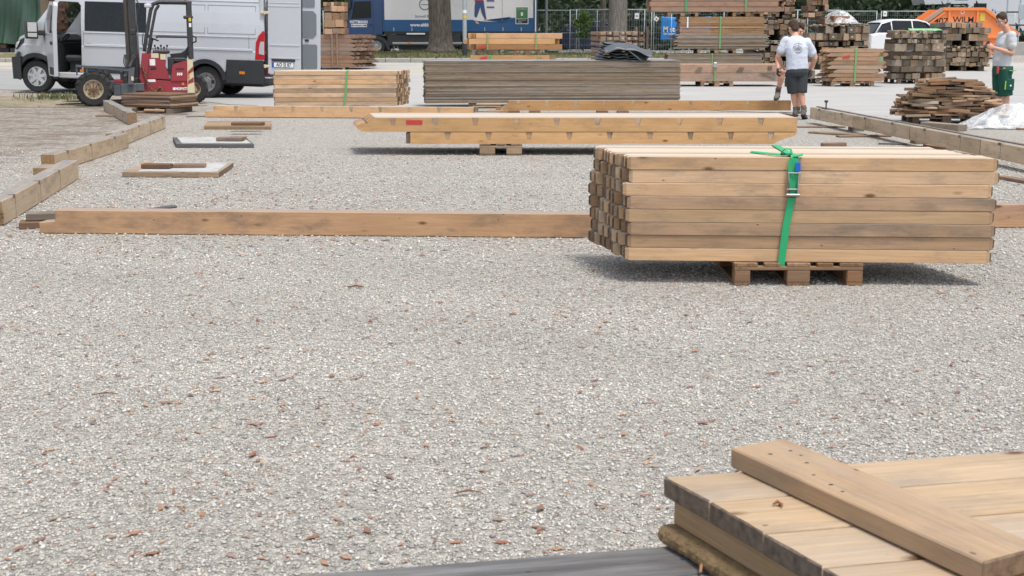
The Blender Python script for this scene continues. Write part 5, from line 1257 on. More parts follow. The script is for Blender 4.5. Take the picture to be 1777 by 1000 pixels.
    b = MB()
    for (y0, y1) in ((124, 134), (143, 150)): b.prism([(U(317), Z(y1)), (U(318), Z(y1-6)), (U(327), Z(y0-5)), (U(327), Z(y0+3))], .350, .3545)
    b.build('hazard_stripe', M['fork_red'], t)
    for py in (133, 138): b = MB(); b.cyl((U(319), .34, Z(py)), (U(319), .355, Z(py)), .022, n=10); b.build('rear_lamp', M['lamp_orange'], t)
    b = MB(); b.cyl((U(309), .345, Z(149.5)), (U(309), .362, Z(149.5)), .03, n=12); b.build('side_lamp', M['lamp_orange'], t)
    for (x0, x1, y0, y1, mt, nm) in ((259, 271, 104, 96, 'cream', 'sticker'), (274, 283, 107, 97.5, 'cream', 'sticker'), (256, 265, 117, 106, 'white_flat', 'sticker'), (257, 266, 124, 120, 'black_flat', 'sticker'), (251, 264, 145.5, 141, 'white_flat', 'sticker')):
        v = .414 if y0 < 130 else .374
        b = MB(); b.b2((U(x0), v, Z(y0)), (U(x1), v+.004, Z(y1))); b.build(nm, M[mt], t)
    text('lettering', 'M4', .085, M['white_flat'], t, (U(304), .355, Z(132.5)), thick=.004, shear=.15)
    text('lettering', 'MOFFETT', .075, M['white_flat'], t, (U(306.5), .374, Z(158)), wide=.78, thick=.004)
    b = MB(); b.b2((U(292), .372, Z(160)), (U(296), .378, Z(155.5))); b.build('emblem', M['white_flat'], t)
    # chain hanging on the side
    b = MB(); pts = [(U(241), .33, Z(115)), (U(245), .33, Z(124)), (U(248), .32, Z(138)), (U(252), .32, Z(152)), (U(258), .32, Z(160)), (U(266), .32, Z(162)), (U(270), .33, Z(157))]
    for i in range(len(pts)-1):
        a, c = Vector(pts[i]), Vector(pts[i+1]); n = max(2, int((c-a).length/.05))
        for k in range(n):
            q = a.lerp(c, (k+.5)/n); d = (c-a).normalized()*.034; b.tube([q-d+Vector((.012*(k % 2), 0, .0)), q+d+Vector((.012*(k % 2), 0, 0))], .017, 6)
    b.tube([(U(266), .32, Z(162)), (U(271), .3, Z(154)), (U(275), .3, Z(158)), (U(270), .3, Z(164))], .02, 6); b.build('chain', M['rust2'], t, True)
    # seat, steering, levers
    b = MB(); b.prism([(U(290), Z(98)), (U(292), Z(103)), (U(318), Z(106)), (U(324), Z(86)), (U(321), Z(84)), (U(316), Z(92)), (U(309), Z(96))], .6, 1.1); b.build('seat', M['black'], t)
    b = MB(); b.tube([(U(262)+.10*math.cos(a)*1.2, .85+.19*math.sin(a), Z(70.5)-.05*math.cos(a)) for a in [2*math.pi*i/20 for i in range(21)]], .016, 6, False); b.cyl((U(262), .85, Z(71)), (U(256), .85, Z(95)), .03); b.bar((U(262), .66, Z(71)), (U(262), 1.04, Z(71)), .02, .02); b.cyl((U(258), .72, Z(72)), (U(258), .72, Z(64)), .02, n=8); b.build('steering_wheel', M['black'], t, True)
    for k in range(5):
        b = MB(); b.cyl((U(268+4*k), .6, Z(96)), (U(266+5*k), .56, Z(84+k % 2*3)), .008, n=6); b.cyl((U(266+5*k), .56, Z(85+k % 2*3)), (U(265.5+5.1*k), .555, Z(81.5+k % 2*3)), .02, n=8); b.build('control_lever', M['black'], t, True)
    b = MB(); b.b2((U(262), .46, Z(97)), (U(290), .8, Z(91)), .02); b.build('console', M['black'], t)
    # overhead guard
    for v in (.44, 1.3):
        b = MB(); b.tube([(U(248), v, Z(93)), (U(252), v, Z(70)), (U(262), v, Z(22)), (U(267), v, Z(11)), (U(276), v, Z(8)), (U(330), v, Z(8))], .035, 8); b.build('guard_bar', dm, t, 40)
        b = MB(); b.tube([(U(254.5), v, Z(96)), (U(259), v, Z(70)), (U(270), v, Z(22)), (U(276), v, Z(13))], .028, 8); b.build('guard_bar', dm, t, 40)
        b = MB(); b.bar((U(325), v, Z(106)), (U(325.5), v, Z(7)), .07, .1, .01); b.build('guard_post', dm, t)
        b = MB(); b.tube([(U(268), v, Z(69)), (U(272), v, Z(67)), (U(322), v, Z(68))], .025, 8); b.build('guard_rail', dm, t, 40)
    for px in (276, 290, 304, 318):
        b = MB(); b.cyl((U(px), .44, Z(8)), (U(px), 1.3, Z(8)), .022, n=6); b.build('roof_bar', dm, t)
    b = MB(); b.cyl((U(320), .8, Z(6)), (U(320), .8, Z(0)), .025, n=8); b.cyl((U(320), .8, Z(0)), (U(320), .8, Z(-10)), .05, n=10); b.build('beacon', M['lamp_orange'], t)
    b = MB(); b.b2((U(252), .38, Z(18)), (U(264), .5, Z(11)), .02); b.build('work_lamp', M['lamp_clear'], t)
    b = MB(); b.tube([(U(328), .4, Z(78)), (U(334), .36, Z(76)), (U(334), .36, Z(69)), (U(329), .4, Z(66))], .018, 6); b.build('grab_handle', M['black'], t); b = MB(); b.b2((U(315), .40, Z(37)), (U(331), .5, Z(31)), .02); b.build('side_mirror', M['black'], t)
    for y0, y1, mt in ((41, 35, 'yellow'), (51, 44, 'white_flat')): b = MB(); b.b2((U(323.5), .398, Z(y0)), (U(327.5), .404, Z(y1))); b.build('sticker', M[mt], t)
M['slate'] = paint('slate_grey', (.075, .09, .105), .6, .1, .5, (.17, .14, .11), 5.)
M['mast_brown'] = paint('greasy_mast', (.05, .042, .036), .5, .2, .6, (.12, .08, .05), 6.)
M['rust2'] = paint('rust', (.17, .09, .05), .8, .1, .6, (.08, .045, .03), 12.)
build_forklift()

# ------------------------------------------------------------------ blue curtain-sided truck
def build_truck():
    Yt = 59.5; zt = TZ(0, Yt); x0 = XD(653, Yt, zt+.4); K = FPX/(Yt*_C-(zt-CAMH)*_S)
    t = thing('box_truck', 'blue truck with white and blue curtain side parked behind the trees', 'truck', (x0, Yt, zt), -2.5)
    gy_ = 51+(CAMH-zt)*K
    def U(px): return (px-653)/K
    def Z(py): return ZD(py, Yt)-zt
    W = 2.45; blue = M['truck_blue']
    b = MB(); b.prism([(U(600), Z(80)), (U(598), Z(60)), (U(599), Z(38)), (U(607), Z(6)), (U(611), Z(-16)), (U(620), Z(-26)), (U(664), Z(-28)), (U(664), Z(60)), (U(640), Z(60)), (U(632), Z(80))], .05, W-.05); b.build('cab', blue, t)
    b = MB(); b.prism([(U(610), Z(33)), (U(616), Z(3)), (U(645), Z(2)), (U(645), Z(31))], .036, .044); w = b.build('side_window', M['glass'], t)
    b = MB(); b.prism([(U(600.5), Z(36)), (U(609), Z(0)), (U(612), Z(0)), (U(604), Z(38))], .0, W); b.build('windscreen_edge', M['black'], t)
    b = MB(); b.b2((U(606), -.25, Z(16)), (U(611), -.02, Z(-12)), .03); b.b2((U(608), -.1, Z(4)), (U(613), .05, Z(1))); b.build('wing_mirror', M['black'], t)
    for u in (609, 648): b = MB(); b.b2((U(u), .044, Z(58)), (U(u)+.015, .0495, Z(0))); b.build('door_gap', M['black_flat'], t)
    b = MB(); b.b2((U(641), .03, Z(44)), (U(646), .05, Z(42)), .005); b.build('door_handle', M['black'], t)
    text('lettering', 'WITTMANN', .19, M['white_flat'], t, (U(623), .043, Z(38.5)), wide=.78, thick=.003)
    b = MB(); b.b2((U(609), .0455, Z(43)), (U(637), .0485, Z(41.8))); b.b2((U(609), .0455, Z(47)), (U(637), .0485, Z(46))); b.b2((U(609), .0455, Z(47)), (U(609.8), .0485, Z(42))); b.b2((U(636.2), .0455, Z(47)), (U(637), .0485, Z(42))); b.build('lettering_frame', M['white_flat'], t)
    text('lettering', 'RECYCLING', .1, M['white_flat'], t, (U(623), .043, Z(44.5)), wide=.95, thick=.001)
    # mud guard and step
    b = MB(); n = 12; r0, r1 = .47, .62; c = Z(86.5)
    b.prism([(r1*math.cos(R(180*i/n)), c+r1*math.sin(R(180*i/n))) for i in range(n+1)]+[(r0*math.cos(R(180-180*i/n)), c+r0*math.sin(R(180-180*i/n))) for i in range(n+1)], .02, .35); b.build('mudguard', M['black'], t)
    for x in (0, U(823)):
        for v, f in ((.17, -1), (W-.17, 1)): wheel(t, (x, v, .40), .40, .26, f, 'steel', rim_r=.56, n=24)
    b = MB(); b.b2((U(640), .8, .55), (U(925), W-.8, .85)); b.b2((-.3, .3, .35), (.3, W-.3, .45)); b.build('chassis', M['black'], t)
    b = MB(); b.b2((U(672), .06, .42), (U(800), .2, .9), .02); b.b2((U(690), .3, .25), (U(770), 1.4, .6), .03); b.build('side_guard', M['black'], t)
    b = MB(); b.b2((U(681), .04, Z(77)), (U(802), .07, Z(73.5)), .01); b.build('guard_rail', M['steel'], t)
    b = MB(); b.b2((U(707), .03, Z(76)), (U(713), .06, Z(73)), .005); b.build('side_marker', M['lamp_orange'], t)
    for px in (688, 700): b = MB(); b.cyl((U(px), .3, Z(64)), (U(px)+.3, .3, Z(64)), .12, n=12); b.build('air_tank', M['blackmetal'], t)
    # box: white upper curtain, blue lower band with a torn wave edge, posts and buckles
    zb, zs, ztop = Z(55), Z(34.5), Z(-45)
    b = MB(); b.b2((U(667), .05, zb-.12), (U(930), W-.05, zb)); b.build('load_floor', M['black'], t)
    b = MB(); b.b2((U(668), .03, zs), (U(925), W-.03, ztop)); b.build('curtain', M['curtain_white'], t)
    b = MB(); b.b2((U(668), .025, zb), (U(925), W-.025, zs), .004); b.build('curtain_band', M['curtain_blue'], t)
    b = MB(); b.prism([(U(838), zs-.02), (U(872), Z(37.2)), (U(876), Z(39)), (U(886), Z(29.5)), (U(884), Z(31)), (U(925), Z(31.5)), (U(925), zs-.05)], .012, .0245); b.build('torn_edge', M['curtain_blue'], t)
    b = MB(); b.prism([(U(822), zs-.03), (U(836), zs-.07), (U(872), Z(38.2)), (U(872), zs+.1), (U(822), zs+.1)], .016, .0235); b.build('torn_edge', M['curtain_white'], t)
    b = MB(); b.b2((U(925), .0, zb-.1), (U(930.5), W, ztop+.05), .01); b.b2((U(667), .0, ztop), (U(930), W, ztop+.12), .02); b.b2((U(664.5), .02, zb), (U(668), W-.02, ztop)); b.build('box_frame', blue, t)
    b = MB(); b.b2((U(928), -.012, zb), (U(930), -.002, ztop)); b.build('corner_edge', M['white_flat'], t)
    for k in range(9):
        px = 683+k*31.5; b = MB(); b.b2((U(px), .006, zb+.02), (U(px)+.045, .022, zb+.18), .004); b.build('curtain_buckle', M['steel'], t)
    b = MB(); b.b2((U(706), .0, Z(60)), (U(738), .04, Z(57.5))); b.build('marker_board', M['white_flat'], t)
    # print on the curtain
    y = .020
    b = MB(); b.lathe([(.24, 0), (.205, 0)], (U(738), .026, Z(8)), (0, 1, 0), 24); b.lathe([(.27, 0), (.25, 0)], (U(738), .026, Z(8)), (0, 1, 0), 9); b.b2((U(732), .024, Z(9)), (U(744), .028, Z(7.5))); b.build('round_emblem', M['grey_print'], t)
    text('lettering', 'Sinnvoll &', .17, M['grey_print'], t, (U(733), .024, Z(28.5)), wide=.95, thick=.002)
    text('lettering', 'www.altkleider', .21, M['white_flat'], t, (U(736), .017, Z(43.5)), wide=.95, thick=.005)
    # figure print: jeans legs and shoes
    def poly(name, pts, mat, yy=.018): b = MB(); b.prism([(U(px), Z(py)) for px, py in pts], yy-.002, yy); b.build(name, M[mat], t)
    poly('printed_figure', [(826, -3), (838, -3), (836, 8), (832, 18), (828, 30), (829, 37), (825.5, 37), (823.5, 26), (824, 12)], 'denim', .02)
    poly('printed_figure', [(833, -3), (839, -3), (841, 12), (843, 25), (844.5, 34), (841.5, 35), (836, 22), (833, 8)], 'denim', .0165)
    poly('printed_figure', [(825, 37), (829, 37), (832, 41.5), (829, 42), (826, 40.5)], 'skin_print', .0135); poly('printed_figure', [(841, 34), (844.5, 34), (847, 38.5), (842, 38)], 'skin_print', .0135)
    poly('printed_figure', [(823, -14), (839, -14), (839, 2), (824, 2)], 'red_print', .014)
    poly('printed_bar', [(845, 0), (858, 0), (858, 3), (845, 3)], 'purple', .02); poly('printed_bar', [(845, 11.5), (858, 11.5), (858, 14), (845, 14)], 'purple', .02)
    poly('printed_bar', [(871.5, -10), (872, -10), (872, 38), (871.5, 38)], 'grey_print', .0115)
    s = obj('printed_sign', None, t); 
    poly('sign', [(894.5, 12), (916.5, 12), (916.5, 42), (894.5, 42)], 'white_flat', .0105); poly('sign', [(895.5, 13), (915.5, 13), (915.5, 32.5), (895.5, 32.5)], 'sign_green', .008); poly('sign', [(895.5, 33), (915.5, 33), (915.5, 41), (895.5, 41)], 'black_flat', .008)
    bpy.data.objects.remove(s)
    text('lettering', 'ETHICS', .13, M['pale_txt'], t, (U(905.5), .004, Z(16)), wide=.95, thick=.002); text('lettering', 'II', .2, M['white_flat'], t, (U(905.5), .004, Z(25)), thick=.01)
    text('lettering', 'Unternehmen', .07, M['white_flat'], t, (U(905.5), .004, Z(35)), wide=.95); text('lettering', 'ethisch', .07, M['white_flat'], t, (U(902), .004, Z(38.5)))
    b = MB(); b.b2((U(929), .3, .4), (U(930), W-.3, .55)); b.build('rear_underrun', M['black'], t)
M['pale_txt'] = flat('pale_green_print', (.3, .42, .3))
build_truck()

# ------------------------------------------------------------------ cars
def car(label, loc, rz, paintm, L=4.5, H=1.5, W=1.8, face=-1):
    t = thing('parked_car', label, 'car', loc, rz); k = L/4.5; h = H/1.5
    def P(pts): return [(x*k, z*h) for x, z in pts]
    low = P([(-2.22, .35), (-2.25, .62), (-2.15, .82), (-1.2, .98), (-.9, 1.0), (1.9, 1.02), (2.2, .95), (2.25, .6), (2.2, .32)])
    wheels_u = (-1.38*k, 1.32*k)
    body = low+arch(wheels_u[1], .33, .37, -8, 188, 10)[::1]+arch(wheels_u[0], .33, .37, -8, 188, 10)
    rings = []
    for v, ins, sc in ((0., .10, .0), (.06, .02, .0), (.5, -.02, .0), (W-.5, -.02, 0.), (W-.06, .02, .0), (W, .10, .0)):
        rings.append([((x*(1-ins*.25), v, z) if z < .5 else (x*(1-ins*.25), v, z-(.05 if ins > .05 else 0))) for x, z in body])
    b = MB(); b.loft(rings, True, True); b.build('body', paintm, t, 35, fix=True)
    roof = P([(-.95, .98), (-.25, 1.42), (.1, 1.49), (1.2, 1.5), (1.75, 1.36), (2.05, 1.0)])
    rings = []
    for v, q in ((.07, .0), (.2, .62), (.27, 1.), (W-.27, 1.), (W-.2, .62), (W-.07, 0.)):
        rings.append([(x*(.94+.06*q)*1., v, .98*h+(z-.98*h)*(q*.98 if q else 0)+(.0)) for x, z in roof]+[(0, v, .9*h)])
    b = MB(); b.loft(rings, True, True); b.build('greenhouse', M['glass'], t, 30, fix=True)
    b = MB(); rf = P([(-.2, 1.44), (.1, 1.505), (1.2, 1.515), (1.72, 1.4)])
    b.loft([[(x, v, z+(.0 if .3 < v < W-.3 else -.03)) for v in (.25, .32, W/2, W-.32, W-.25)] for x, z in rf], False); o = b.build('roof', paintm, t, 40); s_ = o.modifiers.new('s', 'SOLIDIFY'); s_.thickness = .03
    for sgn, v0 in ((1, .075), (-1, W-.075)):
        b = MB(); vv = [(x*.97, v0+sgn*.19*((z-.98*h)/(.52*h)), z) for x, z in roof]
        b.tube(vv, .03, 6)
        for x in (.35*k, 1.25*k): b.tube([(x, v0, .98*h), (x+.02, v0+sgn*.19, 1.48*h)], .025, 6)
        b.build('window_frame', paintm, t, True)
    for u in wheels_u:
        for v, f in ((.12, -1), (W-.12, 1)): wheel(t, (u, v, .33), .33, .21, f, 'steel', rim_r=.66, spokes=7, n=24)
    b = MB(); b.b2((-2.0*k, .15, .18), (2.0*k, W-.15, .4)); b.build('underbody', M['black'], t)
    b = MB(); b.b2((2.0*k, .02, .72*h), (2.255*k, .3, .86*h), .02); b.build('rear_lamp', M['lamp_red'], t); b = MB(); b.b2((-2.2*k, .02, .66*h), (-1.95*k, .3, .80*h), .02); b.build('headlamp', M['lamp_clear'], t)
    b = MB(); b.b2((-.75*k, -.14, 1.0*h), (-.6*k, .02, 1.13*h), .03); b.build('wing_mirror', paintm, t)
    for u in (.3*k, 1.2*k): b = MB(); b.b2((u, -.012, .84*h), (u+.16, .03, .87*h), .004); b.build('door_handle', paintm, t)
    return t
Yc = 64.; X = XD(1006, Yc, .9)
car('dark blue hatchback parked behind the wire fence', (X, Yc, TZ(X, Yc)), 6, M['car_blue'], 4.0, 1.5)
Yc = 55.; X = XD(1541, Yc, 1.)
car('white estate car parked beside the orange skip', (X+.6, Yc, TZ(X, Yc)+.02), 188, M['car_white'], 4.4, 1.55)

# ------------------------------------------------------------------ orange skip
def build_skip():
    Ys = 54.5; zs = TZ(0, Ys)+.08; xc = XD(1680, Ys, 1.3); K = FPX/(Ys*_C-(1.2-CAMH)*_S)
    t = thing('skip_container', 'orange steel skip with black lettering behind the dark timber stack', 'skip', (xc, Ys, zs), 0)
    def U(px): return (px-1680)/K
    def Z(py): return ZD(py, Ys)-zs
    W = 1.9; zl, zm, zt = .06, Z(65), Z(16)
    prof = [(U(1640), zl), (U(1576), zm+.15), (U(1633), zt), (U(1706), zt), (U(1765), zm+.15), (U(1718), zl)]
    b = MB(); b.prism(prof, .03, .09); b.build('side_plate', M['orange'], t); b = MB(); b.prism(prof, W-.09, W-.03); b.build('side_plate', M['orange'], t)
    for i, j in ((0, 1), (4, 5), (5, 0)):
        a, c = Vector((prof[i][0], W/2, prof[i][1])), Vector((prof[j][0], W/2, prof[j][1])); b = MB(); b.bar(a, c, W-.06, .05); b.build('end_plate' if (i, j) != (5, 0) else 'floor_plate', M['orange'], t)
    def rib(p, q, w=.09, d=.07, mat='orange', name='rib', v=.0):
        b = MB(); b.bar((p[0], v, p[1]), (q[0], v, q[1]), d, w, .008); b.build(name, M[mat], t)
    rib((U(1576), zm+.15), (U(1633), zt), .16, .12, 'skip_grey', 'top_rim'); rib((U(1585), zm+.1), (U(1637), zt-.12)); rib((U(1633), zt), (U(1706), zt), .12, .12, name='top_rim'); rib((U(1706), zt), (U(1765), zm+.15), .12, .12, name='top_rim')
    rib((U(1645), zt), (U(1645), zl)); rib((U(1694), zt), (U(1694), zl)); rib((U(1600), zm), (U(1760), zm), .1); rib((U(1640), zl), (U(1576), zm+.15), .08); rib((U(1718), zl), (U(1765), zm+.15), .08)
    for px in (1655, 1668, 1680): b = MB(); b.cyl((U(px), -.02, zt+.04), (U(px)+.12, -.02, zt+.1), .03, n=6); b.build('lid_hinge', M['blackmetal'], t)
    b = MB(); b.b2((U(1668), .0, zt+.02), (U(1690), .3, zt+.05)); b.build('lid_edge', M['blackmetal'], t)
    text('lettering', '407', .34, M['black_flat'], t, (U(1632), .026, Z(37)), wide=1.1, thick=.006); text('lettering', 'WILM', .34, M['black_flat'], t, (U(1670.5), .026, Z(35)), wide=1., thick=.006)
    b = MB(); b.b2((U(1698.5), .018, Z(36.5)), (U(1707.5), .028, Z(23))); b.build('sticker', M['yellow'], t)
    b = MB(); b.lathe([(.09, 0), (.06, 0)], (U(1668), .025, Z(21)), (0, 1, 0), 12); b.build('emblem', M['white_soft'], t)
    for u in (U(1660), U(1700)): b = MB(); b.cyl((u, -.08, .45), (u, .03, .45), .05, n=10); b.build('lifting_pin', M['blackmetal'], t)
M['skip_grey'] = paint('worn_orange', (.36, .27, .22), .7, .1, .6, (.5, .2, .1), 5.)
build_skip()
# ------------------------------------------------------------------ white motorhome far right, gate and low wall
def build_motorhome():
    Ym = 74.; zm = TZ(0, Ym); xc = XD(1670, Ym, 2.); K = FPX/(Ym*_C); t = thing('motorhome', 'white motorhome with overhanging front behind the orange skip', 'motorhome', (xc, Ym, zm), 0)
    def U(px): return (px-1670)/K
    def Z(py): return ZD(py, Ym)-zm
    b = MB(); b.prism([(U(1601), Z(0)), (U(1604), Z(8)), (U(1640), Z(7)), (U(1678), Z(6.5)), (U(1680), Z(60)), (U(1690), Z(62)), (U(1850), Z(62)), (U(1850), Z(-45)), (U(1612), Z(-45)), (U(1603), Z(-20))], 0, 2.3); b.build('body', M['white_paint'], t)
    b = MB(); b.b2((U(1688), -.02, Z(14)), (U(1710), .0, Z(6)), .01); b.build('window', M['glass'], t); b = MB(); b.b2((U(1630), -.02, Z(-10)), (U(1665), 0, Z(-24)), .01); b.build('window', M['glass'], t)
    b = MB(); b.prism([(U(1606), Z(62)), (U(1604), Z(42)), (U(1625), Z(36)), (U(1648), Z(9)), (U(1682), Z(9)), (U(1682), Z(62))], .12, 2.18); b.build('cab', M['white_paint'], t)
    b = MB(); b.prism([(U(1630), Z(34)), (U(1650), Z(11)), (U(1676), Z(11)), (U(1676), Z(34))], .1, .119); b.build('cab_window', M['glass'], t)
    b = MB(); b.b2((U(1655), -.012, Z(0.5)), (U(1678), -.001, Z(-.5))); b.build('trim_strip', M['grey_trim'], t)
    for u in (U(1630), U(1790)): wheel(t, (u, .2, .36), .36, .22, -1, 'steel', n=20); wheel(t, (u, 2.1, .36), .36, .22, 1, 'steel', n=20)
    Yg = 62.; zg = TZ(0, Yg)
    g = thing('metal_gate', 'grey metal gate panel at the far right edge behind the standing man', 'gate', (XD(1768, Yg, 1.5), Yg, zg), 0); K2 = FPX/(Yg*_C)
    for u in (-.6, 0., .6, 1.2): b = MB(); b.b2((u-.03, 0, .1), (u+.03, .06, 2.6), .006); b.build('upright', M['galv'], g)
    for z in (.15, 1.0, 1.3, 1.9, 2.55): b = MB(); b.b2((-.62, -.01, z), (1.25, .05, z+.07), .006); b.build('rail', M['blackmetal'], g)
    b = MB(); b.b2((-.1, -.06, 1.6), (1.2, -.015, 2.3), .01); b.build('sign_plate', M['galv'], g); text('lettering', 'N', .3, M['black_flat'], g, (.25, -.066, 2.2))
    w = thing('low_wall', 'low concrete wall at the far right edge', 'wall', (XD(1790, 59.), 59., TZ(0, 59.)), 0)
    for k in range(4): b = MB(); b.box((-1.0+k*1.51, .1, .28), (1.5, .25, .62), .02); b.build('concrete_block', M['concrete'], w)
build_motorhome()
# ------------------------------------------------------------------ people
def remeshed(b, name, mat, parent, voxel=.012, smooth=3, fac=.5):
    me = b.mesh(name, mat); o = bpy.data.objects.new(name+'_src', me); COL.objects.link(o)
    m = o.modifiers.new('r', 'REMESH'); m.mode = 'VOXEL'; m.voxel_size = voxel; m.use_smooth_shade = True
    if smooth: s = o.modifiers.new('s', 'SMOOTH'); s.iterations = smooth; s.factor = fac
    me2 = bpy.data.meshes.new_from_object(o.evaluated_get(bpy.context.evaluated_depsgraph_get())); bpy.data.objects.remove(o); bpy.data.meshes.remove(me)
    me2.name = name; me2.materials.clear(); me2.materials.append(mat)
    me2.polygons.foreach_set('use_smooth', [True]*len(me2.polygons))
    return obj(name, me2, parent)
def ball(b, c, r, n=12, m=8, R3=None):
    c = Vector(c); r = Vector(r if isinstance(r, (tuple, list)) else (r, r, r)); i0 = len(b.v)
    b.v.append(None)
    pts = []
    for i in range(1, m):
        a = math.pi*i/m
        for j in range(n):
            t = 2*math.pi*j/n; pts.append(Vector((math.sin(a)*math.cos(t)*r.x, math.sin(a)*math.sin(t)*r.y, math.cos(a)*r.z)))
    def tr(p): return tuple(c+(R3 @ p if R3 is not None else p))
    b.v[i0] = tr(Vector((0, 0, r.z))); b.v += [tr(p) for p in pts]; b.v.append(tr(Vector((0, 0, -r.z)))); last = len(b.v)-1
    for j in range(n): b.f.append([i0, i0+1+j, i0+1+(j+1) % n])
    for i in range(m-2):
        for j in range(n): b.f.append([i0+1+i*n+j, i0+1+(i+1)*n+j, i0+1+(i+1)*n+(j+1) % n, i0+1+i*n+(j+1) % n])
    for j in range(n): b.f.append([last, last-n+(j+1) % n, last-n+j])
    return b
def limb(b, pts, rs, n=12):
    b.tube(pts, rs, n)
    for p, r in zip(pts, rs): ball(b, p, r*.995 if not isinstance(r, tuple) else r[0]*.99, 12, 8)
def hand(b, wrist, d, up, side, grip=.5, L=.18):
    """palm and five curled fingers; d = along the hand, up = back of the hand, side = towards the thumb"""
    wrist, d, up, side = Vector(wrist), Vector(d).normalized(), Vector(up).normalized(), Vector(side).normalized()
    palm = wrist+d*.05
    b.tube([wrist-d*.01, wrist+d*.03, wrist+d*.085], [(.028, .022), (.042, .02), (.042, .016)], 10, up=side)
    for k, (o, l) in enumerate(((.030, .072), (.010, .08), (-.011, .074), (-.031, .058))):
        p = wrist+d*.08+side*o; c1 = (d*math.cos(grip*.8)-up*math.sin(grip*.8)); c2 = (d*math.cos(grip*2.)-up*math.sin(grip*2.))
        b.tube([p-d*.01, p+c1*l*.45, p+c1*l*.45+c2*l*.55], [.0098, .0092, .0078], 8)
    p = wrist+d*.028+side*.034; q = (d*.6+side*.75-up*.25).normalized(); b.tube([p, p+q*.034, p+q*.034+(d*.9-up*.4+side*.1).normalized()*.034], [.0125, .0105, .009], 8)
def torso_rings(pts, n=20):
    """pts: (centre, half width, half depth, right vector)"""
    rings = []
    for c, hw, hd, rt, up in pts:
        c, rt = Vector(c), Vector(rt).normalized(); fw = Vector(up).normalized().cross(rt).normalized()
        rings.append([c+rt*hw*math.copysign(abs(math.cos(a))**.8, math.cos(a))+fw*hd*math.copysign(abs(math.sin(a))**.85, math.sin(a)) for a in [2*math.pi*i/n for i in range(n)]])
    return rings
def head(b, c, R3, h=.235):
    """head centred at c, facing local -y"""
    k = h/.235; T = lambda p: Vector(c)+R3 @ (Vector(p)*k)
    ball(b, T((0, .012, .025)), (.076*k, .096*k, .092*k), 16, 12, R3)          # skull
    ball(b, T((0, -.022, -.05)), (.058*k, .066*k, .068*k), 14, 10, R3)         # jaw
    ball(b, T((0, -.066, -.092)), (.026*k, .022*k, .02*k), 10, 8, R3)          # chin
    b.tube([T((0, -.084, .012)), T((0, -.104, -.025)), T((0, -.094, -.036))], [.011*k, .016*k, .012*k], 8)   # nose
    for s in (-1, 1):
        ball(b, T((s*.079, .012, -.012)), (.011*k, .02*k, .032*k), 8, 8, R3)    # ear
        ball(b, T((s*.036, -.082, .026)), (.024*k, .012*k, .01*k), 8, 6, R3)    # brow
        ball(b, T((s*.045, -.066, -.028)), (.022*k, .02*k, .02*k), 8, 6, R3)    # cheek
    ball(b, T((0, -.088, -.062)), (.024*k, .01*k, .009*k), 8, 6, R3)           # lips
def face_parts(body, c, R3, h=.235):
    k = h/.235; T = lambda p: Vector(c)+R3 @ (Vector(p)*k)
    for s in (-1, 1):
        b = MB(); ball(b, T((s*.033, -.081, .004)), (.013*k, .009*k, .008*k), 10, 8, R3); e = b.build('eye', M['white_flat'], body, True)
        b = MB(); ball(b, T((s*.033, -.088, .004)), (.006*k, .004*k, .006*k), 8, 6, R3); b.build('iris', M['black_flat'], body, True)
        b = MB(); b.tube([T((s*.018, -.093, .022)), T((s*.036, -.092, .027)), T((s*.055, -.08, .02))], .0045*k, 6); b.build('eyebrow', M['hair'], body, True)
    b = MB(); b.tube([T((-.022, -.094, -.061)), T((0, -.1, -.06)), T((.022, -.094, -.061))], .0032*k, 6); b.build('mouth', flat('lips', (.3, .11, .09)), body, True)
def hair(b, c, R3, h=.235, long_=.0):
    k = h/.235; T = lambda p: Vector(c)+R3 @ (Vector(p)*k); rs = random.Random(3)
    ball(b, T((0, .022, .04)), (.083*k, .098*k, .09*k), 16, 12, R3); ball(b, T((0, .06, -.015)), (.07*k, .055*k, .07*k), 12, 10, R3)
    for i in range(46):
        a = rs.uniform(0, 6.283); q = rs.uniform(.25, 1.2); p = Vector((math.sin(q)*math.cos(a)*.082, .02+math.sin(q)*math.sin(a)*.096, .04+math.cos(q)*.09))
        if p.y < -.045 and p.z < .075: continue
        ball(b, T(p), rs.uniform(.013, .024)*k, 7, 6, R3)
def boot(parent, ankle, toe, zsole, sock='boot', hgt=.13):
    """work boot: upper and sole"""
    a, tt = Vector(ankle), Vector(toe); b = MB()
    f = (tt-a); f.z = 0; L = f.length; f.normalize(); s = Vector((-f.y, f.x, 0)); heel = a-f*.07; heel.z = zsole; 
    t3 = Vector((tt.x, tt.y, tt.z))
    b.tube([a+Vector((0, 0, hgt*.55)), a+Vector((0, 0, .02)), a+f*.0-Vector((0, 0, .03))], [.054, .05, .056], 12)
    h0 = Vector((heel.x, heel.y, a.z-.055)); base = [h0, h0.lerp(t3, .35), h0.lerp(t3, .7), h0.lerp(t3, .93), t3]
    b.tube([q+Vector((0, 0, dz)) for q, dz in zip(base, (.02, .03, .018, .008, .0))], [(.036, .04), (.042, .05), (.05, .042), (.044, .034), (.02, .02)], 12, up=s)
    remeshed(b, 'boot', M['boot'], parent, .009, 3)
    b = MB(); b.tube([q+Vector((0, 0, -.022)) for q in base], [(.036, .014), (.042, .014), (.052, .014), (.044, .013), (.02, .01)], 12, up=s); b.build('boot_sole', M['sole'], parent, 40)

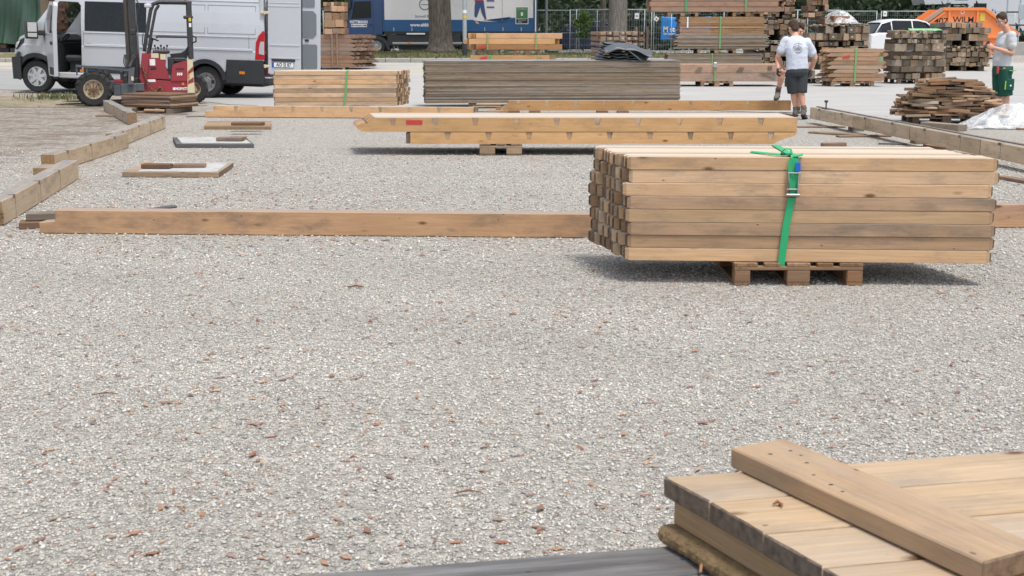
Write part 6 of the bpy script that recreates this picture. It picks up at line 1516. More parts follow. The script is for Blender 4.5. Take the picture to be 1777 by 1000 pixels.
def person_back():
    """worker seen from behind, white T-shirt, charcoal shorts"""
    Yp = 23.2; K = FPX/(Yp*_C+.7*_S)
    def Q(px, py, dy=0.): y = Yp+dy; z = ZD(py, y); return Vector((XD(px, y, z), y, z))
    o = Vector((XD(1388, Yp), Yp, 0)); t = thing('person', 'person in white T-shirt and charcoal shorts bending away beside the notched beams', 'person', o)
    def L(px, py, dy=0.): return Q(px, py, dy)-o
    R3 = Matrix.Rotation(math.pi+.25, 3, 'Z') @ Matrix.Rotation(.30, 3, 'X')
    hc = L(1377, 49, .16); rt = Vector((1, .05, .04))
    hipL, hipR = L(1373, 127), L(1391, 127, .02); kneeL, kneeR = L(1377, 160, .03), L(1390, 160, -.02); ankL, ankR = L(1381, 192, .02), L(1395, 190, -.10)
    shL, shR = L(1363.5, 71, .05), L(1401, 74, .03); elL, elR = L(1350, 98, .05), L(1414, 103, .06); wrL, wrR = L(1357, 114, .16), L(1406, 122, .15)
    b = MB(); head(b, hc, R3, .24)
    b.tube([L(1379, 57, .13), L(1381, 68, .05)], [.062, .07], 12)
    up = Vector((.0, .12, 1))
    tor = torso_rings([(L(1382, 132, .0), .165, .12, rt, up), (L(1383, 118, .0), .165, .115, rt, up), (L(1383, 100, .0), .16, .10, rt, up), (L(1382, 82, .03), .185, .115, rt, up), (L(1382, 70, .06), .18, .09, rt, up), (L(1381, 64, .07), .09, .06, rt, up)])
    b.loft(tor, True, True)
    for s, e, w in ((shL, elL, wrL), (shR, elR, wrR)): limb(b, [s, s.lerp(e, .5), e, e.lerp(w, .35), w], [.06, .052, .043, .044, .029])
    for h_, k, a in ((hipL, kneeL, ankL), (hipR, kneeR, ankR)): limb(b, [h_, h_.lerp(k, .5), k, k.lerp(a, .3), k.lerp(a, .75), a], [.092, .08, .056, .06, .042, .037])
    hand(b, wrL, (.5, .4, -.7), (-.6, .2, -.3), (.3, .8, .3), .7); hand(b, wrR, (-.3, .3, -.9), (.8, .1, -.1), (0, .9, .1), .7)
    body = remeshed(b, 'body', M['skin'], t, .010, 4)
    face_parts(body, hc, R3, .24)
    b = MB(); hair(b, hc, R3, .24); remeshed(b, 'hair', M['hair'], t, .008, 2)
    b = MB(); tor = torso_rings([(L(1383, 121.5, -.0), .195, .135, rt, up), (L(1383.5, 114, .0), .19, .13, rt, up), (L(1383, 100, .0), .188, .125, rt, up), (L(1382, 84, .03), .205, .135, rt, up), (L(1382, 72, .06), .2, .11, rt, up), (L(1381.5, 65, .07), .12, .085, rt, up), (L(1381, 62.5, .08), .075, .07, rt, up)])
    b.loft(tor, True, True)
    for s, e in ((shL, elL), (shR, elR)): limb(b, [s, s.lerp(e, .45), s.lerp(e, .62)], [.082, .076, .08])
    sh = remeshed(b, 'shirt', M['shirt'], t, .011, 3)
    d = sh.modifiers.new('folds', 'DISPLACE'); tx = bpy.data.textures.new('folds', 'CLOUDS'); tx.noise_scale = .11; d.texture = tx; d.strength = .022; d.mid_level = .5
    # line drawing printed on the back
    b = MB(); c = L(1385, 82, -.128)
    def stroke(pts): b.tube([c+Vector((x*.0103, -.0 if True else 0, z*.0103))+Vector((0, .002*abs(x), 0)) for x, z in pts], .0045, 5)
    stroke([(1, 10), (1.5, 4), (1, -2)]); stroke([(-7, 3), (-3, 6), (2, 6.5), (7, 4)]); stroke([(-8, -1), (-4, 2), (0, 2.5), (4, 0), (7, 2)]); stroke([(-6, -5), (-2, -2.5), (3, -4), (8, -2)]); stroke([(-4, -8), (-1, -9), (4, -8.5), (7, -6)]); stroke([(-2, -1), (2, -3), (5, 1)]); stroke([(-8, -1), (-7, 1), (-4, 1)])
    b.build('shirt_print', M['grey_print'], sh, True)
    b = MB(); tor = torso_rings([(L(1382, 134, .01), .175, .135, rt, up), (L(1382.5, 127, .0), .19, .14, rt, up), (L(1383, 119, .0), .18, .125, rt, up)]); b.loft(tor, True, True)
    for h_, k in ((hipL, kneeL), (hipR, kneeR)): b.tube([h_+Vector((0, 0, .02)), h_.lerp(k, .5), h_.lerp(k, 1.04)], [.112, .112, .108], 14)
    so = remeshed(b, 'shorts', M['shorts'], t, .011, 2)
    b = MB(); b.b2((0, -.03, -.09), (.09, .03, .07), .015); b.build('pocket', M['shorts'], so, False, tuple(hipL.lerp(kneeL, .45)+Vector((-.135, -.02, 0)))); 
    for a, k in ((ankL, kneeL), (ankR, kneeR)): b = MB(); b.tube([a.lerp(k, .02), a.lerp(k, .2)], [.046, .047], 12); b.build('sock', M['black'], t, True)
    boot(t, ankL+Vector((0, 0, -.01)), L(1379, 200, .19), 0); boot(t, ankR+Vector((.0, 0, -.02)), L(1399, 211, .06)+Vector((0, 0, .0)), 0)
    for w, dd in ((wrR, (-.25, .1, -.95)),):
        b = MB(); hand(b, w, dd, (.8, .1, -.1), (0, .9, .1), .7)
        b2 = MB(); b2.v = [tuple(Vector(w)+(Vector(v)-Vector(w))*1.18) for v in b.v]; b2.f = b.f; remeshed(b2, 'glove', M['black'], t, .008, 1)
person_back()

def person_front():
    """worker half hidden behind the first, stooping towards the camera with one boot up on the beam"""
    Yp = 24.6
    def Q(px, py, dy=0.): y = Yp+dy; z = ZD(py, y); return Vector((XD(px, y, z), y, z))
    o = Vector((XD(1380, Yp), Yp, 0)); t = thing('person', 'person in dark shirt and work gloves stooping behind, one boot on the notched beam', 'person', o)
    def L(px, py, dy=0.): return Q(px, py, dy)-o
    R3 = Matrix.Rotation(-.35, 3, 'Z') @ Matrix.Rotation(.28, 3, 'X'); hc = L(1388, 54, -.14); rt = Vector((1, 0, -.03)); up = Vector((0, -.4, 1))
    hipL, hipR = L(1372, 123, .12), L(1390, 124, .14); kneeL, kneeR = L(1358.5, 124, -.26), L(1388, 160, .1); ankL, ankR = L(1350, 160, -.16), L(1384, 194, .14)
    shL, shR = L(1362, 71, -.02), L(1403, 74, .0); elL, elR = L(1349, 99, -.08), L(1415, 99, .0); wrL, wrR = L(1350, 120, -.22), L(1408, 123, -.12)
    b = MB(); head(b, hc, R3, .235); b.tube([hc+Vector((0, .03, -.06)), L(1384, 70, -.02)], [.06, .068], 12)
    b.loft(torso_rings([(L(1381, 128, .13), .165, .12, rt, up), (L(1381, 112, .1), .16, .11, rt, up), (L(1382, 92, .04), .18, .115, rt, up), (L(1383, 74, -.01), .17, .09, rt, up), (L(1384, 68, -.03), .09, .06, rt, up)]), True, True)
    for s, e, w in ((shL, elL, wrL), (shR, elR, wrR)): limb(b, [s, s.lerp(e, .5), e, e.lerp(w, .35), w], [.06, .052, .044, .045, .03])
    for h_, k, a in ((hipL, kneeL, ankL), (hipR, kneeR, ankR)): limb(b, [h_, h_.lerp(k, .5), k, k.lerp(a, .3), k.lerp(a, .75), a], [.092, .08, .058, .062, .043, .038])
    hand(b, wrL, (-.1, -.3, -.9), (-.8, -.2, 0), (0, -.9, .2), .8); hand(b, wrR, (-.2, -.3, -.9), (.8, -.2, 0), (0, -.9, .2), .8)
    body = remeshed(b, 'body', M['skin'], t, .010, 4); face_parts(body, hc, R3)
    b = MB(); hair(b, hc, R3); remeshed(b, 'hair', M['hair2'], t, .008, 2)
    b = MB(); b.loft(torso_rings([(L(1381, 122, .12), .19, .14, rt, up), (L(1381, 110, .1), .185, .13, rt, up), (L(1382, 92, .04), .2, .135, rt, up), (L(1383, 75, -.01), .195, .11, rt, up), (L(1384, 68, -.03), .11, .08, rt, up)]), True, True)
    for s, e in ((shL, elL), (shR, elR)): limb(b, [s, s.lerp(e, .4), s.lerp(e, .5)], [.082, .074, .074])
    remeshed(b, 'shirt', M['maroon'], t, .012, 3)
    b = MB(); b.loft(torso_rings([(L(1381, 131, .14), .175, .135, rt, up), (L(1381, 118, .12), .185, .135, rt, up)]), True, True)
    for h_, k, q in ((hipL, kneeL, .78), (hipR, kneeR, 1.)): b.tube([h_, h_.lerp(k, .5), h_.lerp(k, q)], [.112, .11, .1], 14)
    remeshed(b, 'shorts', M['shorts'], t, .012, 2)
    for a, k in ((ankL, kneeL), (ankR, kneeR)): b = MB(); b.tube([a.lerp(k, .02), a.lerp(k, .26)], [.05, .05], 12); b.build('sock', M['maroon2'], t, True)
    zb = L(1348, 176, -.2).z; boot(t, ankL, L(1346, 172, -.34), zb); boot(t, ankR+Vector((0, 0, -.01)), Vector((ankR.x, ankR.y-.2, .03)), 0)
    for w, s in ((wrL, -1), (wrR, 1)):
        b = MB(); hand(b, w, (-.1, -.3, -.9), (s*.8, -.2, 0), (0, -.9, .2), .8); b2 = MB(); b2.v = [tuple(Vector(w)+(Vector(v)-Vector(w))*1.22) for v in b.v]; b2.f = b.f; remeshed(b2, 'glove', M['black'], t, .008, 1)
M['hair2'] = paint('dark_hair', (.025, .017, .013), .6, 0, .6, (.05, .035, .025), 40., .3, 0, .8); M['maroon2'] = paint('sock_wool', (.10, .055, .06), .95, 0, .3)
person_front()

def person_phone():
    """man at the right looking at his phone"""
    Yp = 23.5
    def Q(px, py, dy=0.): y = Yp+dy; z = ZD(py, y); return Vector((XD(px, y, z), y, z))
    o = Vector((XD(1738, Yp), Yp, 0)); t = thing('person', 'person in light T-shirt and green work shorts looking down at a phone', 'person', o)
    def L(px, py, dy=0.): return Q(px, py, dy)-o
    R3 = Matrix.Rotation(R(-62), 3, 'Z') @ Matrix.Rotation(.38, 3, 'X'); hc = L(1738, 36, -.02)
    fw = Vector((-.86, -.5, 0)); rt = Vector((-.5, .86, 0)); up = Vector((.0, 0, 1))      # rt: his right-hand side points away from the camera
    def T(px, py, hw, hd, dy=0.): return (L(px, py, dy), hw, hd, rt, up)
    hipN, hipF = L(1743, 122, -.10), L(1733, 122, .10); kneeN, kneeF = L(1746, 164, -.10), L(1734, 164, .09); ankN, ankF = L(1745, 199, -.09), L(1733, 198, .1)
    shN, shF = L(1755, 62, -.17), L(1740, 62, .18); elN, elF = L(1756, 93, -.2), L(1731, 92, .2); wrN, wrF = L(1725, 83, -.2), L(1718, 82, .1)
    b = MB(); head(b, hc, R3, .24); b.tube([L(1743, 44, .0), L(1750, 60, .0)], [.06, .07], 12)
    b.loft(torso_rings([T(1740, 126, .16, .12), T(1740, 112, .155, .115), T(1742, 94, .16, .115), T(1745, 76, .185, .115), T(1748, 64, .18, .09), T(1749, 58, .09, .06)]), True, True)
    for s, e, w in ((shN, elN, wrN), (shF, elF, wrF)): limb(b, [s, s.lerp(e, .5), e, e.lerp(w, .35), w], [.06, .052, .045, .046, .03])
    for h_, k, a in ((hipN, kneeN, ankN), (hipF, kneeF, ankF)): limb(b, [h_, h_.lerp(k, .5), k, k.lerp(a, .3), k.lerp(a, .75), a], [.092, .08, .058, .062, .043, .038])
    for a in (ankN, ankF): b.tube([a+Vector((.05, .02, -.03)), a+fw*.1+Vector((0, 0, -.055)), a+fw*.2+Vector((0, 0, -.07))], [.04, .042, .022], 10)
    hand(b, wrN, (-.9, -.1, .25), (.2, -.9, .1), (0, .1, .95), .75); hand(b, wrF, (-.85, -.35, .2), (-.2, .9, -.1), (0, 0, 1), .75)
    body = remeshed(b, 'body', M['skin'], t, .010, 4); face_parts(body, hc, R3, .24)
    b = MB(); hair(b, hc, R3, .24); remeshed(b, 'hair', M['hair'], t, .008, 2)
    b = MB(); b.loft(torso_rings([T(1740, 115.5, .185, .145), T(1740, 106, .18, .14), T(1742, 92, .182, .138), T(1745, 77, .2, .135), T(1748, 66, .195, .11), T(1749, 59.5, .115, .085), T(1749, 56.5, .07, .065)]), True, True)
    for s, e in ((shN, elN), (shF, elF)): limb(b, [s, s.lerp(e, .4), s.lerp(e, .55)], [.085, .08, .084])
    sh = remeshed(b, 'shirt', M['shirt_grey'], t, .011, 3)
    d = sh.modifiers.new('folds', 'DISPLACE'); tx = bpy.data.textures.new('folds2', 'CLOUDS'); tx.noise_scale = .12; d.texture = tx; d.strength = .024; d.mid_level = .5
    b = MB(); b.loft(torso_rings([T(1739, 130, .17, .15), T(1740, 122, .185, .155), T(1740, 114, .175, .14)]), True, True)
    for h_, k in ((hipN, kneeN), (hipF, kneeF)): b.tube([h_+Vector((0, 0, .03)), h_.lerp(k, .5), h_.lerp(k, 1.06)], [.118, .118, .114], 14)
    so = remeshed(b, 'shorts', M['green_cloth'], t, .011, 2)
    pk = hipN.lerp(kneeN, .55)+Vector((.035, -.118, 0)); b = MB(); b.b2((-.07, -.02, -.12), (.075, .03, .09), .012); b.build('cargo_pocket', M['green_cloth'], so, False, tuple(pk))
    b = MB(); b.b2((-.085, -.022, -.1), (-.073, .02, .05)); b.build('lime_piping', flat('lime', (.3, .55, .08)), so, False, tuple(pk)); b = MB(); b.b2((-.03, -.02, .225), (.09, .03, .237)); b.build('lime_piping', flat('lime2', (.25, .42, .2)), so, False, tuple(pk))
    b = MB(); b.cyl((.01, -.024, -.03), (.01, -.02, -.03), .016, n=10); b.build('badge', M['white_flat'], so, False, tuple(pk))
    b = MB(); b.b2((-.02, -.03, -.07), (.02, .0, .05), .008); b.build('red_tool', M['red_mark'], so, False, tuple(L(1731, 121, -.17)))
    b = MB(); c = (wrN+wrF)/2+Vector((-.10, -.02, .05)); b.box((0, 0, 0), (.012, .075, .15), .004); ph = tag(b.build('phone', M['black'], None, False, tuple(o+c), (0, R(35), R(28))), 'dark phone held by the standing man at the right', 'phone')
    for a in (ankN, ankF):
        b = MB(); b.tube([a+Vector((.05, .02, -.02)), a+fw*.1+Vector((0, 0, -.05)), a+fw*.21+Vector((0, 0, -.066))], [.052, .05, .03], 10); remeshed(b, 'shoe', M['boot'], t, .01, 2)
person_phone()

# ------------------------------------------------------------------ clear plastic sheets
def film_material():
    t = NT('clear_film'); v = t.n('TexCoord').outputs['Object']; nz = t.noise(v, 4., 4, .6, 1.5)
    t.bsdf(Base_Color=(.86, .88, .9), Roughness=.22, Specular_IOR_Level=.7, Alpha=t.ramp(nz, [(.4, .22), (.62, .62)])); t.bump(t.noise(v, 9., 3, .5, 1.5), .5, .03); return t.m
M['film'] = film_material()
def film(label, c, sx, sy, h, rz, seed, n=60, m=36, skew=0.):
    b = MB(); rs = random.Random(seed); ph = [rs.uniform(0, 6.28) for _ in range(12)]
    for i in range(n+1):
        for j in range(m+1):
            x, y = -1+2*i/n, -1+2*j/m
            e = max(0, 1-(abs(x)**2.4+abs(y)**2.4))
            z = h*e**.6*(.6+.28*math.sin(x*2.3+ph[0])+.3*math.sin(y*3+x*2+ph[1])*.7)+.16*h*math.sin(x*5+y*3+ph[2])*e+.07*h*(1-abs(math.sin(x*7-y*6+ph[3])))**3*e+.05*h*(1-abs(math.sin(x*11+y*9+ph[4])))**4*e
            z = max(z, 0.004+.02*abs(math.sin(x*13+ph[5])*math.sin(y*11+ph[6])))
            b.v.append((x*sx*(1+.08*math.sin(y*4+ph[7]))+skew*z, y*sy*(1+.1*math.sin(x*5+ph[8])), z))
    b.f = [[i*(m+1)+j, (i+1)*(m+1)+j, (i+1)*(m+1)+j+1, i*(m+1)+j+1] for i in range(n) for j in range(m)]
    return tag(b.build('plastic_sheet', M['film'], None, True, c, (0, 0, rz)), label, 'plastic sheet')
p = G(1752, 224); film('crumpled clear plastic sheet on the ground before the standing man', (p.x+.15, p.y+.35, .012), .85, .5, .34, .1, 3)
film('crumpled clear plastic wrapped over the top of the tall timber stack', (p2.x+.22, p2.y+.7, z2+1.72), .52, .6, .4, 0., 9)
tag(piece('square_timber', None, .5, .3, .22, 'redbrown', (p2.x+.1, p2.y+.4, z2+1.72+.115), (0, 0, .2), (1, .9, .85)), 'brown timbers wrapped inside the plastic on the tall stack', 'timber')
# ------------------------------------------------------------------ trees, hedge, fence and the rest of the background
def bark(name, c1, c2):
    t = NT(name); v = t.n('TexCoord').outputs['Object']; w = t.noise(t.vscale(v, (9, 9, 1.6)), 1.6, 6, .65, .6); m = t.noise(v, 1.4, 4)
    col = t.mix(t.ramp(w, [(.36, 0.), (.62, 1.)]), c1, c2); col = t.mix(t.ramp(m, [(.5, 0.), (.75, .4)]), col, (.2, .2, .17))
    t.bsdf(Base_Color=col, Roughness=.95, Specular_IOR_Level=.1); t.bump(w, 1., .06); return t.m
M['bark'] = bark('bark_brown', (.075, .062, .052), (.17, .145, .12)); M['bark_pale'] = bark('bark_grey', (.15, .135, .12), (.28, .255, .225))
def leafmat(name, c):
    t = NT(name); a = t.n('Attribute', dict(attribute_name='tint')); 
    t.bsdf(Base_Color=t.mix(1., c, a.outputs['Color'], 'MULTIPLY'), Roughness=.6, Specular_IOR_Level=.25)
    return t.m
M['leaf'] = leafmat('tree_leaf', (.055, .10, .03)); M['leaf_dark'] = leafmat('dark_leaf', (.026, .042, .02)); M['leaf_light'] = leafmat('light_leaf', (.11, .18, .05))
def leaf_mesh(name, C, size, mat, seed, droop=.3):
    """C: (n, 3) leaf centres"""
    rs = np.random.RandomState(seed); n = len(C); L = size*rs.uniform(.6, 1.4, n)
    d = rs.normal(size=(n, 3)); d[:, 2] -= droop; d /= np.linalg.norm(d, axis=1)[:, None]; e = np.cross(d, rs.normal(size=(n, 3))); e /= np.linalg.norm(e, axis=1)[:, None]
    V = np.stack([C-d*L[:, None], C+e*L[:, None]*.45, C+d*L[:, None], C-e*L[:, None]*.45], 1)
    me = bpy.data.meshes.new(name); me.vertices.add(n*4); me.vertices.foreach_set('co', V.reshape(-1)); me.loops.add(n*4); me.loops.foreach_set('vertex_index', np.arange(n*4, dtype=np.int32))
    me.polygons.add(n); me.polygons.foreach_set('loop_start', np.arange(0, n*4, 4, dtype=np.int32)); me.update(calc_edges=True)
    c = rs.uniform(.55, 1.5, (n, 1))*np.array([[1, 1, 1]])*np.array([1, 1, 1])+rs.uniform(-.1, .15, (n, 3))*[1, .5, .2]
    at = me.attributes.new('tint', 'FLOAT_COLOR', 'POINT'); at.data.foreach_set('color', np.repeat(np.hstack([c.clip(.2, 2), np.ones((n, 1))]), 4, axis=0).reshape(-1).astype(np.float32))
    me.materials.append(M[mat]); return me
def clumps(centre, rad, nc, per, cr, seed):
    rs = np.random.RandomState(seed); u = rs.normal(size=(nc, 3)); u /= np.linalg.norm(u, axis=1)[:, None]; u *= rs.uniform(.35, 1., (nc, 1))**.6
    cc = np.array(centre)+u*np.array(rad); p = cc[:, None, :]+rs.normal(size=(nc, per, 3))*cr*np.array([1, 1, .7]); return cc, p.reshape(-1, 3)
def tree(label, px, Y, r0, r1, mat, seed, crown_z=7.5, rad=(3.8, 3.6, 2.6), leafm='leaf', fork=3.6, lean=.0, nc=70, per=90, group=None, zoff=.2):
    x = XD(px, Y, 1.2); z0 = TZ(x, Y)+zoff-.15; t = thing('tree', label, 'tree', (x, Y, z0), 0, group); rs = random.Random(seed)
    n = 20; rings = []
    hs = [0, .1, .25, .6, 1.2, 2., 2.8, fork, fork+.6]
    for h in hs:
        r = r1+(r0-r1)*max(0, 1-h/fork); fl = 1+.55*math.exp(-h*5)
        rings.append([(lean*h+math.cos(a)*r*fl*(1+.07*math.sin(a*5+seed+h*.6)+.05*math.sin(a*9-h)), math.sin(a)*r*fl*(1+.07*math.sin(a*4+seed)+.04*math.sin(a*11+h)), h) for a in [2*math.pi*i/n for i in range(n)]])
    b = MB(); b.loft(rings, True, True); tr = b.build('trunk', M[mat], t, True, fix=True)
    cc, P = clumps((lean*crown_z, 0, crown_z), rad, nc, per, .42, seed)
    for k in range(9):
        a = 2*math.pi*k/9+rs.uniform(-.3, .3); q = Vector(cc[rs.randrange(len(cc))]); p0 = Vector((lean*fork, 0, fork+rs.uniform(-.3, .5))); m = p0.lerp(q, .45)+Vector((0, 0, .4))
        b = MB(); b.tube([p0, m, q], [r1*.5, r1*.3, .03], 8); b.build('limb', M[mat], t, True)
    obj('crown', leaf_mesh('crown', P, .10, leafm, seed), t); return t
tree('tree with broad brown trunk on the verge in front of the blue truck', 765, 55., .46, .42, 'bark', 3, lean=-.012, zoff=.42)
tree('tree with pale grey trunk behind the stack of bolted beam ends', 1072, 55.5, .40, .36, 'bark_pale', 5, rad=(3.4, 3.4, 2.6))
tree('slim dark tree left of the pale trunk behind the wire fence', 1046, 61.5, .14, .11, 'bark', 8, 6.5, (2.4, 2.4, 2.), fork=3.4, nc=40, zoff=.12)
# small shrub in front of the dark car
x = XD(1012, 57.3, 1.2); t = thing('shrub', 'small leafy shrub at the wire fence before the dark car', 'shrub', (x, 57.3, TZ(x, 57.3)+.1))
cc, P = clumps((0, 0, 1.15), (.3, .25, .62), 26, 34, .1, 21); obj('foliage', leaf_mesh('foliage', P, .07, 'leaf_light', 4), t)
b = MB(); b.tube([(0, 0, -.05), (.02, 0, .6), (-.03, 0, 1.3)], [.02, .016, .008], 6); b.tube([(0, 0, .3), (.12, 0, .9)], [.012, .006], 6); b.build('stem', M['bark'], t, True)
# leafy bough above the truck cab
x = XD(590, 57.); t = thing('shrub', 'green leafy shrub beside the truck cab at the top edge', 'shrub', (x-.2, 62.5, TZ(x, 62.5)))
cc, P = clumps((0, 0, 2.75), (.75, .6, .55), 30, 40, .18, 33); obj('foliage', leaf_mesh('foliage', P, .1, 'leaf', 6), t)
b = MB(); b.tube([(0, 0, -.05), (.05, 0, 1.4), (-.03, 0, 2.8)], [.06, .05, .03], 6); b.build('stem', M['bark'], t, True)
# dark belt of trees and hedge beyond the fence
def belt():
    rs = np.random.RandomState(2); P = []
    for k in range(330):
        x = rs.uniform(-44, 46); y = rs.uniform(78, 86); z = rs.uniform(.4, 9.5)
        P.append(np.array([x, y, z])+rs.normal(size=(150, 3))*[.95, .8, .7])
    for k in range(150):
        x = rs.uniform(-30, 26); y = rs.uniform(69, 74); z = rs.uniform(.2, 2.1)
        P.append(np.array([x, y, z+.3])+rs.normal(size=(110, 3))*[.6, .4, .35])
    P = np.concatenate(P); P = P[P[:, 2] > .35]
    tag(obj('tree_belt', leaf_mesh('tree_belt', P, .20, 'leaf_dark', 9)), 'dark belt of trees and hedge beyond the fence', None, None, 'stuff')
    # added dark green backing; its colour stands in for shade between the leaves
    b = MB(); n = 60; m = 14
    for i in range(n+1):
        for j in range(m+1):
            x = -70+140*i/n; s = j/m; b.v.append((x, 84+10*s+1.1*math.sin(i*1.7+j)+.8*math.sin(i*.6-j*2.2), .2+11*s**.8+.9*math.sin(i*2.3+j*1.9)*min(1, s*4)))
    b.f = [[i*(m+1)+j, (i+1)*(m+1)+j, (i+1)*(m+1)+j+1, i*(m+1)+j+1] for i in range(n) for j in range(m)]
    tag(b.build('leaf_shade_backing', grass_material('leaf_shade_backing', (.018, .03, .014), (.03, .045, .02), (.012, .02, .01)), None, True), kind='structure')
belt()
# ------------------------------------------------------------------ mobile wire fence panels
def fence_meshes(Wp):
    fr = MB()
    for u in (0, Wp): fr.cyl((u, 0, .05), (u, 0, 2.0), .021, n=8)
    for z in (.12, 1.98): fr.cyl((0, 0, z), (Wp, 0, z), .021, n=8)
    wi = MB(); k = int(Wp/.11)
    for i in range(1, k): wi.box((i*Wp/k, -.012, 1.05), (.005, .005, 1.84))
    for z in (.4, .68, .96, 1.24, 1.52, 1.78): wi.box((Wp/2, -.016, z), (Wp, .007, .007))
    ft = MB(); ft.box((0, 0, .07), (.24, .62, .14), .02)
    return fr.mesh('fence_frame', M['galv'], True), wi.mesh('wire_mesh', M['wire']), ft.mesh('fence_foot', M['concrete'])
Wp = 3.4; FR, WI, FT_ = fence_meshes(Wp)
def fence(label, px0, Y, px1=None, Y1=None, z=None):
    x0 = XD(px0, Y, 1.); Y1 = Y if Y1 is None else Y1
    x1 = XD(px1, Y1, 1.) if px1 else x0+Wp; a = math.atan2(Y1-Y, x1-x0); z = TZ(x0, Y) if z is None else z
    t = thing('fence_panel', label, 'fence panel', (x0, Y, z+.02), math.degrees(a), 'wire fence panels behind the yard')
    obj('frame', FR, t, (0, 0, .02)); w = obj('wire_mesh', WI, t, (0, 0, .02)); w['kind'] = 'stuff'; obj('foot', FT_, t, (-.03, 0, 0)); return t
def sX(px, Y): return XD(px, Y, 1.)
Yf = 60.4
fence('wire fence panel left of the truck cab', 562, 64.); 
fence('wire fence panel right of the truck before the dark car bonnet', 926-46, 62.5)
fence('wire fence panel overlapping the rear of the dark car', 985-126+130, Yf)
fence('wire fence panel behind the pale tree trunk', 1000, Yf-.5, 1000+128, Yf-.5)
fence('wire fence panel left of the blue banner ending at a foot', 1036, Yf+.2)
fence('wire fence panel carrying the blue banner', 1134, Yf+.6); fence('wire fence panel behind the tall plank tower', 1255, Yf+.8)
fence('wire fence panel above the workers', 1330, Yf+1.5, 1452, Yf+1.5); fence('wire fence panel behind the clear plastic on the stack', 1400, Yf+5)
fence('wire fence panel behind the white car', 1527, Yf+5.4); fence('wire fence panel behind the orange skip', 1640, Yf+5.6)
# notices on the fence
for px, py, Y, rot, lab in ((1105, 28, Yf-.6, .04, 'small white notice on the wire fence right of the pale trunk'), (1139, 33, Yf+.5, .6, 'tilted white notice on the wire fence left of the blue banner'), (1535, 24, Yf+5.3, 0., 'small white notice on the wire fence above the white car')):
    b = MB(); b.box((0, 0, 0), (.19, .008, .26 if rot < .3 else .19), .002); o = b.build('notice', M['white_flat'], None, False, (XD(px, Y, 2.1), Y-.05, ZD(py, Y)), (0, rot, 0)); tag(o, lab, 'notice')
    b = MB(); b.b2((-.05, -.008, -.02), (.05, -.0055, .02)); b.build('notice_print', M['black_flat'], o)
# blue banner
Yn = Yf+.45; bx = XD(1147, Yn, 2.); bn = thing('banner', 'blue banner with white lettering hanging on the wire fence', 'banner', (bx, Yn, ZD(70, Yn)), 0)
b = MB(); n, m = 26, 12; Wb, Hb = 2.3, ZD(28.5, Yn)-ZD(70, Yn)
for i in range(n+1):
    for j in range(m+1):
        x = Wb*i/n; z = Hb*j/m; b.v.append((x, .018*math.sin(x*6+z*2)-.02, z-.06*math.sin(math.pi*x/Wb)*(j/m)))
b.f = [[i*(m+1)+j, (i+1)*(m+1)+j, (i+1)*(m+1)+j+1, i*(m+1)+j+1] for i in range(n) for j in range(m)]; o = b.build('cloth', M['banner'], bn, True); s_ = o.modifiers.new('s', 'SOLIDIFY'); s_.thickness = .004
text('lettering', 'M stahl', .33, M['white_flat'], bn, (.10, -.055, Hb*.45), align='LEFT', wide=.9, thick=.006); text('lettering', 'Gerüstbau', .13, M['white_flat'], bn, (.11, -.05, Hb*.27), align='LEFT', thick=.002)
# ------------------------------------------------------------------ poles
def pole(label, px, Y, r, mat, h, bands):
    x = XD(px, Y, 1.5); z = TZ(x, Y)+(.14 if Y < 57 else 0); t = thing('street_pole', label, 'pole', (x, Y, z))
    b = MB(); b.cyl((0, 0, -.1), (0, 0, h), r, r*.85, 14); b.build('post', M[mat], t, 40)
    b = MB(); b.cyl((0, 0, -.1), (0, 0, .55), r*1.25, n=14); b.build('base_sleeve', M['blackmetal'], t, 40)
    for zz, hh, mt in bands: b = MB(); b.cyl((0, 0, zz), (0, 0, zz+hh), r*1.02, n=14); b.build('sticker', M[mt], t, 40)
    b = MB(); b.tube([(0, 0, h-.1), (0, -.1, h+.4), (0, -1.0, h+.65)], .045, 8); b.b2((-.14, -1.6, h+.6), (.14, -.95, h+.72), .03); b.build('lamp_head', M['galv'], t)
pole('pale grey lamp post with stickers at the kerb beside the banded bundles', 806.5, 53.4, .088, 'post_grey', 6.5, ((1.75, .12, 'white_flat'), (1.55, .1, 'yellow')))
M['post_grey_dark'] = paint('post_dark', (.2, .22, .22), .6, .2, .3)
pole('thin grey pole behind the truck at the fence', 948, 61.8, .065, 'post_grey_dark', 6.5, ())
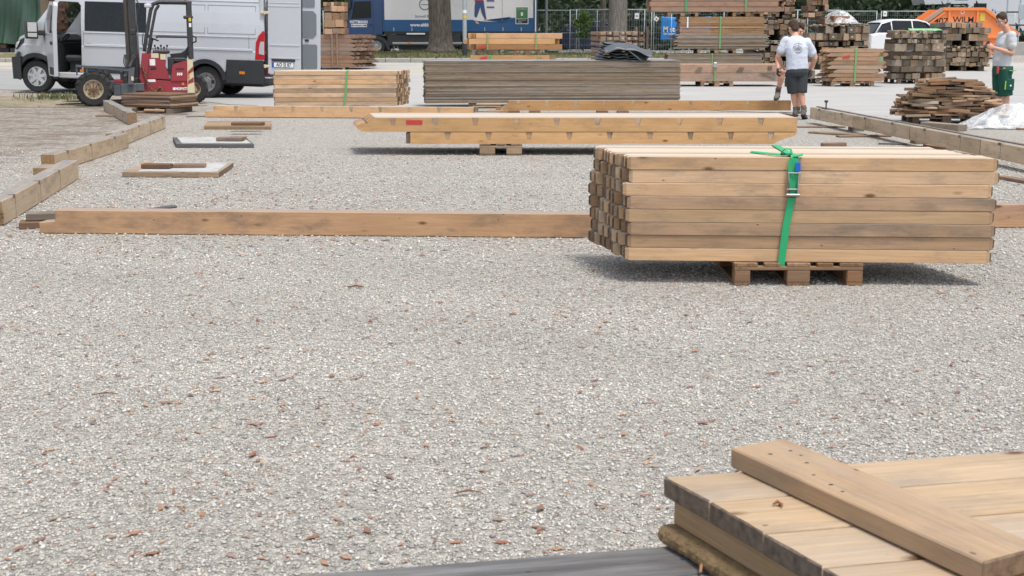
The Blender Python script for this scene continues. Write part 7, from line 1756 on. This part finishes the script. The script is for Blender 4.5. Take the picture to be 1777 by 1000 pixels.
# ------------------------------------------------------------------ green tarpaulin heap, upper left
def tarp_heap():
    Y = 66.; z0 = TZ(0, Y); xr = XD(67, Y, 1.5); t = thing('covered_heap', 'heap under a green tarpaulin with hanging folds at the upper left', 'covered heap', (xr, Y, z0), 0)
    n, m = 120, 30; b = MB(); rs = random.Random(5)
    for i in range(n+1):
        u = -9+9*i/n
        for j in range(m+1):
            s = j/m; fold = .10*math.sin(u*4.2+s*7.5)+.05*math.sin(u*2.1-s*9)+.08*math.sin(u*9.7-s*3)+.05*math.sin(u*17+s*1.3)
            if s < .7: q = s/.7; z = .42+2.9*q+.05*math.sin(u*2.6); v = -.1+.4*q**1.3+fold*(1.1-.7*q)
            else: q = (s-.7)/.3; z = 3.32+.35*math.sin(q*math.pi/2); v = .3+2.2*q
            sw = .55*(1-s)*max(0, (u+3.5)/3.5)
            b.v.append((u*(1-.0*s)+.10*math.sin(s*5+u)-.05+.25*s*max(0, (u+2)/2), v, z-.25*max(0, (u+1.4)/1.4)*(1-s)*0))
    b.f = [[i*(m+1)+j, (i+1)*(m+1)+j, (i+1)*(m+1)+j+1, i*(m+1)+j+1] for i in range(n) for j in range(m)]
    o = b.build('tarpaulin', M['tarp_green'], t, True)
    for k in range(16): piece('timber', t, 2.4, .3, .2, 'sleeper', (-8.6+.56*k, 1.3, .32+.25*(k % 2)), (0, 0, math.pi/2), tint(.5, .8))
    for k in range(10): piece('bearer', t, .8, .2, .2, 'grey_deck', (-8.4+.9*k, .4, .11), (0, 0, .2*math.sin(k)), tint(.6, 1.))
    b = MB(); b.b2((-8.9, .45, .45), (-.1, 2.4, 3.2)); b.build('load', M['sleeper'], t)
M['tarp_green'] = paint('green_tarpaulin', (.022, .055, .034), .5, 0, .4, (.014, .034, .02), 2.5, .5)
tarp_heap()
p_ = Vector((XD(90, 68.), 68., TZ(0, 68.)))
st_ = bundle('timber_stack', 'dark red stack of planks behind the van windscreen', (p_.x-.2, p_.y, p_.z+.1), 0, 1.7, 22, 3, .3, .15, 'redbrown', None, .1, 0, 0, [(.5, .42, .4), (.6, .5, .47), (.45, .38, .36)], 77, part='plank')
